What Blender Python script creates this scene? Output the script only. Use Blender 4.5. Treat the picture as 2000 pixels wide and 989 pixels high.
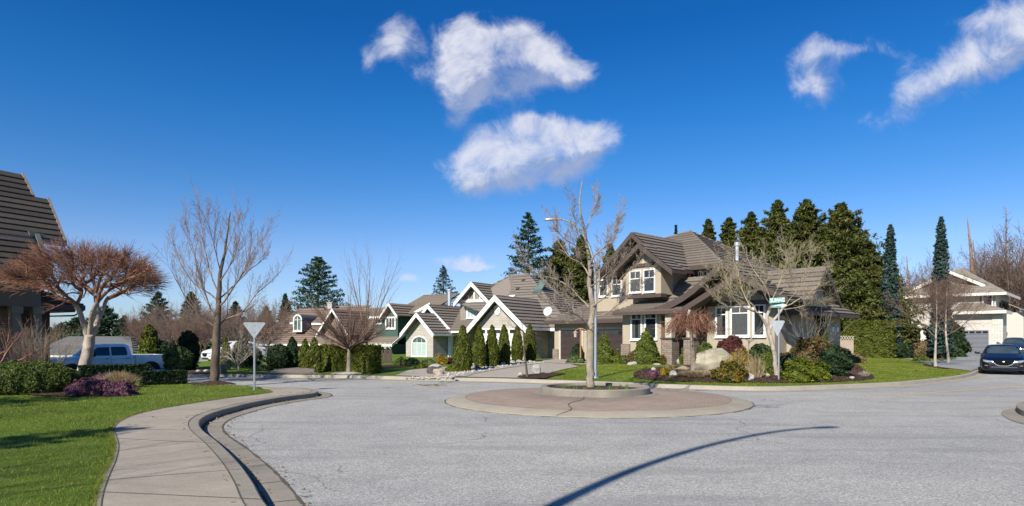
import bpy, bmesh, math, random
import numpy as np
from mathutils import Vector, Matrix
from mathutils.geometry import delaunay_2d_cdt
from mathutils.bvhtree import BVHTree
R = math.radians
scene = bpy.context.scene
col = scene.collection
for o in list(bpy.data.objects): bpy.data.objects.remove(o)

# ---------------------------------------------------------------- camera
F, HZ, EYE = 1250.0, 665.0, 1.65
cd = bpy.data.cameras.new('camera'); cam = bpy.data.objects.new('camera', cd); col.objects.link(cam)
cam.location = (0, 0, EYE); cam.rotation_euler = (R(90), 0, 0)
cd.sensor_width = 36; cd.lens = F/2000*36; cd.shift_y = (HZ-494.5)/2000
cd.clip_start = 0.1; cd.clip_end = 4000
scene.camera = cam
scene.view_settings.view_transform = 'Standard'; scene.view_settings.look = 'None'
scene.view_settings.gamma = 1; scene.view_settings.exposure = 0.55
scene.view_settings.use_curve_mapping = False

# ---------------------------------------------------------------- light
SUN_EL, SUN_HEAD = R(35), R(30)         # shadows run away to the right
world = bpy.data.worlds.new('World'); scene.world = world; world.use_nodes = True
wn, wl = world.node_tree.nodes, world.node_tree.links
wn.clear()
out = wn.new('ShaderNodeOutputWorld'); bg = wn.new('ShaderNodeBackground'); bg.inputs[1].default_value = 0.092
sky = wn.new('ShaderNodeTexSky'); sky.sky_type = 'NISHITA'; sky.sun_disc = False
sky.sun_elevation = SUN_EL
sky.sun_rotation = SUN_HEAD + math.pi
sky.air_density = 1.0; sky.dust_density = 0.25; sky.ozone_density = 3.2; sky.altitude = 300
def wmath(op, a, b=None, c=None, clamp=False):
    n = wn.new('ShaderNodeMath'); n.operation = op; n.use_clamp = clamp
    for i, v in enumerate((a, b, c)):
        if v is None: continue
        if isinstance(v, (int, float)): n.inputs[i].default_value = v
        else: wl.new(v, n.inputs[i])
    return n.outputs[0]
def wvec(op, a, b):
    n = wn.new('ShaderNodeVectorMath'); n.operation = op
    for i, v in enumerate((a, b)):
        if isinstance(v, tuple): n.inputs[i].default_value = v
        else: wl.new(v, n.inputs[i])
    return n.outputs['Value' if op == 'DOT_PRODUCT' else 'Vector']
tc = wn.new('ShaderNodeTexCoord'); sp = wn.new('ShaderNodeSeparateXYZ'); wl.new(tc.outputs['Generated'], sp.inputs[0])
yy = wmath('MAXIMUM', sp.outputs[1], 0.05)
cu = wmath('DIVIDE', sp.outputs[0], yy); cv = wmath('DIVIDE', sp.outputs[2], yy)
cmb = wn.new('ShaderNodeCombineXYZ'); wl.new(cu, cmb.inputs[0]); wl.new(cv, cmb.inputs[1])
def wnoise(scale, detail, rough, off=(0, 0, 0), dist=0.0):
    m = wn.new('ShaderNodeMapping'); m.inputs[1].default_value = off; wl.new(cmb.outputs[0], m.inputs[0])
    n = wn.new('ShaderNodeTexNoise'); n.inputs['Scale'].default_value = scale; n.inputs['Detail'].default_value = detail
    n.inputs['Roughness'].default_value = rough; n.inputs['Distortion'].default_value = dist
    wl.new(m.outputs[0], n.inputs['Vector']); return n
warpn = wnoise(9, 7, 0.62, (3, 1, 0))
wrp = wvec('MULTIPLY', wvec('SUBTRACT', warpn.outputs['Color'], (.5, .5, .5)), (.085, .06, 0))
pos = wvec('ADD', cmb.outputs[0], wrp)
# clouds of the day: centre x, y, half sizes, weight
CL = [(900, 62, 24, 36, .8), (955, 95, 66, 48, 1.05), (1015, 105, 60, 45, .95), (900, 150, 50, 55, 1.1), (885, 200, 30, 40, .8),
      (960, 150, 80, 36, .85), (1070, 140, 75, 38, .85), (1120, 155, 40, 25, .6), (815, 155, 24, 24, .5), (1010, 60, 40, 25, .3),
      (790, 75, 30, 42, .9), (742, 105, 46, 24, .55), (710, 120, 20, 30, .45), (850, 60, 26, 10, .12),
      (770, 240, 50, 18, .36),
      (930, 320, 50, 52, .95), (1000, 320, 70, 48, .8), (1060, 285, 75, 48, 1.05), (1130, 290, 75, 40, .85), (1180, 270, 40, 34, .6),
      (1045, 240, 60, 18, .65), (960, 365, 45, 22, .5), (1075, 345, 60, 20, .45), (1195, 330, 45, 10, .25),
      (900, 512, 58, 17, 1.0), (930, 522, 30, 10, .7), (790, 546, 34, 9, .9), (850, 575, 60, 10, .45), (1010, 560, 60, 25, .45),
      (1600, 130, 60, 45, .85), (1660, 100, 80, 22, .65), (1585, 175, 38, 28, .6), (1735, 240, 65, 26, .6), (1760, 190, 40, 30, .5),
      (1835, 170, 65, 42, .8), (1920, 115, 90, 45, .9), (2000, 65, 90, 48, 1.0), (2090, 20, 90, 50, .9), (1870, 40, 90, 22, .5), (1760, 470, 30, 8, .5)]
def blobsum(pos):
  tot = None
  for (x, y, a, b, w) in CL:
    c0 = ((x-1000)/F, (HZ-y)/F, 0)
    q = wvec('MULTIPLY', wvec('SUBTRACT', pos, c0), (F/a, F/b, 0))
    e = wmath('MULTIPLY', wmath('EXPONENT', wmath('MULTIPLY', wvec('DOT_PRODUCT', q, q), -0.72)), w)
    tot = e if tot is None else wmath('ADD', tot, e)
  return tot
tot = blobsum(pos)
totu = blobsum(wvec('ADD', pos, (-.004, .020, 0)))
n1 = wnoise(13, 10, 0.66, (0, 0, 0), .5)
n2 = wnoise(5, 3, 0.5, (7, 2, 0))
body = wmath('MULTIPLY_ADD', wmath('SUBTRACT', n1.outputs[0], 0.5), 2.0, wmath('MINIMUM', tot, 1.12))
def wramp(v, lo, hi):
    n = wn.new('ShaderNodeMapRange'); n.interpolation_type = 'SMOOTHSTEP'
    wl.new(v, n.inputs[0]); n.inputs[1].default_value = lo; n.inputs[2].default_value = hi; return n.outputs[0]
mask = wmath('MULTIPLY', wramp(body, .36, 1.5), wramp(tot, .1, .5))
mask = wmath('MULTIPLY', mask, 0.96)
hs = wn.new('ShaderNodeHueSaturation'); hs.inputs['Saturation'].default_value = 1.28; hs.inputs['Value'].default_value = 1.0; wl.new(sky.outputs[0], hs.inputs['Color'])
# deep, clear late-winter blue: tint by height above the horizon
tr_ = wn.new('ShaderNodeValToRGB'); wl.new(sp.outputs[2], tr_.inputs[0])
ST = [(0, (.58, .68, 1.0)), (.06, (.74, .77, 1.0)), (.132, (.94, .845, 1.0)), (.228, (.60, .785, .98)), (.326, (.32, .735, .99)), (.437, (.16, .62, .93)), (.62, (.25, .65, .9)), (.85, (.6, .85, .98))]
el_ = tr_.color_ramp.elements
while len(el_) < len(ST): el_.new(.5)
for i_, (p_, c_) in enumerate(ST): el_[i_].position = p_; el_[i_].color = (*c_, 1)
gr = wn.new('ShaderNodeVectorMath'); gr.operation = 'MULTIPLY'; wl.new(hs.outputs[0], gr.inputs[0]); wl.new(tr_.outputs[0], gr.inputs[1])
ccol = wn.new('ShaderNodeMix'); ccol.data_type = 'RGBA'
ccol.inputs['A'].default_value = (2.7, 3.2, 4.7, 1); ccol.inputs['B'].default_value = (5.9, 6.0, 6.7, 1)
lit_ = wmath('ADD', wmath('MULTIPLY', wmath('SUBTRACT', tot, totu), 2.6), wmath('MULTIPLY_ADD', wmath('SUBTRACT', n1.outputs[0], .5), 2.2, wmath('MULTIPLY', body, .35)))
wl.new(wramp(lit_, -.45, .95), ccol.inputs['Factor'])
mx = wn.new('ShaderNodeMix'); mx.data_type = 'RGBA'
wl.new(mask, mx.inputs['Factor']); wl.new(gr.outputs[0], mx.inputs['A']); wl.new(ccol.outputs['Result'], mx.inputs['B'])
wl.new(mx.outputs['Result'], bg.inputs[0]); wl.new(bg.outputs[0], out.inputs[0])
world.cycles.sampling_method = 'MANUAL'; world.cycles.sample_map_resolution = 512

sd = bpy.data.lights.new('sun', 'SUN'); sun = bpy.data.objects.new('sun', sd); col.objects.link(sun)
sd.energy = 5.0; sd.angle = R(0.55); sd.color = (1, .95, .85)
sdir = Vector((math.sin(SUN_HEAD)*math.cos(SUN_EL), math.cos(SUN_HEAD)*math.cos(SUN_EL), -math.sin(SUN_EL)))
sun.rotation_euler = sdir.to_track_quat('-Z', 'Y').to_euler(); sun.location = (-20, -30, 40)

# ---------------------------------------------------------------- projection helpers (photo measurements -> metres)
def PX(px, d): return (px-1000)/F*d
def PZ(py, d): return EYE-(py-HZ)*d/F
def G(px, py, z=0.0):
    d = F*(EYE-z)/(py-HZ); return (PX(px, d), d)
def W(px, py, d): return Vector((PX(px, d), d, PZ(py, d)))

# far kerb line (foot of the kerb face)
KERB_PX = [(-420, 731), (0, 733), (300, 736), (520, 738), (700, 740), (840, 744), (960, 746), (1040, 748.5), (1170, 753), (1335, 760),
           (1430, 763), (1500, 764), (1580, 762), (1700, 757), (1770, 753), (1860, 743), (1900, 735), (1917, 728)]
KERB = [G(*p) for p in KERB_PX] + [(28.5, 37), (36, 43), (60, 60), (95, 88)]
KA = np.array(KERB)
def kdist(x, y):
    p = np.stack([np.asarray(x, float), np.asarray(y, float)], -1)[..., None, :]
    a, b = KA[:-1], KA[1:]; ab = b-a
    t = np.clip(((p-a)*ab).sum(-1)/(ab*ab).sum(-1), 0, 1)
    q = a+ab*t[..., None]
    return np.sqrt(((p-q)**2).sum(-1)).min(-1)
def terr(x, y):                      # ground beyond the far kerb
    d = kdist(x, y)
    return 0.135-1.25*np.exp(-((np.asarray(x)+25.7)/7)**2-((np.asarray(y)-55)/8)**2)-.62*np.exp(-((np.asarray(x)+23.5)/6)**2-((np.asarray(y)-36)/4.5)**2)+0.26*(1-np.exp(-d/5.5)) + 0.03*np.sin(np.asarray(x)*.35)*np.sin(np.asarray(y)*.3)*np.clip(d/5, 0, 1)
def T(px, py):                       # photo point on that ground
    z = .2
    for _ in range(12): x, y = G(px, py, z); z = .5*z+.5*float(terr(x, y))
    return (x, y, float(terr(x, y)))
def NZ(x, y): return 0.13
def N(px, py): x, y = G(px, py, .13); return (x, y, .13)

# ---------------------------------------------------------------- object helpers
def tag(o, label=None, cat=None, group=None, kind=None):
    if label: o['label'] = label
    if cat: o['category'] = cat
    if group: o['group'] = group
    if kind: o['kind'] = kind
    return o
def thing(name, label, cat, loc, rz=0.0, group=None):
    o = bpy.data.objects.new(name, None); col.objects.link(o); o.empty_display_size = .3
    o.location = loc; o.rotation_euler = (0, 0, rz)
    return tag(o, label, cat, group)
def dup(root, loc=None, rz=None, scale=None, label=None, group=None):
    def cp(o, par):
        c = o.copy(); col.objects.link(c); c.parent = par
        for ch in kids.get(o, ()): cp(ch, c)
        return c
    kids = {}
    for o in col.objects:
        if o.parent: kids.setdefault(o.parent, []).append(o)
    r = cp(root, None)
    if loc is not None: r.location = loc
    if rz is not None: r.rotation_euler = (0, 0, rz)
    if scale is not None: r.scale = scale if hasattr(scale, '__len__') else (scale,)*3
    if label: r['label'] = label
    if group: r['group'] = group
    return r
def np_mesh(name, V, Fs, mat, parent=None, smooth=False):
    """V (n,3) world or local; Fs list of int arrays (m,k)"""
    me = bpy.data.meshes.new(name)
    V = np.asarray(V, np.float32)
    me.vertices.add(len(V)); me.vertices.foreach_set('co', V.ravel())
    Fs = [np.asarray(f, np.int32) for f in Fs if len(f)]
    nl = sum(f.size for f in Fs); nf = sum(len(f) for f in Fs)
    me.loops.add(nl); me.polygons.add(nf)
    me.loops.foreach_set('vertex_index', np.concatenate([f.ravel() for f in Fs]))
    tot = np.concatenate([np.full(len(f), f.shape[1], np.int32) for f in Fs])
    st = np.concatenate([[0], np.cumsum(tot)[:-1]]).astype(np.int32)
    me.polygons.foreach_set('loop_start', st)
    me.polygons.foreach_set('use_smooth', np.full(nf, smooth))
    me.update(calc_edges=True); me.validate()
    me.materials.append(mat)
    o = bpy.data.objects.new(name, me); col.objects.link(o)
    if parent: o.parent = parent
    return o
class MB:
    def __init__(s): s.v = []; s.f = []
    def add(s, vs, fs):
        n = len(s.v); s.v += [tuple(v) for v in vs]; s.f += [tuple(i+n for i in f) for f in fs]; return s
    def box(s, x0, x1, y0, y1, z0, z1):
        return s.add([(x0,y0,z0),(x1,y0,z0),(x1,y1,z0),(x0,y1,z0),(x0,y0,z1),(x1,y0,z1),(x1,y1,z1),(x0,y1,z1)],
                     [(0,3,2,1),(4,5,6,7),(0,1,5,4),(1,2,6,5),(2,3,7,6),(3,0,4,7)])
    def cbox(s, c, sz, M=None):
        vs = [Vector((i*sz[0]/2, j*sz[1]/2, k*sz[2]/2)) for k in (-1,1) for (i,j) in ((-1,-1),(1,-1),(1,1),(-1,1))]
        if M: vs = [M @ v for v in vs]
        return s.add([v+Vector(c) for v in vs], [(0,3,2,1),(4,5,6,7),(0,1,5,4),(1,2,6,5),(2,3,7,6),(3,0,4,7)])
    def prism(s, pts, ext):
        pts = [Vector(p) for p in pts]; e = Vector(ext); n = len(pts)
        s.add(pts+[p+e for p in pts], [tuple(range(n)), tuple(range(2*n-1, n-1, -1))]+[(i, i+n, (i+1)%n+n, (i+1)%n) for i in range(n)])
        return s
    def tube(s, pts, rad, n=8, cap=True):
        pts = [Vector(p) for p in pts]
        if not hasattr(rad, '__len__'): rad = [rad]*len(pts)
        k0 = len(s.v); t0 = (pts[1]-pts[0]).normalized()
        a = t0.orthogonal().normalized()
        for i, p in enumerate(pts):
            t = (pts[min(i+1, len(pts)-1)]-pts[max(i-1, 0)]).normalized()
            a = (a-t*a.dot(t)).normalized(); b = t.cross(a)
            for j in range(n):
                th = 2*math.pi*j/n; s.v.append(tuple(p+(a*math.cos(th)+b*math.sin(th))*rad[i]))
        for i in range(len(pts)-1):
            for j in range(n):
                s.f.append((k0+i*n+j, k0+i*n+(j+1)%n, k0+(i+1)*n+(j+1)%n, k0+(i+1)*n+j))
        if cap:
            s.f.append(tuple(k0+j for j in range(n-1, -1, -1))); s.f.append(tuple(k0+(len(pts)-1)*n+j for j in range(n)))
        return s
    def lathe(s, prof, c=(0,0,0), n=24, close=False):
        k0 = len(s.v)
        for (r, z) in prof:
            for j in range(n):
                th = 2*math.pi*j/n; s.v.append((c[0]+r*math.cos(th), c[1]+r*math.sin(th), c[2]+z))
        m = len(prof)
        for i in range(m-1):
            for j in range(n): s.f.append((k0+i*n+j, k0+i*n+(j+1)%n, k0+(i+1)*n+(j+1)%n, k0+(i+1)*n+j))
        return s
    def build(s, name, mat, parent=None, smooth=False, bevel=0, world=False, subd=0):
        me = bpy.data.meshes.new(name)
        vs = s.v
        if world and parent is not None:
            L = parent.matrix_basis.inverted()
            L = (Matrix.Translation(root_loc(parent))).inverted()
            vs = [L @ Vector(v) for v in vs]
        me.from_pydata(vs, [], s.f); me.materials.append(mat)
        bm = bmesh.new(); bm.from_mesh(me); bmesh.ops.recalc_face_normals(bm, faces=bm.faces)
        if bevel: bmesh.ops.bevel(bm, geom=bm.edges[:], offset=bevel, segments=2, affect='EDGES', profile=.6, clamp_overlap=True)
        bm.to_mesh(me); bm.free()
        if smooth:
            for p in me.polygons: p.use_smooth = True
        o = bpy.data.objects.new(name, me); col.objects.link(o)
        if smooth and smooth != 'full':
            me.set_sharp_from_angle(angle=R(40))
        if subd:
            m = o.modifiers.new('sub', 'SUBSURF'); m.levels = m.render_levels = subd
        if parent is not None: o.parent = parent
        return o
def root_loc(o):
    v = Vector((0, 0, 0))
    while o is not None: v += o.location; o = o.parent
    return v

# ---------------------------------------------------------------- materials
_mc = {}
def nodemat(name):
    m = bpy.data.materials.new(name); m.use_nodes = True
    nt = m.node_tree; b = nt.nodes['Principled BSDF']; return m, nt, b
def ND(nt, t, **kw):
    n = nt.nodes.new(t)
    for k, v in kw.items():
        if isinstance(k, str) and hasattr(n, k): setattr(n, k, v)
        else: n.inputs[k].default_value = v
    return n
def coords(nt, kind='Object'):
    return nt.nodes.new('ShaderNodeTexCoord').outputs[kind]
def noise(nt, vec, scale, detail=3, rough=.5):
    n = nt.nodes.new('ShaderNodeTexNoise'); n.inputs['Scale'].default_value = scale; n.inputs['Detail'].default_value = detail
    n.inputs['Roughness'].default_value = rough
    if vec is not None: nt.links.new(vec, n.inputs['Vector'])
    return n.outputs[0]
def ramp(nt, fac, stops):
    n = nt.nodes.new('ShaderNodeValToRGB'); e = n.color_ramp.elements
    while len(e) < len(stops): e.new(.5)
    for i, (p, c) in enumerate(stops): e[i].position = p; e[i].color = (*c, 1) if len(c) == 3 else c
    nt.links.new(fac, n.inputs[0]); return n.outputs[0]
def mixc(nt, fac, a, b, mode='MIX'):
    n = nt.nodes.new('ShaderNodeMix'); n.data_type = 'RGBA'; n.blend_type = mode
    for k, v in (('Factor', fac), ('A', a), ('B', b)):
        i = n.inputs[k] if k == 'Factor' else [s for s in n.inputs if s.name == k and s.type == 'RGBA'][0]
        if k == 'Factor': i = n.inputs[0]
        if isinstance(v, (int, float)): i.default_value = v
        elif isinstance(v, tuple): i.default_value = (*v, 1) if len(v) == 3 else v
        else: nt.links.new(v, i)
    return [s for s in n.outputs if s.type == 'RGBA'][0]
def bump(nt, b, h, strength=.3, dist=.02):
    n = nt.nodes.new('ShaderNodeBump'); n.inputs['Strength'].default_value = strength; n.inputs['Distance'].default_value = dist
    nt.links.new(h, n.inputs['Height']); nt.links.new(n.outputs[0], b.inputs['Normal'])
def flat(name, c, rough=.6, metal=0, var=.12, scale=3, bmp=0, spec=.4, coat=0):
    if name in _mc: return _mc[name]
    m, nt, b = nodemat(name); v = coords(nt)
    n = noise(nt, v, scale, 6, .65)
    lo = tuple(x*(1-var) for x in c); hi = tuple(min(1, x*(1+var)) for x in c)
    nt.links.new(ramp(nt, n, [(.3, lo), (.7, hi)]), b.inputs['Base Color'])
    b.inputs['Roughness'].default_value = rough; b.inputs['Metallic'].default_value = metal
    b.inputs['Specular IOR Level'].default_value = spec
    if coat: b.inputs['Coat Weight'].default_value = coat; b.inputs['Coat Roughness'].default_value = .04
    if bmp: bump(nt, b, noise(nt, v, scale*25, 3), bmp, .01)
    _mc[name] = m; return m
def leafm(name, cols, clump=1.2, trans=.22, rough=.55):
    """foliage: colour varies per leaf and per clump"""
    if name in _mc: return _mc[name]
    m, nt, b = nodemat(name)
    g = nt.nodes.new('ShaderNodeNewGeometry')
    stops = [(i/(len(cols)-1)*.9+.05, c) for i, c in enumerate(cols)]
    c1 = ramp(nt, g.outputs['Random Per Island'], stops)
    n = noise(nt, coords(nt), clump, 3, .6)
    c2 = ramp(nt, n, [(.33, cols[0]), (.5, cols[len(cols)//2]), (.68, cols[-1])])
    c = mixc(nt, .5, c1, c2)
    nt.links.new(c, b.inputs['Base Color']); b.inputs['Roughness'].default_value = rough
    b.inputs['Specular IOR Level'].default_value = .25
    if trans:
        tr = nt.nodes.new('ShaderNodeBsdfTranslucent'); nt.links.new(c, tr.inputs[0])
        ms = nt.nodes.new('ShaderNodeMixShader'); ms.inputs[0].default_value = trans
        o = [n for n in nt.nodes if n.type == 'OUTPUT_MATERIAL'][0]
        nt.links.new(b.outputs[0], ms.inputs[1]); nt.links.new(tr.outputs[0], ms.inputs[2]); nt.links.new(ms.outputs[0], o.inputs[0])
    _mc[name] = m; return m
def barkm(name, c1, c2, c3=None, scale=6):
    if name in _mc: return _mc[name]
    m, nt, b = nodemat(name); v = coords(nt)
    mp = nt.nodes.new('ShaderNodeMapping'); mp.inputs['Scale'].default_value = (1, 1, .35); nt.links.new(v, mp.inputs[0])
    n = noise(nt, mp.outputs[0], scale, 7, .7)
    c = ramp(nt, n, [(.3, c1), (.62, c2)])
    if c3: c = mixc(nt, ramp(nt, noise(nt, v, 2.3, 3), [(.52, (0,0,0)), (.66, (1,1,1))]), c, c3)
    nt.links.new(c, b.inputs['Base Color']); b.inputs['Roughness'].default_value = .85; b.inputs['Specular IOR Level'].default_value = .15
    bump(nt, b, noise(nt, mp.outputs[0], scale*5, 4), .5, .02)
    _mc[name] = m; return m
def tilem(name, c1, c2, moss=None):
    if name in _mc: return _mc[name]
    m, nt, b = nodemat(name); v = coords(nt)
    c = ramp(nt, noise(nt, v, 6, 8, .75), [(.3, c1), (.7, c2)])
    g = nt.nodes.new('ShaderNodeNewGeometry')
    c = mixc(nt, .35, c, ramp(nt, g.outputs['Random Per Island'], [(0, tuple(x*.82 for x in c1)), (1, tuple(x*1.15 for x in c2))]))
    if moss: c = mixc(nt, ramp(nt, noise(nt, v, .8, 6, .7), [(.55, (0,0,0)), (.75, (.8,.8,.8))]), c, moss)
    nt.links.new(c, b.inputs['Base Color']); b.inputs['Roughness'].default_value = .88; b.inputs['Specular IOR Level'].default_value = .2
    bump(nt, b, noise(nt, v, 30, 4), .5, .012)
    _mc[name] = m; return m
def brickm(name, c1, c2, mortar, bw=.25, bh=.07, ms=.008, rough=.85, off=.5):
    if name in _mc: return _mc[name]
    m, nt, b = nodemat(name); v = coords(nt)
    s = nt.nodes.new('ShaderNodeSeparateXYZ'); nt.links.new(v, s.inputs[0])
    ad = nt.nodes.new('ShaderNodeMath'); nt.links.new(s.outputs[0], ad.inputs[0]); nt.links.new(s.outputs[1], ad.inputs[1])
    cb = nt.nodes.new('ShaderNodeCombineXYZ'); nt.links.new(ad.outputs[0], cb.inputs[0]); nt.links.new(s.outputs[2], cb.inputs[1])
    t = nt.nodes.new('ShaderNodeTexBrick'); nt.links.new(cb.outputs[0], t.inputs['Vector'])
    t.inputs['Color1'].default_value = (*c1, 1); t.inputs['Color2'].default_value = (*c2, 1); t.inputs['Mortar'].default_value = (*mortar, 1)
    t.inputs['Scale'].default_value = 1; t.inputs['Brick Width'].default_value = bw; t.inputs['Row Height'].default_value = bh
    t.inputs['Mortar Size'].default_value = ms; t.inputs['Bias'].default_value = 0; t.offset = off
    c = mixc(nt, .35, t.outputs[0], ramp(nt, noise(nt, v, 5, 6, .7), [(.3, tuple(x*.7 for x in c1)), (.7, c2)]))
    nt.links.new(c, b.inputs['Base Color']); b.inputs['Roughness'].default_value = rough; b.inputs['Specular IOR Level'].default_value = .2
    iv = nt.nodes.new('ShaderNodeMath'); iv.operation = 'SUBTRACT'; iv.inputs[0].default_value = 1; nt.links.new(t.outputs['Fac'], iv.inputs[1])
    bump(nt, b, iv.outputs[0], .6, .02)
    _mc[name] = m; return m
def glassm(name, c=(.03, .035, .04), rough=.03):
    if name in _mc: return _mc[name]
    m, nt, b = nodemat(name)
    n = noise(nt, coords(nt), 1.1, 2)
    nt.links.new(ramp(nt, n, [(.35, tuple(x*.6 for x in c)), (.65, tuple(x*1.3 for x in c))]), b.inputs['Base Color'])
    b.inputs['Roughness'].default_value = rough; b.inputs['Specular IOR Level'].default_value = .8
    _mc[name] = m; return m
# ================================================================ SETTING: ground, road, pavements
def smoothline(P, k=6, closed=False):
    P = [Vector((*p, 0)) if len(p) == 2 else Vector(p) for p in P]; n = len(P); o = []
    for i in range(n if closed else n-1):
        if closed: a, b, c, d = P[i-1], P[i], P[(i+1) % n], P[(i+2) % n]
        else: a, b, c, d = P[max(i-1, 0)], P[i], P[i+1], P[min(i+2, n-1)]
        for j in range(k):
            t = j/k
            o.append(.5*((2*b)+(c-a)*t+(2*a-5*b+4*c-d)*t*t+(3*b-a-3*c+d)*t**3))
    if not closed: o.append(P[-1])
    return o
def offs(P, w):
    o = []
    for i, p in enumerate(P):
        t = (P[min(i+1, len(P)-1)]-P[max(i-1, 0)]); t.z = 0; t.normalize()
        o.append(p+Vector((-t.y, t.x, 0))*w)
    return o
def sweep(P, prof, zf=None):
    """prof: (offset to the left of the line, z) pairs"""
    mb = MB(); rows = [[q+Vector((0, 0, z)) for q in offs(P, w)] for (w, z) in prof]
    n = len(P)
    vs = [v for r in rows for v in r]
    mb.add(vs, [(r*n+i, r*n+i+1, (r+1)*n+i+1, (r+1)*n+i) for r in range(len(prof)-1) for i in range(n-1)])
    return mb
def inside(poly, X, Y):
    x = np.asarray(X); y = np.asarray(Y); c = np.zeros(x.shape, bool); n = len(poly)
    for i in range(n):
        (x1, y1), (x2, y2) = poly[i][:2], poly[i-1][:2]
        if y1 == y2: continue
        c ^= ((y1 > y) != (y2 > y)) & (x < (x2-x1)*(y-y1)/(y2-y1)+x1)
    return c
def sheet(name, poly, zf, mat, dz=0, res=1.0, kind='structure', parent=None, extra=None):
    poly = [Vector((p[0], p[1])) for p in poly]
    bd = []
    for i, p in enumerate(poly):
        q = poly[(i+1) % len(poly)]; n = max(1, int((q-p).length/res/1.2))
        bd += [p.lerp(q, j/n) for j in range(n)]
    xs = [p.x for p in bd]; ys = [p.y for p in bd]
    if res:
        gx, gy = np.meshgrid(np.arange(min(xs), max(xs), res), np.arange(min(ys), max(ys), res))
        gx = gx.ravel(); gy = gy.ravel()
        m = inside([tuple(p) for p in bd], gx, gy); pts = [Vector((a, b)) for a, b in zip(gx[m], gy[m])]
    else: pts = []
    n = len(bd)
    v, e, f, *_ = delaunay_2d_cdt(bd+pts, [(i, (i+1) % n) for i in range(n)], [list(range(n))], 1, 1e-5)
    X = np.array([p.x for p in v]); Y = np.array([p.y for p in v])
    Z = (zf(X, Y) if callable(zf) else np.full(len(X), zf))+dz
    me = bpy.data.meshes.new(name)
    me.from_pydata([tuple(q) for q in np.stack([X, Y, Z], 1)], [], [tuple(q) for q in f]); me.materials.append(mat)
    bm = bmesh.new(); bm.from_mesh(me)
    for q in bm.faces:
        if q.normal.z < 0: q.normal_flip()
        q.smooth = True
    bm.to_mesh(me); bm.free()
    o = bpy.data.objects.new(name, me); col.objects.link(o)
    if kind: o['kind'] = kind
    if parent: o.parent = parent
    return o

# --- materials of the ground
def asphalt():
    m, nt, b = nodemat('asphalt'); v = coords(nt)
    fine = noise(nt, v, 55, 3, .8)
    vo = nt.nodes.new('ShaderNodeTexVoronoi'); vo.inputs['Scale'].default_value = 62; nt.links.new(v, vo.inputs['Vector'])
    sepc = nt.nodes.new('ShaderNodeSeparateColor'); nt.links.new(vo.outputs['Color'], sepc.inputs[0])
    c = ramp(nt, sepc.outputs[0], [(0, (.15, .142, .13)), (.3, (.30, .283, .255)), (.75, (.42, .40, .36)), (1, (.66, .63, .57))])
    c = mixc(nt, .4, c, ramp(nt, fine, [(.3, (.15, .145, .135)), (.7, (.5, .48, .45))]))
    mid = noise(nt, v, 1.3, 6, .7)
    c = mixc(nt, 1.0, c, ramp(nt, mid, [(.25, (.86, .86, .87)), (.55, (1, 1, 1)), (.8, (1.07, 1.07, 1.06))]), 'MULTIPLY')
    big = noise(nt, v, .16, 4, .6)
    c = mixc(nt, 1.0, c, ramp(nt, big, [(.3, (.86, .87, .9)), (.7, (1.08, 1.07, 1.05))]), 'MULTIPLY')
    st = noise(nt, v, .55, 3, .5)
    c = mixc(nt, ramp(nt, st, [(.62, (0, 0, 0)), (.8, (.22, .22, .22))]), c, (.24, .2, .15))
    mp = nt.nodes.new('ShaderNodeMapping'); mp.inputs['Rotation'].default_value = (0, 0, .5); mp.inputs['Scale'].default_value = (.22, 1.6, 1); nt.links.new(v, mp.inputs[0])
    tr = noise(nt, mp.outputs[0], .9, 5, .6)
    c = mixc(nt, ramp(nt, tr, [(.52, (0, 0, 0)), (.68, (.38, .38, .38))]), c, (.17, .168, .165))
    v2 = nt.nodes.new('ShaderNodeTexVoronoi'); v2.feature = 'DISTANCE_TO_EDGE'; v2.inputs['Scale'].default_value = .16
    wv = nt.nodes.new('ShaderNodeVectorMath'); wv.operation = 'ADD'; nt.links.new(v, wv.inputs[0])
    nn = nt.nodes.new('ShaderNodeTexNoise'); nn.inputs['Scale'].default_value = .9; nn.inputs['Detail'].default_value = 8; nt.links.new(v, nn.inputs[0]); nt.links.new(nn.outputs[1], wv.inputs[1])
    nt.links.new(wv.outputs[0], v2.inputs['Vector'])
    ck = ramp(nt, v2.outputs[0], [(0, (1, 1, 1)), (.002, (0, 0, 0))])
    gate = ramp(nt, noise(nt, v, .35, 2), [(.46, (0, 0, 0)), (.56, (.6, .6, .6))])
    c = mixc(nt, mixc(nt, 1.0, ck, gate, 'MULTIPLY'), c, (.05, .05, .05))
    nt.links.new(c, b.inputs['Base Color']); b.inputs['Roughness'].default_value = .9; b.inputs['Specular IOR Level'].default_value = .2
    bump(nt, b, sepc.outputs[1], .55, .006)
    return m
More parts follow.
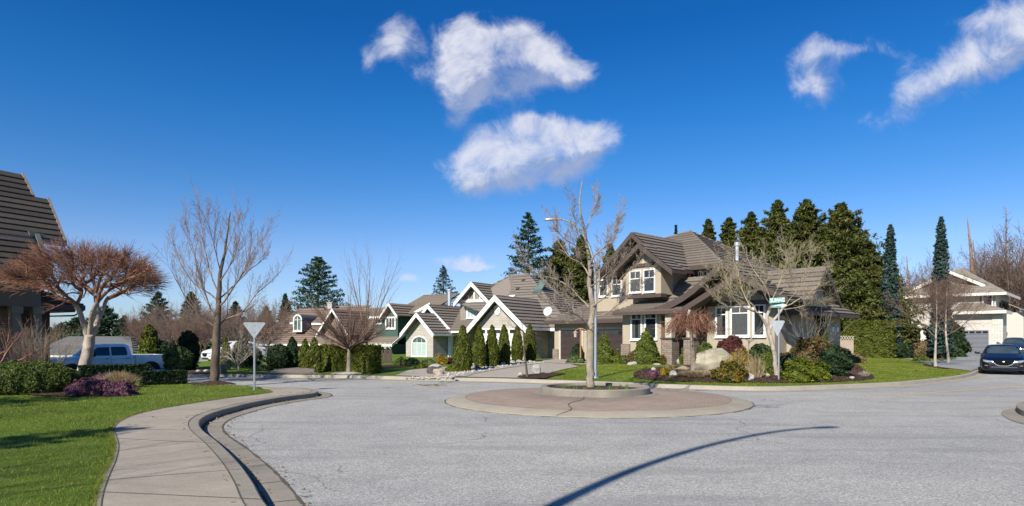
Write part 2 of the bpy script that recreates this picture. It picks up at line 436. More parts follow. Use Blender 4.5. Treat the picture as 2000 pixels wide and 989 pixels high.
def concrete(name, c, joints=None, var=.14, stain=.5):
    m, nt, b = nodemat(name); v = coords(nt)
    lo = tuple(x*(1-var) for x in c); hi = tuple(x*(1+var) for x in c)
    k = ramp(nt, noise(nt, v, 1.1, 8, .7), [(.28, lo), (.7, hi)])
    mp = nt.nodes.new('ShaderNodeMapping'); mp.inputs['Rotation'].default_value = (0, 0, -.25); mp.inputs['Scale'].default_value = (1.5, 22, 1); nt.links.new(v, mp.inputs[0])
    k = mixc(nt, 1, k, ramp(nt, noise(nt, mp.outputs[0], 3, 4), [(.3, (.9, .9, .9)), (.7, (1.05, 1.05, 1.05))]), 'MULTIPLY')
    k = mixc(nt, 1, k, ramp(nt, noise(nt, v, 70, 2), [(.25, (.8, .8, .8)), (.7, (1.08, 1.08, 1.08))]), 'MULTIPLY')
    k = mixc(nt, ramp(nt, noise(nt, v, .45, 5, .65), [(.55, (0, 0, 0)), (.75, (stain,)*3)]), k, tuple(x*.6 for x in c))
    nt.links.new(k, b.inputs['Base Color']); b.inputs['Roughness'].default_value = .9; b.inputs['Specular IOR Level'].default_value = .2
    bump(nt, b, noise(nt, v, 60, 3), .35, .006)
    return m
def grassground(name='turf'):
    if name in _mc: return _mc[name]
    m, nt, b = nodemat(name); v = coords(nt)
    c = ramp(nt, noise(nt, v, .7, 6, .65), [(.3, (.075, .11, .012)), (.5, (.13, .165, .015)), (.7, (.2, .23, .028))])
    c = mixc(nt, .6, c, ramp(nt, noise(nt, v, 14, 6, .8), [(.3, (.035, .075, .008)), (.55, (.11, .20, .02)), (.75, (.2, .28, .045))]))
    c = mixc(nt, ramp(nt, noise(nt, v, 1.7, 5, .7), [(.56, (0, 0, 0)), (.72, (.6, .6, .6))]), c, (.27, .22, .09))
    nt.links.new(c, b.inputs['Base Color']); b.inputs['Roughness'].default_value = .85; b.inputs['Specular IOR Level'].default_value = .15
    bump(nt, b, noise(nt, v, 45, 4, .8), .9, .05)
    _mc[name] = m; return m
def mulchm(name='mulch', a=(.022, .014, .01), b2=(.075, .045, .032), c3=(.16, .11, .08)):
    if name in _mc: return _mc[name]
    m, nt, b = nodemat(name); v = coords(nt)
    vo = nt.nodes.new('ShaderNodeTexVoronoi'); vo.inputs['Scale'].default_value = 22; nt.links.new(v, vo.inputs['Vector'])
    s = nt.nodes.new('ShaderNodeSeparateColor'); nt.links.new(vo.outputs['Color'], s.inputs[0])
    c = ramp(nt, s.outputs[0], [(0, a), (.6, b2), (1, c3)])
    c = mixc(nt, .5, c, ramp(nt, noise(nt, v, 2, 5, .7), [(.3, a), (.7, b2)]))
    nt.links.new(c, b.inputs['Base Color']); b.inputs['Roughness'].default_value = .95; b.inputs['Specular IOR Level'].default_value = .1
    bump(nt, b, s.outputs[1], 1, .05)
    _mc[name] = m; return m
M_asph = asphalt(); M_turf = grassground()
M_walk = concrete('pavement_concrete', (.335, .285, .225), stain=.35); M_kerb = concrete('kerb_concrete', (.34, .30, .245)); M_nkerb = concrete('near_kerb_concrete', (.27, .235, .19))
M_mulch = mulchm(); M_soil = mulchm('garden_soil', (.03, .02, .012), (.09, .062, .04), (.17, .13, .09))
M_paver = brickm('driveway_pavers', (.24, .225, .205), (.3, .28, .255), (.14, .13, .12), .22, .11, .006)
def paverm(name, c1, c2, mort, w=.22, h=.11, rot=0.6):
    m, nt, b = nodemat(name); v = coords(nt)
    mp = nt.nodes.new('ShaderNodeMapping'); mp.inputs['Rotation'].default_value = (0, 0, rot); nt.links.new(v, mp.inputs[0])
    t = nt.nodes.new('ShaderNodeTexBrick'); nt.links.new(mp.outputs[0], t.inputs['Vector'])
    for k, c in (('Color1', c1), ('Color2', c2), ('Mortar', mort)): t.inputs[k].default_value = (*c, 1)
    t.inputs['Scale'].default_value = 1; t.inputs['Brick Width'].default_value = w; t.inputs['Row Height'].default_value = h; t.inputs['Mortar Size'].default_value = .008
    c = mixc(nt, .45, t.outputs[0], ramp(nt, noise(nt, v, 2.5, 8, .75), [(.3, tuple(x*.75 for x in c1)), (.7, tuple(x*1.15 for x in c2))]))
    nt.links.new(c, b.inputs['Base Color']); b.inputs['Roughness'].default_value = .9; b.inputs['Specular IOR Level'].default_value = .2
    iv = nt.nodes.new('ShaderNodeMath'); iv.operation = 'SUBTRACT'; iv.inputs[0].default_value = 1; nt.links.new(t.outputs['Fac'], iv.inputs[1])
    bump(nt, b, iv.outputs[0], .5, .01)
    return m
M_paver = paverm('driveway_pavers', (.33, .285, .235), (.40, .35, .29), (.21, .18, .15))
M_islandbrick = paverm('stamped_brick', (.27, .20, .15), (.335, .255, .20), (.18, .145, .115), .2, .1, .3)

# base ground to the horizon
g = MB().add([(-1500, -1500, -.06), (1500, -1500, -.06), (1500, 1500, -.06), (-1500, 1500, -.06)], [(0, 1, 2, 3)]).build('ground', M_turf); tag(g, kind='structure')
# road
r = MB().add([(-70, -25, 0), (90, -25, 0), (90, 60, 0), (-70, 60, 0)], [(0, 1, 2, 3)]).build('road', M_asph); tag(r, kind='structure')

KL = smoothline(KERB, 5)
kb = sweep(KL, [(-.42, .006), (-.004, .012), (0, .0), (0.02, .125), (.05, .14), (.17, .14), (.171, -.05)]).build('far_kerb', M_kerb, smooth=False); tag(kb, kind='structure')
KB = offs(KL, .168)
KB2 = smoothline([(p.x, p.y) for p in KB], 3)
# ground beyond the far kerb
lotpoly = [(p.x, p.y) for p in KB if -70 < p.x < 88 and p.y < 84]
lotpoly += [(88, 150), (-70, 150)]
def terr_v(x, y): return terr(x, y)
nearf = sheet('far_lawn_ground', lotpoly, terr_v, M_turf, 0, 1.5)
def tp(pts): return [T(*p)[:2] for p in pts]
def overlay(name, pts, mat, dz=.03, res=.6, sm=0):
    P = tp(pts); Q = []
    for i, p in enumerate(P):
        q = P[(i+1) % len(P)]; n = max(1, int(math.dist(p, q)/.7))
        Q += [(p[0]+(q[0]-p[0])*j/n, p[1]+(q[1]-p[1])*j/n) for j in range(n)]
    P = []
    for (a, b) in Q:                     # keep the sheet behind the kerb
        i = min(range(len(KB2)), key=lambda k: (KB2[k].x-a)**2+(KB2[k].y-b)**2)
        inn = inside(lotpoly, np.array([a]), np.array([b]))[0]
        if not inn or math.dist((a, b), KB2[i].xy) < .12: a, b = KB2[i].x, KB2[i].y
        if not P or math.dist(P[-1], (a, b)) > .03: P.append((a, b))
    if math.dist(P[0], P[-1]) < .03: P.pop()
    if sm: P = [(q.x, q.y) for q in smoothline(P, sm, True)]
    return sheet(name, P, terr_v, mat, dz, res)

# driveways beyond the street
overlay('paver_driveway', [(725, 741.3), (800, 743.4), (950, 745.8), (1000, 747.5), (1060, 734), (1130, 717), (1100, 708), (1062, 708.5), (1000, 712), (930, 716), (860, 718), (800, 724)], M_paver, .03, .8)
overlay('left_paver_driveway', [(470, 737.8), (575, 739.3), (618, 733), (618, 727), (640, 722), (600, 718), (545, 722), (520, 729), (420, 735.6)], paverm('brown_pavers', (.2, .16, .14), (.26, .21, .19), (.12, .1, .09)), .03, 1)
overlay('garage_driveway', [(1060, 709), (1135, 714), (1230, 706), (1215, 702), (1060, 703)], M_paver, .045, .8)
overlay('side_street', [(1838, 718.5), (1915, 727.6), (1940, 712), (1990, 704), (1880, 695), (1868, 697), (1868, 702), (1838, 704), (1760, 700)], concrete('pale_drive', (.27, .265, .26)), .035, 1)
overlay('gravel_verge', [(395, 736.2), (300, 735), (340, 728), (390, 723), (440, 724), (440, 730)], M_soil, .03, 1)

# --- near left: pavement, kerb and lawn
KN = [(520, 989), (490, 940), (462, 902), (425, 865), (396, 842), (387.5, 829), (392, 818), (412, 807), (450, 796), (500, 784), (560, 774), (597, 769.5), (616, 766.8), (619, 763), (604, 759.5), (570, 757.6), (535, 757), (500, 755), (460, 752), (420, 749.6), (356, 746.6)]
kn = [G(x, y, .13) for (x, y) in KN]
kn = [(-.55, 2.5), (-1.3, 4.4)] + kn[:] + [(-20, 23.9), (-45, 24.4), (-70, 24.6)]
NL = smoothline(kn, 6)
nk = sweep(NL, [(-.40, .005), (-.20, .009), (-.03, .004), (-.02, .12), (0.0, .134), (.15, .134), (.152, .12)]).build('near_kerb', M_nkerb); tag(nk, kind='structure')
LE = [(180, 989), (196, 938), (214, 900), (221, 872), (217, 852), (214, 838), (226, 825), (252, 813), (300, 801), (370, 789), (430, 780), (485, 773), (527, 767), (516, 762)]
le = [G(x, y, .13) for (x, y) in LE]
le = [(-1.6, 2.0), (-2.9, 4.4)] + le
LL = smoothline(le, 6)
walkpoly = [(p.x, p.y) for p in offs(NL, .15) if p.x*F/p.y+1000 > 508 or p.y < 16] + [(p.x, p.y) for p in reversed(LL)]
wk = sheet('sidewalk', walkpoly, .135, M_walk, 0, .8)
# tooled edge and joints of the pavement: shallow dark grooves as thin strips of another concrete
M_groove = flat('joint_grit', (.085, .072, .058), .95, var=.3, scale=20)
jm = MB()
def strip(mb, a, b, w, z):
    a = Vector(a); b = Vector(b); t = (b-a).normalized(); n = Vector((-t.y, t.x))*w/2
    mb.add([(a.x-n.x, a.y-n.y, z), (b.x-n.x, b.y-n.y, z), (b.x+n.x, b.y+n.y, z), (a.x+n.x, a.y+n.y, z)], [(0, 1, 2, 3)])
for (a, b) in [((222, 856), (425, 866)), ((196, 938), (470, 916)), ((214, 838), (397, 840)), ((190, 960), (512, 975)), ((300, 801), (440, 799)), ((430, 780), (520, 780)), ((246, 815), (400, 811)), ((365, 789.5), (480, 788))]:
    strip(jm, G(*a, .139), G(*b, .139), .013, .139)
LG = offs(LL, -.07)
for a, b in zip(LG[:-1], LG[1:]):
    if a.y < 19.0: strip(jm, a.xy, b.xy, .012, .1392)
NG = offs(NL, .165)
for a, b in zip(NG[:-1], NG[1:]):
    if a.y < 21.5: strip(jm, a.xy, b.xy, .014, .1394)
tag(jm.build('pavement_joints', M_groove), kind='structure')
# dirt lying along the gutter and cracks at its outer edge
dm = MB(); GO = offs(NL, -.41)
rr = random.Random(5)
for a, b in zip(GO[:-1], GO[1:]): strip(dm, a.xy, b.xy, .02+rr.random()*.035, .007)
GI = offs(NL, -.07)
for a, b in zip(GI[:-1], GI[1:]): strip(dm, a.xy, b.xy, .03+rr.random()*.06, .0135)
for i in range(0, len(NL)-1, 5):
    a, b = offs(NL, -.40)[i], offs(NL, -.02)[i]; strip(dm, a.xy, b.xy, .014, .0125)
tag(dm.build('gutter_dirt', M_groove), kind='structure')
lawnN = [(p.x, p.y) for p in LL]
_sh = [p for p in offs(NL, .15) if p.x*F/p.y+1000 > 508 and p.y > 16][-1]
back = [(_sh.x, _sh.y)]+[(p.x, p.y) for p in offs(NL, .152) if p.y > 16 and p.x*F/p.y+1000 <= 508]
lawnN = lawnN + back + [(-70, 2)]
def lawnz(x, y):
    return .128+.012*np.sin(np.asarray(x)*1.3)*np.sin(np.asarray(y)*.9)
sheet('lawn_tip_ground', [G(488, 769, .14), G(500, 768.2, .14), G(522, 765.6, .14), G(528, 764.2, .14), G(520, 760.5, .14), G(505, 759, .14), G(490, 759, .14)], .141, M_turf, 0, .5)
sheet('near_lawn_ground', lawnN, lawnz, M_turf, 0, .8)
# ground on our side behind the camera
sheet('near_ground', [(-1.9, 1.4), (-70, 1.9), (-70, -20), (6, -20), (-.2, 1.2)], .125, M_turf, 0, 4)

# --- island in the middle of the junction
IX, IY = 162/F*17.66, 17.66
isl = thing('traffic_island', 'round brick paved traffic island with sloping concrete rim in the road', 'traffic island', (IX, IY, 0))
def ringz(prof, mat, name, n=96, smooth='x', start=0):
    mb = MB(); mb.lathe(prof, n=n); return mb.build(name, mat, isl, smooth=smooth)
M_rim = concrete('island_rim_concrete', (.33, .285, .22)); M_oldc = concrete('planter_concrete', (.25, .22, .18), var=.3, stain=.8)
ringz([(4.09, -.01), (4.085, .02), (3.98, .05), (3.8, .085), (3.55, .1), (3.545, .08)], M_rim, 'rim')
ringz([(3.548, .1), (2.6, .165), (1.72, .205), (1.71, .2)], M_islandbrick, 'brick_paving')
ringz([(1.715, .206), (1.5, .213), (1.49, .2)], M_oldc, 'inner_apron')
ringz([(1.5, .1), (1.497, .37), (1.475, .392), (1.34, .392), (1.322, .375), (1.32, .2)], M_oldc, 'planter_wall')
def soilz(prof): return prof
mb = MB(); mb.lathe([(1.33, .31), (.9, .335), (.3, .36), (.02, .37)], n=48); mb.build('planter_soil', M_soil, isl, smooth='x')
jm = MB()
for a0 in (252, 20, 140):
    pts = []
    for k, rad in enumerate(np.linspace(1.52, 4.07, 12)):
        a = R(a0+2.2*math.sin(k*.9)); z = np.interp(rad, [1.5, 1.72, 2.6, 3.55, 3.8, 3.98, 4.085], [.214, .206, .166, .101, .087, .052, .022])+.006
        pts.append(Vector((rad*math.cos(a), rad*math.sin(a), z)))
    for p, q in zip(pts[:-1], pts[1:]):
        t = (q-p).normalized(); nn = Vector((-t.y, t.x, 0))*.014
        jm.add([p-nn, q-nn, q+nn, p+nn], [(0, 1, 2, 3)])
for rad, z in ((3.55, .104), (4.1, .006)):
    for k in range(120):
        a, b = k/120*2*math.pi, (k+1)/120*2*math.pi; w = .012 if rad < 4 else .03+.02*math.sin(k*1.7)
        jm.add([(rad*math.cos(a), rad*math.sin(a), z), ((rad+w)*math.cos(a), (rad+w)*math.sin(a), z), ((rad+w)*math.cos(b), (rad+w)*math.sin(b), z), (rad*math.cos(b), rad*math.sin(b), z)], [(0, 1, 2, 3)])
jm.build('joint', M_groove, isl)

# --- kerb nose at the right edge of the picture
ci = thing('kerb_island', 'rounded concrete kerb nose with paved apron at the right roadside', 'kerb', (0, 0, 0))
P0 = [G(1957, 810), G(1960, 803), G(1985, 798), G(2040, 793), G(2140, 800), G(2200, 840), G(2100, 850), G(2020, 834), G(1975, 822)]
ap = [(q.x, q.y) for q in smoothline(P0, 5, True)]
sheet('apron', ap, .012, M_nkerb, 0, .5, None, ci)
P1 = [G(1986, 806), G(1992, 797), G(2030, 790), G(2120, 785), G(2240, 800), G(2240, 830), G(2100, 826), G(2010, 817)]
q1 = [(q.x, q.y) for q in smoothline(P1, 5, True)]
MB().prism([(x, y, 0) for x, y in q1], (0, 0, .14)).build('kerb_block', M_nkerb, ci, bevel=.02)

# --- painted lines
M_yel = flat('worn_yellow_paint', (.52, .36, .10), .8, var=.3, scale=9)
def lineseg(px, w, z=.004, name='road_line', gaps=None):
    P = smoothline([G(*p) for p in px], 6); mb = MB()
    L, Rr = offs(P, w/2), offs(P, -w/2); n = len(P)
    mb.add([(p.x, p.y, z) for p in L+Rr], [(i, i+1, n+i+1, n+i) for i in range(n-1)])
    return tag(mb.build(name, M_yel), kind='structure')
lineseg([(1690, 773.5), (1780, 770), (1880, 762.5), (2010, 754)], .12)
lineseg([(838, 757.5), (850, 756), (852, 754), (800, 749.5), (740, 745.5)], .1)
lineseg([(852, 754.5), (890, 754.6), (925, 755.5)], .1)

# mulch beds on the corner lot
BED = [(1237, 733), (1245, 725), (1275, 720), (1330, 717), (1390, 714), (1460, 712), (1560, 709), (1640, 708), (1672, 712), (1686, 722), (1706, 735), (1700, 742), (1650, 746), (1560, 748.5), (1450, 748), (1350, 747), (1290, 744), (1245, 740)]
def bedz(x, y): return terr(x, y)
bp = [(q.x, q.y) for q in smoothline(tp(BED), 4, True)]
BA = np.array(bp)
def bedz(x, y):
    p = np.stack([np.asarray(x, float), np.asarray(y, float)], -1)[..., None, :]
    a, b = BA, np.roll(BA, -1, 0); ab = b-a
    t = np.clip(((p-a)*ab).sum(-1)/((ab*ab).sum(-1)+1e-9), 0, 1)
    d = np.sqrt(((p-(a+ab*t[..., None]))**2).sum(-1)).min(-1)
    return terr(x, y)+.02+.16*(1-np.exp(-d/.9))
tag(sheet('mulch_bed', bp, bedz, M_mulch, 0, .45))
def bedT(px, py):
    z = .3
    for _ in range(12):
        x, y = G(px, py, z); t = float(bedz(np.array(x), np.array(y))) if inside(bp, x, y) else float(terr(x, y)); z = .5*z+.5*t
    return (x, y, t)
overlay('foundation_bed', [(1105, 711), (1125, 713), (1200, 711), (1290, 713), (1400, 713.5), (1400, 700), (1290, 698), (1110, 704)], M_mulch, .035, .8)
overlay('sapling_bed', [(986, 745), (1000, 747.3), (1030, 744.5), (1075, 738), (1108, 731), (1060, 731), (1015, 735)], M_mulch, .05, .4)
overlay('birch_bed', [(1800, 714), (1815, 717.5), (1850, 722), (1858, 719.5), (1840, 714), (1810, 711)], M_mulch, .03, .5)
overlay('hedge_bed', [(1640, 700), (1700, 699), (1790, 703), (1830, 699), (1760, 692), (1640, 694)], M_mulch, .03, .8)
overlay('rock_bed', [(800, 743.2), (835, 744), (870, 741), (930, 731), (1010, 718), (1055, 711), (1040, 707), (960, 712), (890, 718), (850, 722), (842, 728), (870, 730), (850, 737)], flat('pale_gravel', (.3, .27, .235), .9, var=.5, scale=12, bmp=.8), .045, .5)
overlay('green_house_bed', [(618, 727), (700, 726), (800, 717), (800, 712), (700, 716), (618, 720)], M_soil, .035, 1)
# left bed
LB = [(-60, 757), (40, 771), (120, 776), (200, 773), (262, 765), (272, 758), (240, 748), (170, 738), (60, 730), (-60, 725)]
lb = [(q.x, q.y) for q in smoothline([G(x, y, .13) for x, y in LB], 4, True)]
tag(sheet('left_mulch_bed', lb, .165, M_mulch, 0, .6))
# ================================================================ VEGETATION generators
class TubeBatch:
    def __init__(s): s.V = []; s.F4 = []; s.n = 0
    def add(s, P, rad, k):
        P = np.asarray(P, float); m = len(P); rad = np.asarray(rad, float)
        t = np.gradient(P, axis=0); t /= np.linalg.norm(t, axis=1, keepdims=True)+1e-9
        ref = np.array([0, 0, 1.]) if abs(t[0, 2]) < .9 else np.array([1., 0, 0])
        a = np.cross(t, ref); a /= np.linalg.norm(a, axis=1, keepdims=True)+1e-9; b = np.cross(t, a)
        th = np.arange(k)*2*math.pi/k
        V = P[:, None, :]+(a[:, None, :]*np.cos(th)[None, :, None]+b[:, None, :]*np.sin(th)[None, :, None])*rad[:, None, None]
        s.V.append(V.reshape(-1, 3))
        i = np.arange(m-1)[:, None]*k; j = np.arange(k)[None, :]; jn = (j+1) % k
        s.F4.append((np.stack([i+j, i+jn, i+k+jn, i+k+j], -1).reshape(-1, 4)+s.n)); s.n += m*k
    def build(s, name, mat, parent): return np_mesh(name, np.concatenate(s.V), [np.concatenate(s.F4)], mat, parent, True)
def unit(v): return v/(np.linalg.norm(v)+1e-9)
def rotv(v, ax, an):
    ax = unit(ax); return v*math.cos(an)+np.cross(ax, v)*math.sin(an)+ax*np.dot(ax, v)*(1-math.cos(an))
def grow(tb, rng, p, d, L, r, lv, pr):
    """pr: list per level of dict(n, ang, ratio, up, wob, seg, t0, k)"""
    q = pr[lv]; n = q.get('seg', 4); tmin = pr[0].get('tmin', .0022); pts = [p]; up = q.get('up', .1); wob = q.get('wob', .15); dirs = [d]
    for i in range(n):
        d = unit(d+rng.normal(0, wob, 3)+np.array([0, 0, up])); p = p+d*L/n; pts.append(p); dirs.append(d)
    tip = q.get('tip', .35); rad = np.linspace(r, max(r*tip, tmin), n+1)
    tb.add(pts, rad, q.get('k', 4))
    if lv+1 < len(pr):
        c = q['n']; t0 = q.get('t0', .25)
        for j in range(c):
            t = t0+(1-t0)*(j+rng.random()*.8)/c; x = min(t*n, n-1e-3); i = int(x); f = x-i
            pp = pts[i]*(1-f)+pts[i+1]*f; dd = dirs[i+1]; ax = np.cross(dd, rng.normal(0, 1, 3))
            an = q['ang']*(.75+.5*rng.random()); nd = rotv(dd, ax, an)
            if q.get('noDown') and nd[2] < -.1: nd[2] *= -.3; nd = unit(nd)
            grow(tb, rng, pp, nd, L*q['ratio']*(1.15-.6*t)*(.7+.6*rng.random()), (rad[i]*(1-f)+rad[i+1]*f)*q.get('rr', .55), lv+1, pr)
        if q.get('cont', True) and lv+1 < len(pr):
            grow(tb, rng, pts[-1], d, L*q['ratio']*.8, rad[-1]*.9, lv+1, pr)
def bare_tree(name, label, group, loc, h, trunk_h, r, seed, pr, mat_t, mat_c, n_main=6, main_ang=.7, lean=(0, 0), leader=.0, mlen=None, trunks=1, spread0=.25, cat='tree', azs=None):
    rng = np.random.default_rng(seed)
    root = thing(name, label, cat, loc, 0, group)
    tt, tb = TubeBatch(), TubeBatch()
    for k in range(trunks):
        off = np.array([.0, 0, -.1]); dl = np.array([lean[0], lean[1], 1.])
        if trunks > 1:
            a = k*2*math.pi/trunks+rng.random(); dl = np.array([math.cos(a)*spread0, math.sin(a)*spread0, 1.])
        dl = unit(dl); top = leader if leader else trunk_h; n = 7; pts = [off]; d = dl
        for i in range(n): d = unit(d+rng.normal(0, .035, 3)+np.array([0, 0, .05])); pts.append(pts[-1]+d*(top+.1)/n)
        rad = np.linspace(r, r*(.12 if leader else .62), n+1); rad[0] *= 1.3
        tt.add(pts, rad, 9)
        ML = mlen or (h-trunk_h)
        pts = np.array(pts)
        for j in range(n_main):
            a = j*2.399+seed+rng.random()*.5
            if leader:
                f = (j+.5)/n_main; z = trunk_h+(top-trunk_h)*f*.97; L = ML*(1-.78*f)
            else: z = trunk_h*(.86+.14*rng.random()); L = ML*(.8+.3*rng.random())
            x = (z+.1)/(top+.1)*n; i = min(int(x), n-1); f2 = x-i; pp = pts[i]*(1-f2)+pts[i+1]*f2
            ma = main_ang*(.7+.6*rng.random())
            if not leader and j == 0: ma = .08
            nd = np.array([math.cos(a)*math.sin(ma), math.sin(a)*math.sin(ma), math.cos(ma)])
            rr_ = (rad[i]*(1-f2)+rad[min(i+1, n)]*f2)*(.5 if leader else .58)
            grow(tb, rng, pp, nd, L*.62, rr_, 0, pr)
    tt.build('trunk', mat_t, root); tb.build('crown', mat_c, root)
    return root
PR_STD = [dict(n=5, ang=.6, ratio=.6, up=.12, wob=.1, seg=5, t0=.25, k=5, noDown=1), dict(n=5, ang=.6, ratio=.55, up=.1, wob=.12, seg=4, t0=.2, k=4, noDown=1),
          dict(n=4, ang=.6, ratio=.55, up=.08, wob=.14, seg=3, t0=.2, k=3), dict(n=0, ang=.6, ratio=.5, up=.05, wob=.14, seg=3, k=3)]
PR_DENSE = [dict(tmin=.009, n=7, ang=.65, ratio=.62, up=.12, wob=.12, seg=4, t0=.2, k=4, noDown=1), dict(n=6, ang=.65, ratio=.55, up=.08, wob=.14, seg=3, t0=.15, k=3),
            dict(n=6, ang=.6, ratio=.55, up=.05, wob=.16, seg=3, t0=.15, k=3), dict(n=0, ang=.6, ratio=.5, up=.03, wob=.2, seg=2, k=3)]

def cards(P, Nn, size, rng, asp=.5, jitter=.8, up=None):
    """one small rhombus leaf per point, oriented roughly to its normal"""
    n = len(P); Nn = Nn+rng.normal(0, jitter, (n, 3)); Nn /= np.linalg.norm(Nn, axis=1, keepdims=True)+1e-9
    a = rng.normal(0, 1, (n, 3))
    if up is not None: a = a*.45+up
    a -= Nn*(a*Nn).sum(1, keepdims=True); a /= np.linalg.norm(a, axis=1, keepdims=True)+1e-9
    b = np.cross(Nn, a); s = size*(.6+.8*rng.random((n, 1)))
    V = np.stack([P-a*s, P+b*s*asp, P+a*s, P-b*s*asp], 1).reshape(-1, 3)
    Fq = (np.arange(n)[:, None]*4+np.arange(4)[None, :])
    return V, Fq
def lump(p, s, seed):
    return (np.sin(p[:, 0]*s+seed)*np.cos(p[:, 1]*s*1.13+seed*2)+np.sin(p[:, 2]*s*1.21+seed*1.7+p[:, 0]*s*.6))*.5
def foliage(shape, dims, n, size, seed, mat, parent, name='foliage', depth=.25, rough=.12, asp=.5, core=True, upw=.0, jitter=.8):
    """leafy solid: shape box|ball|cone|dome|column ; dims = (w, d, h), base at z=0"""
    rng = np.random.default_rng(seed); w, dd, h = dims[0]/2, dims[1]/2, dims[2]
    def surf(m):
        if shape == 'box':
            A = np.array([2*dd*h, 2*dd*h, 2*w*h, 2*w*h, 4*w*dd]); c = rng.choice(5, m, p=A/A.sum())
            u, v = rng.random(m)*2-1, rng.random(m)*2-1; P = np.zeros((m, 3)); Nn = np.zeros((m, 3))
            for k, (ax, sg) in enumerate([(0, -1), (0, 1), (1, -1), (1, 1), (2, 1)]):
                i = c == k
                if ax == 0: P[i] = np.stack([np.full(i.sum(), sg*w), u[i]*dd, (v[i]+1)/2*h], 1)
                elif ax == 1: P[i] = np.stack([u[i]*w, np.full(i.sum(), sg*dd), (v[i]+1)/2*h], 1)
                else: P[i] = np.stack([u[i]*w, v[i]*dd, np.full(i.sum(), h)], 1)
                Nn[i, ax] = sg
            return P, Nn
        th = rng.random(m)*2*math.pi
        if shape in ('ball', 'dome'):
            lo = -.85 if shape == 'ball' else 0.0
            z = lo+(1-lo)*rng.random(m); r = np.sqrt(1-z*z)
            Nn = np.stack([r*np.cos(th)/w, r*np.sin(th)/dd, z/(h/2 if shape == 'ball' else h)], 1)
            zz = (z+.85)/1.85*h if shape == 'ball' else z*h
            P = np.stack([r*np.cos(th)*w, r*np.sin(th)*dd, zz], 1)
        else:
            t = rng.random(m)
            if shape == 'cone': t = 1-np.sqrt(1-t*.999); rr2 = np.where(t < .12, .82+1.5*t, 1-((t-.12)/.88)**1.35)
            elif shape == 'column': rr2 = np.where(t < .25, .72+1.12*t, np.clip(1-np.clip((t-.25)/.75, 0, 1)**1.75, 0.003, 1)**.72)
            else: rr2 = np.ones(m)
            P = np.stack([rr2*np.cos(th)*w, rr2*np.sin(th)*dd, t*h], 1)
            Nn = np.stack([np.cos(th), np.sin(th), np.full(m, .35)], 1)
        Nn /= np.linalg.norm(Nn, axis=1, keepdims=True)+1e-9
        return P, Nn
    P, Nn = surf(n)
    mean = min(w, dd, h)
    L = lump(P, 5.5/max(mean, .3), seed)*rough*mean + lump(P, 14/max(mean, .3), seed+3)*rough*.5*mean
    P = P+Nn*L[:, None]-Nn*(rng.random((n, 1))**2*depth*mean)
    P[:, 2] = np.maximum(P[:, 2], .01)
    up = np.array([0, 0, upw]) if upw else None
    V, Fq = cards(P, Nn*1.0, size, rng, asp, jitter, up)
    Fs = [Fq]; Vs = [V]
    if core:
        s = .80; k = len(V)
        nu, nv = 18, 10; vv = []
        for j in range(nv+1):
            t = j/nv
            for i in range(nu):
                th = 2*math.pi*i/nu
                if shape == 'box':
                    c, sn = math.cos(th), math.sin(th); q = max(abs(c), abs(sn)); e = .88
                    vv.append((c/q*w*e, sn/q*dd*e, t*h*.93)) if j < nv else vv.append((0, 0, h*.93))
                elif shape == 'ball': z = -1+2*t; r = math.sqrt(max(0, 1-z*z)); vv.append((r*math.cos(th)*w*s, r*math.sin(th)*dd*s, max(0, (z*s+.85)/1.85*h)))
                elif shape == 'dome': r = math.cos(t*math.pi/2); vv.append((r*math.cos(th)*w*s, r*math.sin(th)*dd*s, math.sin(t*math.pi/2)*h*s))
                else:
                    if shape == 'cone': q = (.82+1.5*t) if t < .12 else 1-((t-.12)/.88)**1.35
                    elif shape == 'column': q = (.72+1.12*t) if t < .25 else max(0, 1-max(0, (t-.25)/.75)**1.75)**.72
                    else: q = 1
                    vv.append((q*math.cos(th)*w*s, q*math.sin(th)*dd*s, t*h*.95))
        fq = [(k+j*nu+i, k+j*nu+(i+1) % nu, k+(j+1)*nu+(i+1) % nu, k+(j+1)*nu+i) for j in range(nv) for i in range(nu)]
        Vs.append(np.array(vv)); Fs.append(np.array(fq))
    return np_mesh(name, np.concatenate(Vs), Fs, mat, parent)
def shrub(name, label, cat, loc, shape, dims, n, size, seed, mat, group=None, rz=0, stems=None, **kw):
    root = thing(name, label, cat, loc, rz, group)
    foliage(shape, dims, n, size, seed, mat, root, **kw)
    if stems is not None:
        tb = TubeBatch(); rng = np.random.default_rng(seed)
        for k in range(5):
            a = rng.random()*6.28; tb.add([(0, 0, -.05), (math.cos(a)*dims[0]*.1, math.sin(a)*dims[0]*.1, dims[2]*.4), (math.cos(a)*dims[0]*.2, math.sin(a)*dims[0]*.2, dims[2]*.75)], [.03, .02, .01], 5)
        tb.build('stem', stems, root)
    return root
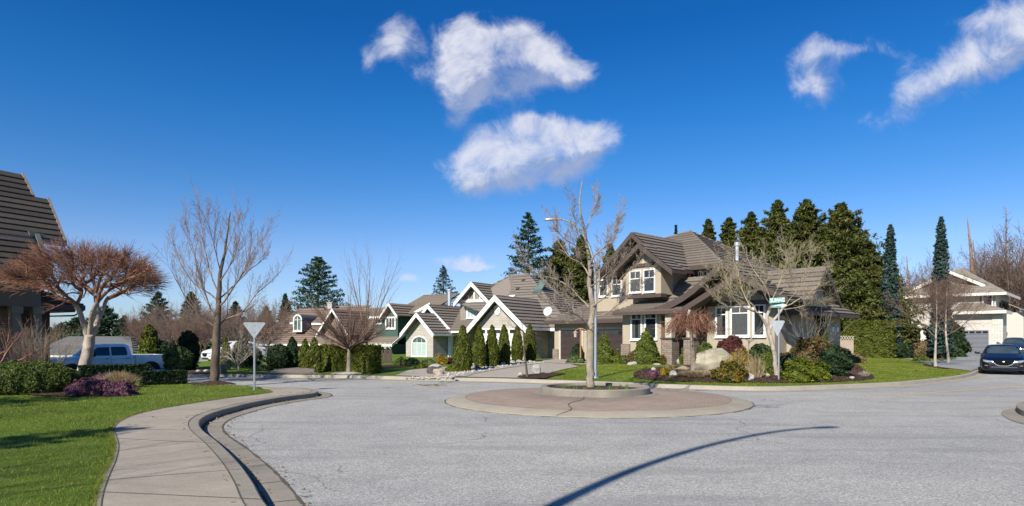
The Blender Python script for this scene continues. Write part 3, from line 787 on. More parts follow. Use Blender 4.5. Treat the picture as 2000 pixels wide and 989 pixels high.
def conifer(name, label, group, loc, h, rad, seed, mat, n_b=90, cards_b=70, size=.16, droop=-.25, prof=1.0, z0=.06, leader=.08, bark=None, up=0.0, asp=.32, cat='tree', irregular=.25, spiky=.0, tpow=.5):
    rng = np.random.default_rng(seed); root = thing(name, label, cat, loc, 0, group)
    tb = TubeBatch(); tb.add([(0, 0, -.2), (0, 0, h*.5), (0, 0, h)], [h*.022, h*.013, .01], 8)
    PP, NN = [], []
    for i in range(n_b):
        f = z0+(1-z0)*((i+rng.random())/n_b)**.92; L = rad*((1-f)**prof)*(1-irregular/2+irregular*rng.random()*1.3)+.03*rad
        if f > .8: L *= .85+.3*rng.random()
        L *= 1+spiky*rng.random()**4
        a = i*2.399+rng.random()*.6; z = f*h
        t = rng.random(cards_b)**tpow; m = min(cards_b, max(6, int(cards_b*(.25+.75*L/rad)))); t = t[:m]
        dx, dy = math.cos(a), math.sin(a); dr = droop*(1-f)+up
        lat = rng.normal(0, .16, m)*L*(t*.9+.15)*1.1
        P = np.stack([dx*t*L-dy*lat, dy*t*L+dx*lat, z+dr*L*t+.18*L*t*t+rng.normal(0, .035*L+.02, m)], 1)
        N_ = np.tile([dx*.3, dy*.3, .9], (m, 1)); PP.append(P); NN.append(N_)
        if i % 3 == 0 and L > .4: tb.add([(0, 0, z), (dx*L*.45, dy*L*.45, z+dr*L*.45+.04*L), (dx*L*.85, dy*L*.85, z+dr*L*.85+.13*L)], [.03, .02, .008], 3)
    m = 60; t = rng.random(m); PP.append(np.stack([rng.normal(0, .03*rad, m)*(1-t)*2, rng.normal(0, .03*rad, m)*(1-t)*2, h*(1-leader*1.3*(1-t))], 1)); NN.append(np.tile([0, 0, 1.], (m, 1)))
    P = np.concatenate(PP); P[:, 2] = np.maximum(P[:, 2], .05)
    V, Fq = cards(P, np.concatenate(NN), size, rng, asp, .7)
    tb.build('trunk', bark or M_barkd, root); np_mesh('crown', V, [Fq], mat, root)
    return root
def spikes(name, label, cat, loc, dims, n, seed, mat, group=None, blade=.012, lean=.4, flower=None, dome=True):
    """clump of upright or arching blades / twigs"""
    rng = np.random.default_rng(seed); root = thing(name, label, cat, loc, 0, group)
    w, d, h = dims[0]/2, dims[1]/2, dims[2]
    a = rng.random(n)*2*math.pi; q = np.sqrt(rng.random(n))
    bx, by = np.cos(a)*q*w*.55, np.sin(a)*q*d*.55
    hh = h*(.6+.4*rng.random(n))*(1-.45*q*q if dome else 1)
    tx, ty = bx*(1.7)+rng.normal(0, lean*.18, n)*w, by*1.7+rng.normal(0, lean*.18, n)*d
    P0 = np.stack([bx, by, np.zeros(n)], 1); P2 = np.stack([tx, ty, hh], 1); P1 = P0*.55+P2*.45; P1[:, 2] += hh*.12
    s = rng.normal(0, 1, (n, 3)); s[:, 2] = 0; s /= np.linalg.norm(s, axis=1, keepdims=True)+1e-9; s *= blade
    V = np.stack([P0-s, P0+s, P1-s*.8, P1+s*.8, P2], 1).reshape(-1, 3); k = np.arange(n)[:, None]*5
    np_mesh('blades' if flower is None else 'stems', V, [k+np.array([[0, 1, 3, 2]]), k+np.array([[2, 3, 4]])], mat, root)
    if flower:
        fm, fn, fs = flower; i = rng.integers(0, n, fn); t = .45+.6*rng.random((fn, 1))
        Pf = P0[i]*(1-t)+P2[i]*t+rng.normal(0, .03, (fn, 3)); V, Fq = cards(Pf, np.tile([0, 0, 1.], (fn, 1)), fs, rng, .8, 1.0)
        np_mesh('blossom', V, [Fq], fm, root)
    return root
def rock(name, label, loc, dims, seed, mat, group=None, rz=0, cat='rock', pointy=0):
    bm = bmesh.new(); bmesh.ops.create_icosphere(bm, subdivisions=4, radius=1)
    rng = random.Random(seed); planes = []
    for k in range(16):
        n = Vector((rng.uniform(-1, 1), rng.uniform(-1, 1), rng.uniform(-.6, 1))).normalized(); planes.append((n, rng.uniform(.58, .9)))
    from mathutils import noise as mn
    for v in bm.verts:
        p = v.co.copy()
        for n, d in planes:
            e = p.dot(n)-d
            if e > 0: p -= n*e*.92
        p *= 1+.09*mn.noise(p*2.2+Vector((seed, 0, 0)))+.04*mn.noise(p*7)
        if pointy: p.x *= 1-.35*pointy*max(0, p.z); p.y *= 1-.35*pointy*max(0, p.z)
        v.co = Vector((p.x*dims[0]/1.6, p.y*dims[1]/1.6, p.z*dims[2]/1.6+dims[2]*.38))
    me = bpy.data.meshes.new(name); bm.to_mesh(me); bm.free(); me.materials.append(mat)
    for p in me.polygons: p.use_smooth = True
    me.set_sharp_from_angle(angle=R(28))
    o = bpy.data.objects.new(name, me); col.objects.link(o); o.location = loc; o.rotation_euler = (0, 0, rz)
    return tag(o, label, cat, group)

# --- foliage and bark materials
M_barkd = barkm('dark_bark', (.045, .03, .022), (.11, .08, .06))
M_barkg = barkm('grey_bark', (.12, .095, .075), (.27, .225, .185), (.1, .11, .05))
M_barkp = barkm('pale_bark', (.22, .175, .14), (.44, .37, .30), None, 4)
M_barkb = barkm('brown_bark', (.05, .036, .027), (.145, .108, .082))
M_birch = barkm('white_bark', (.2, .165, .13), (.46, .40, .33), (.12, .09, .07), 5)
M_twig = barkm('twigs_tan', (.17, .13, .1), (.33, .27, .21))
M_twigy = barkm('twigs_mossy', (.19, .16, .09), (.40, .34, .23))
M_twigr = barkm('twigs_red', (.13, .06, .04), (.29, .15, .10))
M_twigp = barkm('twigs_mauve', (.13, .095, .08), (.27, .195, .165))
M_twigb = barkm('twigs_brown', (.10, .065, .05), (.23, .15, .115))
L_cedar = leafm('cedar_leaf', [(.016, .03, .009), (.05, .075, .016), (.105, .125, .026), (.15, .12, .035)], .5)
L_fir = leafm('fir_leaf', [(.012, .03, .016), (.032, .068, .032), (.07, .115, .05)], .5)
L_blue = leafm('blue_leaf', [(.02, .045, .035), (.055, .095, .08), (.13, .18, .16)], .8)
L_dkcon = leafm('dark_conifer_leaf', [(.008, .02, .008), (.025, .05, .018), (.055, .085, .025)], .5)
L_cyp = leafm('cypress_leaf', [(.03, .045, .006), (.08, .10, .012), (.17, .17, .022)], 2)
L_box = leafm('box_leaf', [(.03, .05, .01), (.08, .115, .022), (.17, .2, .045)], 2.5)
L_topi = leafm('topiary_leaf', [(.035, .058, .010), (.095, .125, .018), (.18, .2, .035)], 3)
L_dark = leafm('dark_leaf', [(.007, .016, .006), (.02, .042, .015), (.05, .085, .03)], 2)
L_rhod = leafm('rhododendron_leaf', [(.03, .05, .015), (.1, .14, .04), (.2, .24, .08)], 1.5)
L_redl = leafm('russet_leaf', [(.09, .03, .015), (.16, .09, .035), (.1, .11, .03), (.28, .16, .09)], 2)
L_wine = leafm('wine_leaf', [(.045, .012, .012), (.1, .028, .026), (.16, .055, .045)], 2)
L_heath = leafm('heather_leaf', [(.06, .025, .035), (.14, .05, .085), (.26, .1, .17), (.13, .08, .06)], 3)
L_straw = leafm('straw_leaf', [(.2, .14, .07), (.36, .27, .15), (.5, .41, .26)], 3)
L_gold = leafm('gold_leaf', [(.1, .08, .01), (.28, .19, .012), (.5, .32, .015)], 3)
L_orng = leafm('orange_green_leaf', [(.02, .035, .008), (.08, .085, .012), (.26, .14, .02)], 3)
L_jun = leafm('juniper_leaf', [(.03, .05, .006), (.1, .125, .01), (.22, .23, .015)], 2)
L_pink = leafm('pink_petal', [(.45, .2, .25), (.62, .38, .42), (.7, .55, .56)], 4)
L_tan = leafm('tan_leaf', [(.1, .07, .035), (.22, .16, .08), (.33, .25, .14)], 3)
L_green = leafm('fresh_green_leaf', [(.04, .09, .015), (.09, .17, .03), (.17, .26, .05)], 3)
M_rockg = flat('grey_rock', (.36, .34, .31), .85, var=.35, scale=3, bmp=.6)
M_rocko = flat('ochre_rock', (.34, .28, .2), .85, var=.4, scale=2.2, bmp=.7)
M_rockw = flat('white_rock', (.36, .34, .30), .8, var=.35, scale=4, bmp=.4)
M_rockd = flat('dark_rock', (.09, .07, .065), .8, var=.3, scale=4, bmp=.4)
# ================================================================ HOUSES: helpers
class Fr:
    """a house's own axes: x along its front (to the right), y into the depth, z up from its base"""
    def __init__(s, ox, oy, oz, phi):
        s.o = Vector((ox, oy, oz)); s.phi = R(phi); s.M = Matrix.Rotation(s.phi, 3, 'Z'); s.I = s.M.inverted()
        s.c = s.I @ (Vector((0, 0, EYE))-s.o)
    def ray(s, px, py): return s.I @ Vector(((px-1000)/F, 1, -(py-HZ)/F))
    def fy(s, px, py, y0):
        d = s.ray(px, py); t = (y0-s.c.y)/d.y; p = s.c+d*t; return (p.x, p.z)
    def fx(s, px, py, x0):
        d = s.ray(px, py); t = (x0-s.c.x)/d.x; p = s.c+d*t; return (p.y, p.z)
    def fz(s, px, py, z0):
        d = s.ray(px, py); t = (z0-s.c.z)/d.z; p = s.c+d*t; return (p.x, p.y)
def clipz(poly, z0, z1):
    def cut(P, f):
        o = []
        for i in range(len(P)):
            a, b = P[i], P[(i+1) % len(P)]; fa, fb = f(a), f(b)
            if fa >= 0: o.append(a)
            if (fa >= 0) != (fb >= 0): o.append(a.lerp(b, fa/(fa-fb)))
        return o
    P = cut(poly, lambda p: p.z-z0)
    return cut(P, lambda p: z1-p.z) if P else []
def roofplane(mb, pts, course=.36, th=.07, under=.07):
    P = [Vector(p) for p in pts]; n = (P[1]-P[0]).cross(P[2]-P[0])
    if n.length < 1e-6: n = (P[2]-P[0]).cross(P[3]-P[0])
    n.normalize()
    if n.z < 0: n = -n
    za, zb = min(p.z for p in P), max(p.z for p in P); s = math.sqrt(max(1e-4, 1-n.z*n.z)); dz = course*s
    k = max(1, int(math.ceil((zb-za)/dz))); dz = (zb-za)/k
    for i in range(k):
        z0, z1 = za+i*dz, za+(i+1)*dz; Q = clipz(P, z0, z1)
        if len(Q) < 3: continue
        L = [q+n*(th*(z1-q.z)/dz+.004) for q in Q]; mb.add(L, [tuple(range(len(L)))])
        for j in range(len(Q)):
            a, b = Q[j], Q[(j+1) % len(Q)]
            if abs(a.z-z0) < 1e-4 and abs(b.z-z0) < 1e-4: mb.add([a-n*.01, b-n*.01, L[(j+1) % len(Q)], L[j]], [(0, 1, 2, 3)])
    if under: mb.add([p-n*.004 for p in P]+[p-n*under for p in P], [tuple(range(len(P), 2*len(P)))]+[(i, (i+1) % len(P), (i+1) % len(P)+len(P), i+len(P)) for i in range(len(P))])
def cap(mb, a, b, r=.07):
    """ridge or hip tiles"""
    a, b = Vector(a), Vector(b); n = max(1, int((b-a).length/.4)); t = (b-a).normalized()
    s = t.cross(Vector((0, 0, 1))).normalized()
    for i in range(n):
        p, q = a.lerp(b, i/n), a.lerp(b, (i+1)/n+.02)
        for (u, w, h0, h1) in ((p, q, .02, .045),):
            vs = []
            for (c, hh, rr_) in ((u, h0+.03, r*1.15), (w, h1+.03, r)):
                vs += [c-s*rr_-Vector((0, 0, .03)), c-s*rr_*.5+Vector((0, 0, hh)), c+s*rr_*.5+Vector((0, 0, hh)), c+s*rr_-Vector((0, 0, .03))]
            mb.add(vs, [(0, 1, 5, 4), (1, 2, 6, 5), (2, 3, 7, 6), (0, 3, 2, 1)])
def board(mb, a, b, h, t, side='y'):
    """sloping board from a to b (top edge), h deep, t thick, out of the wall"""
    a, b = Vector(a), Vector(b); d = Vector((0, -t, 0)) if side == 'y' else Vector((t, 0, 0))
    vs = [a, b, b-Vector((0, 0, h)), a-Vector((0, 0, h))]
    mb.prism(vs, d)
def window(root, x0, x1, z0, z1, y, glass, white, cols=2, transom=0, trim=.12, proud=.05, side='y', arch=0, curtain=None, name='window', sill=True, bars=0):
    """frame (part) > pane, curtain (sub-parts). side 'y': wall faces -y; 'x': wall faces +x (x0,x1 are then y values)"""
    def B(mb, a0, a1, d0, d1, b0, b1):
        if side == 'y': mb.box(a0, a1, y-d1, y-d0, b0, b1)
        else: mb.box(y+d0, y+d1, a0, a1, b0, b1)
    m = MB(); t = trim
    B(m, x0-t, x0, 0, proud, z0-t, z1+(0 if arch else t)); B(m, x1, x1+t, 0, proud, z0-t, z1+(0 if arch else t))
    B(m, x0, x1, 0, proud, z0-t, z0)
    if not arch: B(m, x0, x1, 0, proud, z1, z1+t)
    if sill: B(m, x0-t*1.25, x1+t*1.25, 0, proud+.05, z0-t-.05, z0-t-.002)
    s = .03
    for i in range(1, cols):
        x = x0+(x1-x0)*i/cols; B(m, x-s, x+s, .004, proud-.012, z0, z1+(arch*.8 if arch else 0))
    if transom:
        z = z1-(z1-z0)*transom; B(m, x0, x1, .005, proud-.013, z-s*.8, z+s*.8)
        for i in range(1, cols*2):
            if i % 2 == 0 and cols > 1: continue
            x = x0+(x1-x0)*i/(cols*2); B(m, x-s*.4, x+s*.4, .006, proud-.02, z, z1)
    for i in range(1, bars):
        x = x0+(x1-x0)*i/bars; B(m, x-s*.45, x+s*.45, .006, proud-.02, z0, z1+arch*.7)
    if arch:
        xc, w = (x0+x1)/2, (x1-x0)/2; k = 12
        for i in range(k):
            a, b = math.pi*i/k, math.pi*(i+1)/k
            def P(r, an, hh): return (xc-math.cos(an)*r, y, z1+math.sin(an)*hh)
            q = [P(w, a, arch), P(w, b, arch), P(w+t, b, arch+t), P(w+t, a, arch+t)]
            m.prism(q, (0, -proud, 0))
    f = m.build(name, white, root)
    g = MB(); B(g, x0, x1, .001, .012, z0, z1)
    if arch:
        xc, w = (x0+x1)/2, (x1-x0)/2
        g.prism([(xc-math.cos(math.pi*i/14)*w, y-.001, z1+math.sin(math.pi*i/14)*arch) for i in range(15)], (0, -.011, 0))
    g.build('pane', glass, f)
    if curtain:
        mc, fr = curtain; c = MB()
        n = 14
        for (a, b) in fr:
            a, b = x0+(x1-x0)*a, x0+(x1-x0)*b; k = max(3, int((b-a)/.09))
            for i in range(k):
                u, v = a+(b-a)*i/k, a+(b-a)*(i+1)/k; d = .016 if i % 2 else .022
                if side == 'y': c.box(u, v, y-d, y-.0125, z0+.02, z1-.02)
                else: c.box(y+.0125, y+d, u, v, z0+.02, z1-.02)
        c.build('curtain', mc, f)
    return f
def garage_door(root, x0, x1, z1, y, mat, lights=None, panels=5, name='garage_door'):
    m = MB()
    for i in range(panels):
        a, b = z1*i/panels, z1*(i+1)/panels
        m.box(x0, x1, y-.02, y+.03, a, b-.015)
        k = max(2, int((x1-x0)/.6))
        for j in range(k):
            u, v = x0+(x1-x0)*(j+.1)/k, x0+(x1-x0)*(j+.9)/k; m.box(u, v, y-.032, y-.0202, a+.08, b-.1)
    m.box(x0, x1, y+.031, y+.04, 0, z1)
    d = m.build(name, mat, root)
    if lights:
        g = MB(); k = lights; a, b = z1*(panels-1)/panels, z1
        for j in range(k): g.box(x0+(x1-x0)*(j+.12)/k, x0+(x1-x0)*(j+.88)/k, y-.04, y-.0325, a+.1, b-.1)
        g.build('window', M_glass, d)
    return d
M_glass = glassm('window_glass', (.02, .024, .028)); M_glassg = glassm('green_glass', (.09, .14, .12), .1)
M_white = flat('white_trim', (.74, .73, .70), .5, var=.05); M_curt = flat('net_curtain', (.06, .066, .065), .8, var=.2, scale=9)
M_curt2 = flat('pale_curtain', (.34, .42, .39), .8, var=.15, scale=9)
M_stucco = flat('tan_stucco', (.37, .31, .225), .9, var=.07, scale=1.5, bmp=.25); M_batten = flat('pale_batten', (.46, .415, .33), .7, var=.06)
M_brown = flat('dark_brown_trim', (.075, .052, .043), .55, var=.12); M_browndoor = flat('brown_door', (.045, .03, .027), .5, var=.12)
M_roof = tilem('grey_tiles', (.125, .103, .086), (.205, .17, .142), (.15, .135, .1))
M_roof2 = tilem('taupe_tiles', (.14, .118, .1), (.225, .19, .16))
M_roofb = tilem('brown_shingles', (.15, .105, .08), (.25, .185, .145)); M_roofg = tilem('worn_shingles', (.155, .125, .095), (.25, .205, .16), (.13, .12, .09))
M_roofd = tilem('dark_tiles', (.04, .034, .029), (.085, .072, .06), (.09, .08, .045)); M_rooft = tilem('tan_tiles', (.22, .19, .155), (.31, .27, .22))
M_stone = brickm('ledge_stone', (.20, .15, .12), (.33, .26, .21), (.07, .055, .045), .32, .1, .012)
M_lime = brickm('pale_ashlar', (.37, .33, .29), (.47, .43, .38), (.36, .33, .30), .5, .12, .006)
M_steel = flat('galvanised_steel', (.42, .44, .46), .42, .75, var=.12, scale=8); M_al = flat('aluminium', (.6, .61, .62), .35, .6, var=.06)

# ================================================================ MAIN HOUSE (dark brown and tan, two storeys)
mh = Fr(PX(1083, 42), 42, .30, -47)
H1 = thing('two_storey_house', 'large tan stucco house with dark brown gables and grey tiled roof on the corner lot', 'house', mh.o, mh.phi)
def house_main():
    fy, fx = mh.fy, mh.fx
    B0 = -.5
    xb0, _ = fy(1216, 690, -1.1); xb1, _ = fy(1291, 690, -1.1)           # bay beside the garage
    zg = fy(1150, 618, 0)[1]                                             # garage wall top
    yU = .5
    xu0 = fy(1160, 560, yU)[0]; xu1, zu = fy(1310, 522, yU)                                # upper storey
    xw0, _ = fy(1381, 640, -1.0); xw1, _ = fy(1513, 640, -1.0)           # wing with the big windows
    xE = fy(1546, 640, .3)[0]
    yB = fx(1641, 640, xE)[0]
    zwe = fy(1440, 596, -1.0)[1]                                         # wing wall top under the band
    # ---------- walls
    w = MB()
    w.box(0, xb0+.3, 0, 7, B0, zg)                                       # garage block
    w.box(xb0, xb1, -1.1, 7, B0, fy(1250, 606, -1.1)[1])
    w.box(xu0, xu1, yU, 6, 2.3, zu+.12)
    xr1 = xw1+1.0
    yR = fx(1343, 540, xu1)[0]
    w.box(xu1-.2, fy(1402, 530, yR)[0], yR, yR+3, 2.0, fy(1365, 520, yR)[1]-.02)            # recessed upper wall
    w.box(xw0, xw1, -1.0, 5, B0, zwe)
    w.box(xw1-.2, xE, .3, yB, B0, 2.95)
    w.box(xb1-.2, xw0+.2, 2.2, 8, B0, 3.4)                               # back of the porch
    w.build('wall', M_stucco, H1)
    # ---------- roofs
    rf = MB()
    ze = fy(1064, 628, -.55)[1]
    xl = fy(1064, 628, -.55)[0]; zt = ze+1.75
    roofplane(rf, [(xl, -.55, ze), (xb0+.1, -.55, ze), (xb0+.1, 3.2, zt+.1), (xl+3.0, 3.2, zt+.1)])
    roofplane(rf, [(xl, -.55, ze), (xl+3.0, 3.2, zt+.1), (xl+3.0, 5.0, zt+.1), (xl, 8, ze)])
    cap(rf, (xl, -.55, ze), (xl+3.0, 3.2, zt+.1))
    # pent roof over the bay
    pe = fy(1197, 611, -1.75); pf = fy(1300, 598, -1.75)
    zp = pe[1]; roofplane(rf, [(pe[0], -1.75, zp), (pf[0]+1.2, -1.75, zp), (pf[0]+1.2, yU, zp+.75), (pe[0]+.5, yU, zp+.75)])
    # upper nested gables
    def gable(px, py, rx, ry, y0, y1, mbr, lx=None, h=.3):
        xp, zr = fy(px, py, y0); xr, ze_ = fy(rx, ry, y0); hw = xr-xp
        xL = xp-hw
        roofplane(rf, [(xp, y0, zr), (xr, y0, ze_), (xr, y1, ze_), (xp, y1, zr)])
        roofplane(rf, [(xL, y0, ze_), (xp, y0, zr), (xp, y1, zr), (xL, y1, ze_)])
        cap(rf, (xp, y0, zr), (xp, y1, zr))
        board(mbr, (xL-.03, y0-.02, ze_-.0), (xp, y0-.02, zr+.03), h, .06); board(mbr, (xp, y0-.02, zr+.03), (xr+.03, y0-.02, ze_), h, .06)
        mbr.box(xr-.02, xr+.05, y0, y1, ze_-.17, ze_-.012); mbr.box(xL-.05, xL+.02, y0, y1, ze_-.17, ze_-.012)
        return xp, zr, xL, xr, ze_
    br = MB()
    g1 = gable(1234, 455, 1311, 524, yU-.9, 6.2, br)
    g2 = gable(1248, 476, 1313, 527, yU-1.75, yU-.4, br)
    # upper bay under the small gable
    bx0 = fy(1222, 560, -.7)[0]; bx1 = fy(1291, 560, -.7)[0]; bz0 = fy(1255, 582, -.7)[1]; bz1 = fy(1255, 521, -.7)[1]
    # main hip
    ya = 6.2; xa, za = fy(1348, 452, ya)
    yf = yR-.55; zh = fy(1342, 522, yf)[1]; xh0 = fy(1342, 522, yf)[0]; xh1, _ = fy(1414, 512, yf)
    zv = g1[1]
    def rayp(px, py, p0, n):
        d = mh.ray(px, py); t = (Vector(p0)-mh.c).dot(n)/d.dot(n); return mh.c+d*t
    A_ = Vector((xa, ya, za)); e0 = Vector((xh0, yf, zh)); e1 = Vector((xh1, yf, zh))
    nf = (e1-e0).cross(A_-e0).normalized(); V_ = rayp(1291, 468, e0, nf)
    roofplane(rf, [e0, e1, A_, V_])
    xR = xE+.3; zR = 3.0
    nr_ = (e1-A_).cross(Vector((0, 1, 0))).normalized()
    q1, q2, q3 = rayp(1436, 538, A_, nr_), rayp(1575, 575, A_, nr_), rayp(1530, 530, A_, nr_)
    roofplane(rf, [A_, e1, q1, q2, q3]); cap(rf, A_, q3)
    roofplane(rf, [A_, q3, (xu0-.3, q3.y, zh), (xu0-.3, V_.y+.5, V_.z), V_][:2]+[(xu0+2, q3.y+1, zh), (V_.x-.5, V_.y+2, V_.z-.3), V_][:1])
    cap(rf, (xa, ya, za), (xh1, yf, zh)); cap(rf, V_, (xa, ya, za))
    roofplane(rf, [V_, A_, (xa, ya+3.5, zh), (V_.x-2, V_.y+3, zh)])
    # right wing: ridge along the front, gable end on the right
    xg = fy(1586, 587, -.3)[0]; zge = fy(1586, 587, -.3)[1]; yr_, zrr = fx(1615, 523, xg)
    roofplane(rf, [(xh1-2.5, -.3, zge), (xg, -.3, zge), (xg, yr_, zrr), (xh1-2.5, yr_, zrr)])
    roofplane(rf, [(xh1-2.5, 2*yr_+.3, zge), (xg, 2*yr_+.3, zge), (xg, yr_, zrr), (xh1-2.5, yr_, zrr)])
    cap(rf, (xh1-2.5, yr_, zrr), (xg, yr_, zrr))
    board(br, (xg-.02, -.33, zge), (xg-.02, yr_, zrr+.02), .26, .06, 'x'); board(br, (xg-.02, yr_, zrr+.02), (xg-.02, 2*yr_+.33, zge), .26, .06, 'x')
    gw = MB(); gw.prism([(xg-.5, 0, zge-.2), (xg-.5, 2*yr_, zge-.2), (xg-.5, yr_, zrr-.15)], (-.15, 0, 0))
    # skirt roof on the right side
    ye0 = -.3; xs = xE+.75; zs = 2.72
    roofplane(rf, [(xs, ye0-.1, zs), (xs, yB+.5, zs), (xE-.4, yB-.2, zs+.75), (xE-.4, .5, zs+.75)])
    roofplane(rf, [(xw1-.1, ye0-.1, zs), (xs, ye0-.1, zs), (xE-.4, .5, zs+.75), (xw1-.1, .5, zs+.75)])
    # wing gables: outer with the long sweeping left slope, inner over the windows
    yo = -1.45; xp, zp2 = fy(1413, 510, yo); 
    tr = [(1413, 510), (1385, 535), (1358, 560), (1335, 577), (1312, 590), (1288, 600), (1262, 607)]
    L = [fy(a, b, yo) for a, b in tr]
    for (a, b) in zip(L[:-1], L[1:]):
        roofplane(rf, [(b[0], yo, b[1]), (a[0], yo, a[1]), (a[0], 4.5, a[1]), (b[0], 4.5, b[1])])
        board(br, (b[0], yo-.02, b[1]+.03), (a[0], yo-.02, a[1]+.03), .36, .07)
    sl = (L[0][1]-L[2][1])/(L[0][0]-L[2][0]); xr2 = fy(1520, 600, yo)[0]+.2; zr2 = L[0][1]-sl*(xr2-xp)
    roofplane(rf, [(xp, yo, zp2), (xr2, yo, zr2), (xr2, 4.5, zr2), (xp, 4.5, zp2)])
    board(br, (xp, yo-.02, zp2+.03), (xr2+.04, yo-.02, zr2+.03), .36, .07); cap(rf, (xp, yo, zp2), (xp, 5.5, zp2))
    yi = -2.35; xq, zq = fy(1440, 534, yi); 
    ml = fy(1334, 602, yi); xqr = xq+(xq-ml[0])*.82; zqr = zq-(zq-ml[1])*.82
    roofplane(rf, [(ml[0], yi, ml[1]), (xq, yi, zq), (xq, -.9, zq), (ml[0], -.9, ml[1])]); roofplane(rf, [(xq, yi, zq), (xqr, yi, zqr), (xqr, -.9, zqr), (xq, -.9, zq)])
    board(br, (ml[0]-.03, yi-.02, ml[1]+.03), (xq, yi-.02, zq+.03), .3, .06); board(br, (xq, yi-.02, zq+.03), (xqr+.03, yi-.02, zqr+.03), .3, .06)
    rf.build('roof', M_roof, H1)
    # ---------- trim
    br.box(bx0-.06, bx1+.1, -.86, -.3, bz0-.02, bz0+.18)                  # sill band of the bay
    br.box(xl, xb0, -.62, -.55, ze-.2, ze-.01)
    br.box(pe[0], pf[0]+1.2, -1.82, -1.75, zp-.17, zp-.01)
    br.box(g1[3]-.1, xh1, yf-.07, yf, zh-.2, zh-.01)
    br.box(xw1-.1, xs, ye0-.17, ye0-.1, zs-.18, zs-.01); br.box(xs, xs+.07, ye0-.17, yB+.5, zs-.18, zs-.01)
    br.box(xw0-.3, xw1+.06, -1.12, -.9, zwe-.02, zwe+.2)
    br.build('trim', M_brown, H1)
    # gable walls with battens
    gw.prism([(bx0-.1, -.5, bz1-.1), (bx1+.1, -.5, bz1-.1), (g2[0], -.5, g2[1]-.32)], (0, -.12, 0))
    gw.box(bx0, bx1, -.7, yU, bz0+.16, bz1)
    gw.prism([(g1[2]+.7, yU+.001, g1[4]+.1), (g1[3]-.45, yU+.001, g1[4]+.1), (g1[0], yU+.001, g1[1]-.25)], (0, -.1, 0))
    gw.prism([(xw0-.6, -.95, zwe+.18), (xw1, -.95, zwe+.18), (xq+.05, -.95, zq-.3)], (0, -.1, 0))
    gw.prism([(L[3][0], -.6, zwe), (xr2-.6, -.6, zwe), (xp, -.6, zp2-.3)], (0, .1, 0))
    gw.build('gable_wall', M_stucco, H1)
    bb = MB()
    for fx_ in (.3, .5, .7):
        x = bx0+(bx1-bx0)*fx_; zt_ = min(g2[1]-.35-abs(x-g2[0])*.85, g2[1]-.4); bb.box(x-.07, x+.07, -.66, -.622, bz1+.17, max(zt_, bz1+.3)); bb.build('batten', M_batten, H1); bb = MB()
    for fx_ in (.12, .3, .48, .66, .84):
        x = xw0+(xw1-xw0)*fx_; zt_ = zq-.42-abs(x-xq)*((zq-zqr)/(xqr-xq)); bb.box(x-.07, x+.07, -1.09, -1.052, zwe+.2, max(zt_, zwe+.3)); bb.build('batten', M_batten, H1); bb = MB()
    bd = MB(); bd.box(bx0-.08, bx1+.08, -.78, -.5, bz1-.02, bz1+.17); bd.build('band', M_brown, H1)
    # ---------- windows
    def win(a, b, c, d, y, **k):
        x0, z1 = fy(a, b, y); x1, z0 = fy(c, d, y); return window(H1, x0, x1, z0, z1, y, M_glass, M_white, **k)
    full = [(0, 1)]
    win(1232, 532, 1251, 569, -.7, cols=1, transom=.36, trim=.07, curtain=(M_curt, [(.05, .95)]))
    win(1259, 529, 1278, 568, -.7, cols=1, transom=.36, trim=.07)
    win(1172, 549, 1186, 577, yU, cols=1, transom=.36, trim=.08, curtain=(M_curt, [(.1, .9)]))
    win(1197, 545, 1213, 576, yU, cols=1, transom=.36, trim=.08)
    win(1349, 534, 1380, 547, yR, cols=2, transom=.0, trim=.08, bars=4)
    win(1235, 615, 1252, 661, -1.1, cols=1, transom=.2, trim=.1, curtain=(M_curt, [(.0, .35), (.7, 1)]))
    win(1262, 613, 1281, 660, -1.1, cols=1, transom=.2, trim=.1)
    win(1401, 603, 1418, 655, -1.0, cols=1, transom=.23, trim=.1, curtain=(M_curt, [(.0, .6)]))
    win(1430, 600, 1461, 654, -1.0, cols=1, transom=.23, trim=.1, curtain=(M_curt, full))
    win(1474, 598, 1492, 654, -1.0, cols=1, transom=.23, trim=.1)
    # ---------- garage doors with pale surround
    sr = MB(); a = fy(1096, 646, 0)[0]; b = fy(1136, 646, 0)[0]; zd = fy(1115, 645, 0)[1]; c = fy(1163, 640, 0)[0]; d = xb0-.05
    for (u, v) in ((a, b), (c, d)):
        sr.box(u-.16, u, -.06, 0, 0, zd+.15); sr.box(v, v+.16, -.06, 0, 0, zd+.15); sr.box(u, v, -.06, 0, zd, zd+.15)
    sr.build('door_surround', M_batten, H1)
    garage_door(H1, a, b, zd, -.012, M_browndoor, 4); garage_door(H1, c, d, zd, -.012, M_browndoor, 5)
    # ---------- stone piers and porch
    st = MB(); st.box(-.08, a-.2, -.1, .3, B0, fy(1090, 682, 0)[1]); st.build('stone_pier', M_stone, H1); st = MB()
    st.box(xb0-.05, xb0+.55, -1.2, -.8, B0, fy(1225, 672, -1.1)[1]); st.build('stone_pier', M_stone, H1); st = MB()
    p0 = fy(1292, 660, -1.7)[0]; p1 = fy(1312, 660, -1.7)[0]; zpier = fy(1300, 663, -1.7)[1]
    st.box(p0, p1, -1.7, -1.0, B0, zpier); st.build('stone_pier', M_stone, H1); st = MB()
    p2 = fy(1337, 660, -1.5)[0]; st.box(p2, p2+.55, -1.6, -1.0, B0, zpier)
    st.build('stone_pier', M_stone, H1)
    cp = MB(); cp.box(p0-.06, p1+.06, -1.76, -.94, zpier, zpier+.09); cp.build('pier_cap', M_brown, H1); cp = MB(); cp.box(p2-.06, p2+.6, -1.66, -.94, zpier, zpier+.09); cp.build('pier_cap', M_brown, H1)
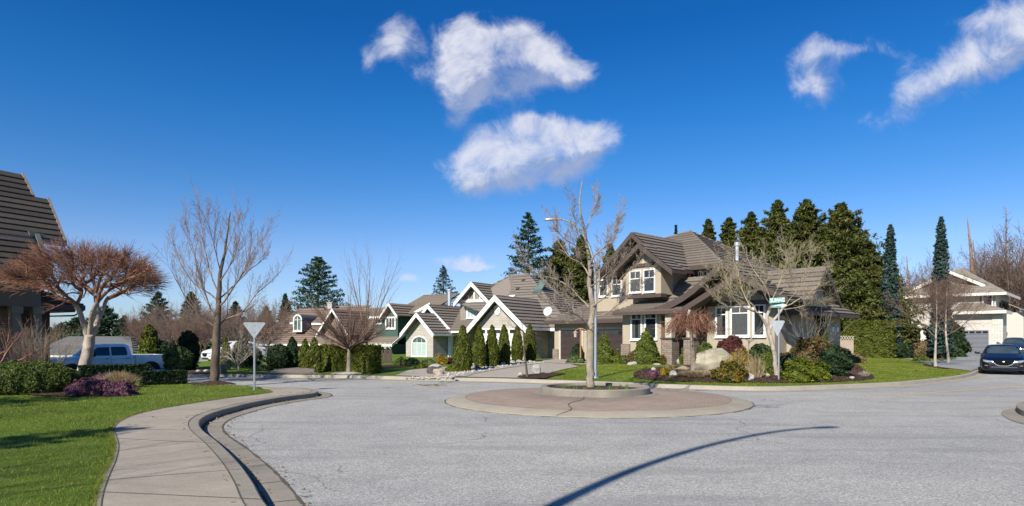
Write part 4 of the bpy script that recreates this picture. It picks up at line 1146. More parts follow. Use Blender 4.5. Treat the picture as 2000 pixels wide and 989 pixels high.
    cl = MB(); cl.box(p0+.12, p1-.12, -1.55, -1.2, zpier+.09, fy(1300, 612, -1.55)[1]); cl.build('porch_column', M_batten, H1); cl = MB(); cl.box(p2+.1, p2+.45, -1.5, -1.15, zpier+.09, fy(1340, 596, -1.5)[1]); cl.build('porch_column', M_batten, H1)
    dr = MB(); dr.box(xb1+1.5, xb1+2.5, 2.14, 2.2, 0, 2.1); dr.build('front_door', M_browndoor, H1)
    ps = MB(); ps.box(xb1, xw0, -1.3, 2.2, -.4, -.02); ps.build('porch_floor', M_kerb, H1)
    # ---------- flue and downpipe, wall lamps
    yfl = 4.6; fl = fy(1439.5, 497, yfl)
    f = MB(); f.lathe([(.11, -1.0), (.11, .5), (.17, .5), (.17, .68), (.0, .7)], c=(fl[0], yfl, fl[1]), n=16); f.build('flue', M_al, H1, smooth='x')
    lp = MB()
    for pxx in (1620, 1629):
        yy_, zz = fx(pxx, 644, xE); lp.box(xE, xE+.2, yy_-.12, yy_+.12, zz-.13, zz+.13); lp.box(xE, xE+.08, yy_-.05, yy_+.05, zz-.28, zz-.13)
        lp.build('meter_box', M_white, H1); lp = MB()
    dp = MB(); dp.box(xb0-.22, xb0-.12, -.12, 0, B0+.5, zg); dp.build('downpipe', M_brown, H1); dp = MB(); dp.tube([(xu1+.05, yU-.05, zu), (xu1+.05, yU-.05, 3.0)], .04); dp.build('downpipe', M_brown, H1)
    return dict(xE=xE, yB=yB)
H1D = house_main()
# bench on the porch
bn = thing('porch_bench', 'dark slatted metal bench with pale cushion on the porch between stone piers', 'bench', tuple(mh.o+mh.M @ Vector((mh.fy(1317, 690, -1.0)[0], -1.0, -.02))), mh.phi)
m = MB(); m.box(0, .95, 0, .45, .38, .42)
for i in range(7): m.box(.03+i*.145, .07+i*.145, .43, .46, .42, .85)
m.box(0, .95, .425, .465, .85, .89); m.build('seat', M_brown, bn)
m = MB(); m.box(.03, .92, .02, .42, .421, .5); m.build('cushion', M_batten, bn, bevel=.02)
for (x, y) in ((0, 0), (.9, 0), (0, .41), (.9, .41)): MB().box(x, x+.04, y, y+.04, 0, .379).build('leg', M_brown, bn)

# ================================================================ STONE GABLE HOUSE
def TZ(px, py): return T(px, py)
s2 = Fr(PX(793, 50), 50, .22, -33)
H2 = thing('stone_gable_house', 'pale stone house with white edged gables, taupe tiled roof and upper dormer', 'house', s2.o, s2.phi)
def house_two():
    fy, fx = s2.fy, s2.fx; B0 = -.6
    rf, wh, st, tan = MB(), MB(), MB(), MB()
    def gab(peak, left, right, y0, y1, h=.33, sym=False):
        xp, zr = fy(*peak, y0); xl, zl = fy(*left, y0); xr, zr2 = fy(*right, y0)
        ze = (zl+zr2)/2
        roofplane(rf, [(xp, y0, zr), (xr, y0, ze), (xr, y1, ze), (xp, y1, zr)]); roofplane(rf, [(xl, y0, ze), (xp, y0, zr), (xp, y1, zr), (xl, y1, ze)])
        cap(rf, (xp, y0, zr), (xp, y1, zr))
        board(wh, (xl-.04, y0-.02, ze), (xp, y0-.02, zr+.05), h, .08); board(wh, (xp, y0-.02, zr+.05), (xr+.04, y0-.02, ze), h, .08)
        wh.box(xr, xr+.08, y0, y1, ze-.2, ze-.01)
        return xp, zr, xl, xr, ze
    A = gab((814, 612), (783, 652), (846, 651), -.55, 4.0)
    xa0, xa1 = 0, fy(846, 690, 0)[0]
    st.box(xa0, xa1, 0, 4, B0, A[4]+.1); st.prism([(xa0, 0, A[4]+.1), (xa1, 0, A[4]+.1), (A[0]+.08, 0, A[1]-.2)], (0, .3, 0))
    ys = fx(875, 690, xa1)[0]; 
    Bg = gab((836, 596), (800, 640), (882, 651), 1.6, 6.0)
    tan.prism([(Bg[2]+.6, 2.2, Bg[4]+.1), (Bg[3]-.4, 2.2, Bg[4]+.1), (Bg[0], 2.2, Bg[1]-.25)], (0, .1, 0))
    for q in (.35, .5, .65, .8):
        x = Bg[2]+(Bg[3]-Bg[2])*q; wh.box(x-.05, x+.05, 2.16, 2.199, Bg[4]+.1, Bg[1]-.35-abs(x-Bg[0])*(Bg[1]-Bg[4])/(Bg[3]-Bg[0]))
    wh.box(xa1+.02, fy(905, 650, 1.6)[0], 1.5, 1.6, Bg[4]-.22, Bg[4]+.03)
    pst = fy(879, 690, 1.7)[0]; wh.box(pst-.14, pst+.14, 1.6, 1.9, B0, Bg[4]-.2)
    # recessed entrance wall
    st.box(xa1, fy(925, 690, 4)[0], 4, 8, B0, 3.0)
    de = fy(893, 690, 3.9)[0]; 
    MB().box(de-.45, de+.45, 3.93, 3.999, 0, 2.05).build('front_door', M_white, H2)
    # upper dormer
    C = gab((921, 552), (888, 592), (955, 588), 2.6, 9)
    cx0 = fy(899, 620, 3.1)[0]; cx1 = fy(955, 620, 3.1)[0]
    tan.box(cx0, cx1, 3.1, 8, 2.4, C[4]+.1); tan.prism([(cx0, 3.1, C[4]+.1), (cx1, 3.1, C[4]+.1), (C[0], 3.1, C[1]-.25)], (0, .1, 0))
    wh.box(cx0-.1, cx1+.05, 3.02, 3.1, C[4]+.02, C[4]+.22)
    for q in (.3, .5, .7):
        x = cx0+(cx1-cx0)*q; wh.box(x-.05, x+.05, 3.05, 3.099, C[4]+.22, C[1]-.4-abs(x-C[0])*.8)
    # roof between gable and dormer
    za = fy(905, 640, 1.4)[1]
    roofplane(rf, [(Bg[0]+.0, 1.45, Bg[4]), (fy(915, 640, 1.45)[0], 1.45, Bg[4]), (fy(915, 640, 1.45)[0]-.2, 6.5, Bg[1]+.25), (Bg[0]+.1, 6.5, Bg[1]+.25)])
    # big stone gable with garage
    D = gab((967, 578), (914, 641), (1027, 639), -2.2, 7, h=.4)
    dx0, dx1 = D[2]+.45, D[3]-.45
    st.box(dx0, dx1, -1.7, 6, B0, D[4]+.15); st.prism([(dx0, -1.7, D[4]+.15), (dx1, -1.7, D[4]+.15), (D[0], -1.7, D[1]-.3)], (0, .3, 0))
    # big hip roof behind
    yb = 6.0; xr_, zr_ = fy(998, 538, yb); ye = 1.0; ex1, eze = fy(1086, 641, ye)
    ex1 += 1.2
    roofplane(rf, [(D[0], ye, D[4]+.02), (ex1, ye, D[4]+.02), (xr_+1.6, yb, zr_), (xr_, yb, zr_), (D[0], yb-1.9, zr_-1.4)][0:4])
    roofplane(rf, [(ex1, ye, D[4]+.02), (ex1, 2*yb-ye, D[4]+.02), (xr_+1.6, yb, zr_)])
    xl_, zl_ = fy(958, 557, yb-.2)
    roofplane(rf, [(xr_, yb, zr_), (D[0]-.3, ye+1, D[4]+1.0), (xl_-2.0, yb-2, C[4]), (xl_-4, yb+3, C[4]+.2), (xr_, yb+2.5, zr_)][0:1]+[(D[0], ye, D[4]+.02), (C[0]-1.0, ye+1.6, C[4]-.2), (xl_-2.2, yb+1, C[1]-.35)])
    cap(rf, (xr_, yb, zr_), (xr_+1.6, yb, zr_)); cap(rf, (D[0]+.1, ye+.1, D[4]+.1), (xr_, yb, zr_)); cap(rf, (xr_+1.6, yb, zr_), (ex1, ye, D[4]+.02))
    st.box(dx1-.2, ex1-.7, 1.6, 9, B0, D[4]-.1)
    wh.box(D[3], ex1, ye-.1, ye, D[4]-.22, D[4]-.005); wh.box(ex1, ex1+.08, ye-.1, 9, D[4]-.22, D[4]-.005)
    rf.build('roof', M_roof2, H2); wh.build('trim', M_white, H2); st.build('stone_wall', M_lime, H2); tan.build('dormer_wall', flat('taupe_siding', (.24, .2, .165), .8, var=.08), H2)
    x0, z0 = fy(806, 694, 0); x1, z1 = fy(833, 670, 0)
    window(H2, x0, x1, z0, z1, 0, M_glassg, M_white, cols=1, trim=.09, arch=.45, curtain=(M_curt2, [(.02, .98)]), bars=3, transom=.001)
    x0, z0 = fy(914, 619, 3.1); x1, z1 = fy(937, 596, 3.1)
    window(H2, x0, x1, z0, z1, 3.1, M_glassg, M_white, cols=1, trim=.12, curtain=(M_curt2, [(.02, .98)]), bars=4, transom=.45)
    ov = MB(); xo, zo = fy(972, 606, -1.7); ov.prism([(xo+.24*math.cos(a*math.pi/10), -1.7, zo+.34*math.sin(a*math.pi/10)) for a in range(20)], (0, -.06, 0)); ov.build('oval_vent', M_white, H2, bevel=.01)
    gx0 = fy(936, 690, -1.7)[0]; gx1 = fy(1010, 690, -1.7)[0]; zd = 2.25
    garage_door(H2, gx0, gx1, zd, -1.72, M_white, 5)
    # skylight, vents, chimney pipes on the roof
    def onroof(px, py):                    # front plane of the big roof
        p = [Vector((D[0], ye, D[4])), Vector((ex1, ye, D[4])), Vector((xr_, yb, zr_))]; n = (p[1]-p[0]).cross(p[2]-p[0]).normalized()
        d = s2.ray(px, py); t = (p[0]-s2.c).dot(n)/d.dot(n); return s2.c+d*t, n
    for (a, b, w_, h_, mt, nm) in [(1056, 562, .7, 1.5, M_glassg, 'skylight'), (1012, 566, .25, .2, M_brown, 'roof_vent'), (1023, 549, .25, .2, M_brown, 'roof_vent'), (1000, 582, .5, .35, M_white, 'roof_vent')]:
        p, n = onroof(a, b); u = Vector((1, 0, 0)); v = n.cross(u).normalized()
        MB().cbox(p+n*.09, (w_, h_, .12), Matrix((u, v, n)).transposed()).build(nm, mt, H2, bevel=.01)
    pv, zv = fy(878, 581, 6); ch = MB(); ch.lathe([(.16, -1.2), (.16, .55), (.22, .56), (.22, .7), (.0, .72)], c=(pv, 6.0, zv), n=14); ch.build('flue', M_al, H2, smooth='x')
    # satellite dish at the eaves
    dx, dz = fy(1071, 609, .6); d = MB()
    prof = [(0, 0), (.12, .01), (.24, .045), (.33, .09)]
    d.lathe(prof, n=20); Mx = Matrix.Rotation(R(70), 3, 'X'); d.v = [tuple(Mx @ Vector(q)+Vector((dx, .6, dz))) for q in d.v]
    d.tube([(dx, .65, dz-.1), (dx+.02, .85, dz-.45), (dx+.02, 1.1, dz-.6)], .03)
    d.tube([(dx, .6, dz-.25), (dx, .2, dz-.05)], .015); d.build('satellite_dish', flat('dish_grey', (.55, .55, .55), .5), H2)
house_two()
# lattice topped side gate between the two houses
gt = thing('side_gate', 'tall tan board gate with lattice top between garage and stone house', 'gate', (PX(1072, 47), 47, .2), R(-40))
m = MB()
for i in range(9): m.box(-1.0+i*.222, -1.0+i*.222+.2, -.02, .02, 0, 1.55)
m.build('board_panel', flat('gate_tan', (.30, .25, .2), .8), gt)
m = MB()
for i in range(12):
    x = -1+i*.166
    m.prism([(x, 0, 1.6), (x+.04, 0, 1.6), (x+.34, 0, 1.95), (x+.30, 0, 1.95)], (0, .02, 0)); m.prism([(x+.3, -.021, 1.6), (x+.34, -.021, 1.6), (x+.04, -.021, 1.95), (x, -.021, 1.95)], (0, .02, 0))
m.build('lattice', M_batten, gt)
m = MB(); m.box(-1.12, -1.0, -.06, .06, 0, 2.1); m.box(1.0, 1.12, -.06, .06, 0, 2.1); m.box(-.05, .05, -.05, .05, 0, 2.0); m.box(-1, 1, -.04, .04, 1.55, 1.6); m.box(-1, 1, -.04, .04, 1.95, 2.01); m.build('gate_frame', M_batten, gt)

# ================================================================ GREEN HOUSE
s3 = Fr(PX(705, 60), 60, .25, -30)
H3 = thing('green_house', 'dark green clad house with white edged dormer and worn brown shingle roof', 'house', s3.o, s3.phi)
def house_three():
    fy, fx = s3.fy, s3.fx; B0 = -.8
    rf, wh, gr_ = MB(), MB(), MB()
    ye = -.5; x0, ze = fy(600, 672, ye); x1, _ = fy(764, 671, ye)
    ze = fy(700, 672, ye)[1]
    yt = 6; zt = fy(720, 603, yt)[1]; xt0, _ = fy(640, 603, yt); xt1, _ = fy(760, 603, yt)
    roofplane(rf, [(x0, ye, ze), (x1, ye, ze), (x1, yt, zt), (x0+1.5, yt, zt)]); cap(rf, (x0+1.5, yt, zt), (x1, yt, zt))
    wh.box(x0, x1, ye-.08, ye, ze-.22, ze)
    # sloping rake on the right, white edged
    a = fy(764, 671, ye); b = fy(884-6, 628, 4.0)
    board(wh, (x1+.0, ye, ze), (x1+.0, yt, zt), .25, .08, 'x')
    gr_.box(x0+.6, x1-.5, .3, 8, B0, ze-.02)
    # dormer with window
    yd = .6
    P, Lf, Rt = (759, 592), (719, 620), (776, 617); xp, zr = fy(*P, yd-.5); xr, zr2 = fy(*Rt, yd-.5); xl = xp-(xr-xp)
    roofplane(rf, [(xp, yd-.5, zr), (xr, yd-.5, zr2), (xr, 7, zr2), (xp, 7, zr)]); roofplane(rf, [(xl, yd-.5, zr2), (xp, yd-.5, zr), (xp, 7, zr), (xl, 7, zr2)])
    board(wh, (xl-.05, yd-.52, zr2), (xp, yd-.52, zr+.05), .3, .07); board(wh, (xp, yd-.52, zr+.05), (xr+.05, yd-.52, zr2), .3, .07)
    xl2, _ = fy(718, 622, yd-.5); roofplane(rf, [(xl2, yd-.5, zr2), (xl+.2, yd-.5, zr2), (xl+.4, 3.5, zr2+1.2), (xl2+.6, 3.5, zr2+1.2)]); wh.box(xl2, xl, yd-.58, yd-.5, zr2-.2, zr2)
    gx0 = fy(734, 640, yd)[0]; gx1 = fy(777, 640, yd)[0]; zb = fy(750, 648, yd)[1]
    gr_.box(gx0, gx1, yd, 6, zb-.6, zr2+.02); gr_.prism([(xl+.4, yd, zr2), (xr-.35, yd, zr2), (xp, yd, zr-.25)], (0, .1, 0))
    # right volume
    yv = 2.4; u0 = fy(776, 640, yv)[0]; u1 = fy(838, 640, yv)[0]; zu = fy(790, 613, yv)[1]
    gr_.box(u0, u1, yv, 9, B0, zu-.1); wh.box(u0-.1, u0+.5, yv-.5, yv-.42, zu-.2, zu+.02)
    pk = fy(838, 595, yv+3)
    roofplane(rf, [(u0-.3, yv-.5, zu), (u1+.3, yv-.5, zu), (u1+.3, 7, zu+2.1), (u0-.3, 7, zu+2.1)])
    board(wh, (u1-2.8, yv-.1, zu-.35), (u1+.25, yv-.1, zu+.95), .26, .1)
    rf.build('roof', M_roofg, H3); wh.build('trim', M_white, H3); gr_.build('wall', flat('green_siding', (.045, .085, .065), .75, var=.12), H3)
    def win(a, b, c, d, y, **k):
        X0, z1 = fy(a, b, y); X1, z0 = fy(c, d, y); return window(H3, X0, X1, z0, z1, y, M_glass, M_white, **k)
    win(755, 622, 771, 640, yd, cols=3, trim=.13, curtain=(M_curt, [(0, .3), (.7, 1)])); win(738, 625, 744, 631, yd, cols=1, trim=.1); win(700, 680, 712, 692, .3, cols=2, trim=.1); win(757, 675, 763, 684, .3, cols=1, trim=.1)
house_three()
lf = thing('lattice_fence', 'low dark lattice topped fence beside the green house', 'fence', T(757, 709)[:3], R(-15))
m = MB()
for i in range(9):
    m.box(-2.2+i*.28, -2.2+i*.28+.22, 0, .03, 0, .75)
m.build('board_panel', flat('fence_brown', (.06, .04, .03), .8), lf)
m = MB()
for i in range(8):
    x = -2.2+i*.28; m.prism([(x, 0, .8), (x+.05, 0, .8), (x+.45, 0, 1.15), (x+.4, 0, 1.15)], (0, .02, 0)); m.prism([(x+.4, -.021, .8), (x+.45, -.021, .8), (x+.05, -.021, 1.15), (x, -.021, 1.15)], (0, .02, 0))
m.build('lattice', M_batten, lf)

# ================================================================ BROWN ROOFED HOUSE with arched dormer
s4 = Fr(PX(480, 66), 66, .25, -22)
H4 = thing('brown_roof_house', 'low house with steep brown shingle roof, arched white dormer and white garage door', 'house', s4.o, s4.phi)
def house_four():
    fy, fx = s4.fy, s4.fx; B0 = -1
    rf, wh, wl_ = MB(), MB(), MB()
    ye = 0; x0, ze = fy(478, 671, ye); x1, _ = fy(618, 671, ye); ze = fy(560, 672, ye)[1]
    yt = 5; xa, zt = fy(618, 604, yt); xb, _ = fy(722, 601, yt+2)
    x0b = fy(480, 672, ye)[0]
    roofplane(rf, [(x0b, ye, ze), (x1+3, ye, ze), (xa+1, yt, zt), (xa-2.2, yt, zt)]); roofplane(rf, [(x0b, ye, ze), (xa-2.2, yt, zt), (xa-2.2, yt+2, zt), (x0b, 10, ze)])
    x2 = fy(735, 668, 3)[0]
    roofplane(rf, [(x1+2, 1.2, ze), (x2, 1.2, ze), (xb, yt+2, zt+.35), (xa-.5, yt+2, zt+.35)])
    cap(rf, (x0b, ye, ze), (xa-2.2, yt, zt)); cap(rf, (xa-2.2, yt, zt), (xa+1, yt, zt)); cap(rf, (xa-.5, yt+2, zt+.35), (xb, yt+2, zt+.35))
    wh.box(x0b, x1+3, -.08, 0, ze-.2, ze); 
    # tall narrow gable
    yg = -1.2; xp, zp = fy(649, 604, yg); xl, zl = fy(617, 655, yg); hw = xp-xl
    roofplane(rf, [(xp, yg, zp), (xp+hw, yg, zl), (xp+hw, 5, zl), (xp, 5, zp)]); roofplane(rf, [(xl, yg, zl), (xp, yg, zp), (xp, 5, zp), (xl, 5, zl)])
    board(wh, (xl, yg-.02, zl), (xp, yg-.02, zp+.05), .24, .07); board(wh, (xp, yg-.02, zp+.05), (xp+hw, yg-.02, zl), .24, .07)
    wl_.prism([(xl+.4, yg+.5, zl), (xp+hw-.4, yg+.5, zl), (xp, yg+.5, zp-.3)], (0, .1, 0)); wl_.box(xl+.4, xp+hw-.4, yg+.5, 5, B0, zl)
    wl_.box(x0b+.6, x2-.6, 1.7, 9, B0, ze-.02)
    wl_.box(x0b+.6, x1+2, .5, 3, B0, ze-.021)
    rf.build('roof', M_roofb, H4); wl_.build('wall', flat('taupe_wall', (.2, .15, .12), .85), H4)
    # arched dormer
    yd = 1.0; a0, z0 = fy(575, 645, yd); a1, z1 = fy(588, 625, yd)
    dm_ = MB(); xc, w = (a0+a1)/2, (a1-a0)/2+.14
    arc = [(xc-math.cos(math.pi*i/12)*w, yd, z1+math.sin(math.pi*i/12)*w) for i in range(13)]
    dm_.prism([(xc-w, yd, z0-.2)]+arc+[(xc+w, yd, z0-.2)], (0, 3.2, 0)); dm_.build('dormer', flat('dormer_grey', (.08, .08, .09), .6), H4)
    window(H4, a0, a1, z0, z1, yd, M_glassg, M_white, cols=2, trim=.14, arch=(a1-a0)/2, transom=.001)
    wh.box(a0-1.0, a0-.2, yd+.4, yd+.5, z1-.4, z1-.2); wh.box(a1+.3, a1+2.3, yd+1.2, yd+1.3, z1-.5, z1-.3)
    rr_ = MB(); roofplane(rr_, [(a1+.2, yd+1.3, z1-.3), (a1+2.4, yd+1.3, z1-.3), (a1+3, 5, zt+.02), (a1+.2, 5, zt+.02)]); rr_.build('dormer_roof', M_roofb, H4)
    wh.build('trim', M_white, H4)
    g0 = fy(510, 698, .5)[0]; g1_ = fy(541, 698, .5)[0]; zd = fy(525, 677, .5)[1]
    garage_door(H4, g0, g1_, zd, .48, M_white, None)
    c = MB(); cx, cz = fy(647, 596, 6); c.box(cx-.3, cx+.3, 5.7, 6.3, cz-1.2, cz+.2); c.box(cx-.36, cx+.36, 5.64, 6.36, cz+.2, cz+.28); c.build('chimney', M_lime, H4)
house_four()

# ================================================================ WHITE HOUSE on the right
s5 = Fr(PX(1762, 60), 60, .32, -44)
H5 = thing('white_house', 'white two storey house with tan tiled roof and grey garage door behind the birches', 'house', s5.o, s5.phi)
def house_five():
    fy, fx = s5.fy, s5.fx; B0 = -1
    rf, wh, wl_, tr_ = MB(), MB(), MB(), MB()
    ye = -.6; x0, ze = fy(1758, 578, ye); x1, ze1 = fy(1963, 571, ye); ze = (ze+ze1)/2
    W_ = x1-x0; yb = 9.0; xm, zt = fy(1868, 528, 3.0)
    roofplane(rf, [(x0, ye, ze), (x1, ye, ze), (x1-3.8, 4.2, ze+2.6), (x0+3.8, 4.2, ze+2.6)])
    roofplane(rf, [(x1, ye, ze), (x1, yb, ze), (x1-3.8, 4.2, ze+2.6)]); roofplane(rf, [(x0, ye, ze), (x0+3.8, 4.2, ze+2.6), (x0, yb, ze)])
    cap(rf, (x0, ye, ze), (x0+3.8, 4.2, ze+2.6)); cap(rf, (x1, ye, ze), (x1-3.8, 4.2, ze+2.6))
    # broad front gable
    yg = .6; xp, zp = fy(1853, 529, yg); xr, zr = fy(1925, 556, yg); hw = xr-xp
    roofplane(rf, [(xp, yg, zp), (xr, yg, zr), (xr, 5, zr), (xp, 5, zp)]); roofplane(rf, [(xp-hw, yg, zr), (xp, yg, zp), (xp, 5, zp), (xp-hw, yg+4.4, zr)])
    board(tr_, (xp-hw, yg-.02, zr), (xp, yg-.02, zp+.05), .3, .1); board(tr_, (xp, yg-.02, zp+.05), (xr, yg-.02, zr), .3, .1)
    wl_.prism([(xp-hw+.8, yg+.7, zr-.1), (xr-.8, yg+.7, zr-.1), (xp, yg+.7, zp-.3)], (0, .1, 0))
    wl_.box(x0+.7, x1-.7, 0, yb-.6, B0, ze-.02)
    tr_.box(x0, x1, ye-.1, ye, ze-.25, ze-.01); tr_.box(x1, x1+.1, ye-.1, yb, ze-.25, ze-.01)
    # garage wing in front
    yw = -2.4; a0 = fy(1872, 690, yw)[0]-.4; a1 = fy(1958, 690, yw)[0]; zw = fy(1900, 606, yw-.6)[1]; al = fy(1862, 620, yw-.6)[0]; ar = fy(1963, 606, yw-.6)[0]
    zw = fy(1930, 607, yw-.6)[1]
    wl_.box(a0, a1, yw, .1, B0, zw-.02)
    roofplane(rf, [(al, yw-.6, zw), (ar, yw-.6, zw), (ar-2.2, .2, zw+.85), (al+.0, .2, zw+.85)]); roofplane(rf, [(ar, yw-.6, zw), (ar, .6, zw), (ar-2.2, .2, zw+.85)]); cap(rf, (ar, yw-.6, zw), (ar-2.2, .2, zw+.85))
    tr_.box(al, ar, yw-.7, yw-.6, zw-.25, zw-.01); tr_.box(ar, ar+.1, yw-.7, .6, zw-.25, zw-.01)
    # porch roof on the left
    pl = fy(1762, 600, yw+.4); pr = fy(1800, 630, yw+.4)
    b0 = fy(1760, 604, yw)[0]; b1 = fy(1812, 638, yw)[0]; zb0 = fy(1762, 602, yw)[1]; zb1 = fy(1812, 640, yw)[1]
    roofplane(rf, [(b0-2, yw, zb0), (b1, yw, zb1), (b1, .2, zb1), (b0-2, .2, zb0)]); board(tr_, (b0-2, yw-.02, zb0), (b1, yw-.02, zb1), .25, .08)
    wl_.box(b0+.4, b0+.9, yw+.2, .2, B0, zb1); tr_.box(fy(1797, 690, yw)[0], fy(1797, 690, yw)[0]+.9, yw+.1, yw+.5, B0, zb1)
    # side wing
    wl_.box(x1-.75, x1+.9, 3.0, yb-1, B0, zw); roofplane(rf, [(x1+1.4, 2.2, zw), (x1+1.4, yb, zw), (x1-.7, yb, zw+1.1), (x1-.7, 2.9, zw+1.1)]); tr_.box(x1+1.4, x1+1.5, 2.2, yb, zw-.22, zw-.01)
    rf.build('roof', M_rooft, H5); wl_.build('wall', flat('white_stucco', (.50, .465, .42), .85, var=.05), H5); tr_.build('trim', flat('cream_trim', (.66, .62, .55), .6, var=.05), H5)
    g0 = fy(1880, 690, yw)[0]; g1_ = fy(1931, 690, yw)[0]; zd = fy(1905, 645, yw)[1]
    garage_door(H5, g0, g1_, zd, yw-.02, flat('grey_door', (.14, .145, .17), .5, var=.05), 4, 6)
    MB().box(fy(1938, 690, yw)[0], a1+.03, yw-.06, yw+.3, B0, zw-.26).build('stone_pier', brickm('white_stone', (.5, .47, .42), (.68, .66, .6), (.3, .28, .25), .4, .12, .012), H5)
    dk = flat('dark_frame', (.06, .06, .065), .5)
    def win(a, b, c, d, y, mt, **k):
        X0, z1 = fy(a, b, y); X1, z0 = fy(c, d, y); return window(H5, X0, X1, z0, z1, y, M_glass, mt, **k)
    win(1772, 583, 1794, 595, 0, M_white, cols=2, trim=.12); win(1921, 577, 1937, 596, 0, M_white, cols=1, trim=.14)
    for (a, b, c, d) in ((1796, 582, 1800, 595), (1766, 582, 1770, 595), (1914.5, 576, 1918, 597), (1939.5, 576, 1942, 597)):
        q = fy(a, b, 0); q2 = fy(c, d, 0); MB().box(q[0], q2[0], -.05, 0, q2[1], q[1]).build('shutter', dk, H5)
    for (u, v, a, b) in ((1.6, 2.4, .9, 2.0), (4.2, 5.0, 3.5, 4.6), (2.0, 2.7, 3.6, 4.6)):
        window(H5, u, v, a, b, x1-.7 if a > 3 or u < 3 else x1+.9, M_glass, dk, cols=1, trim=.06, side='x', sill=False)
house_five()
# neighbour at the right edge
s6 = Fr(PX(1992, 64), 64, .32, -44)
H6 = thing('garage_house', 'tan house with dark garage door cut by the right edge of the view', 'house', s6.o, s6.phi)
m = MB(); m.box(0, 9, 0, 8, -1, 2.7); m.build('wall', M_stucco, H6)
m = MB(); roofplane(m, [(-.6, -.6, 2.7), (9, -.6, 2.7), (9, 3.5, 4.7), (2, 3.5, 4.7)]); roofplane(m, [(-.6, -.6, 2.7), (2, 3.5, 4.7), (-.6, 8, 2.7)]); m.build('roof', M_rooft, H6)
m = MB(); m.box(-.6, 9, -.7, -.6, 2.5, 2.69); m.build('trim', M_white, H6)
garage_door(H6, .5, 5.3, 2.3, -.01, flat('dark_grey_door', (.06, .06, .07), .5), 4)

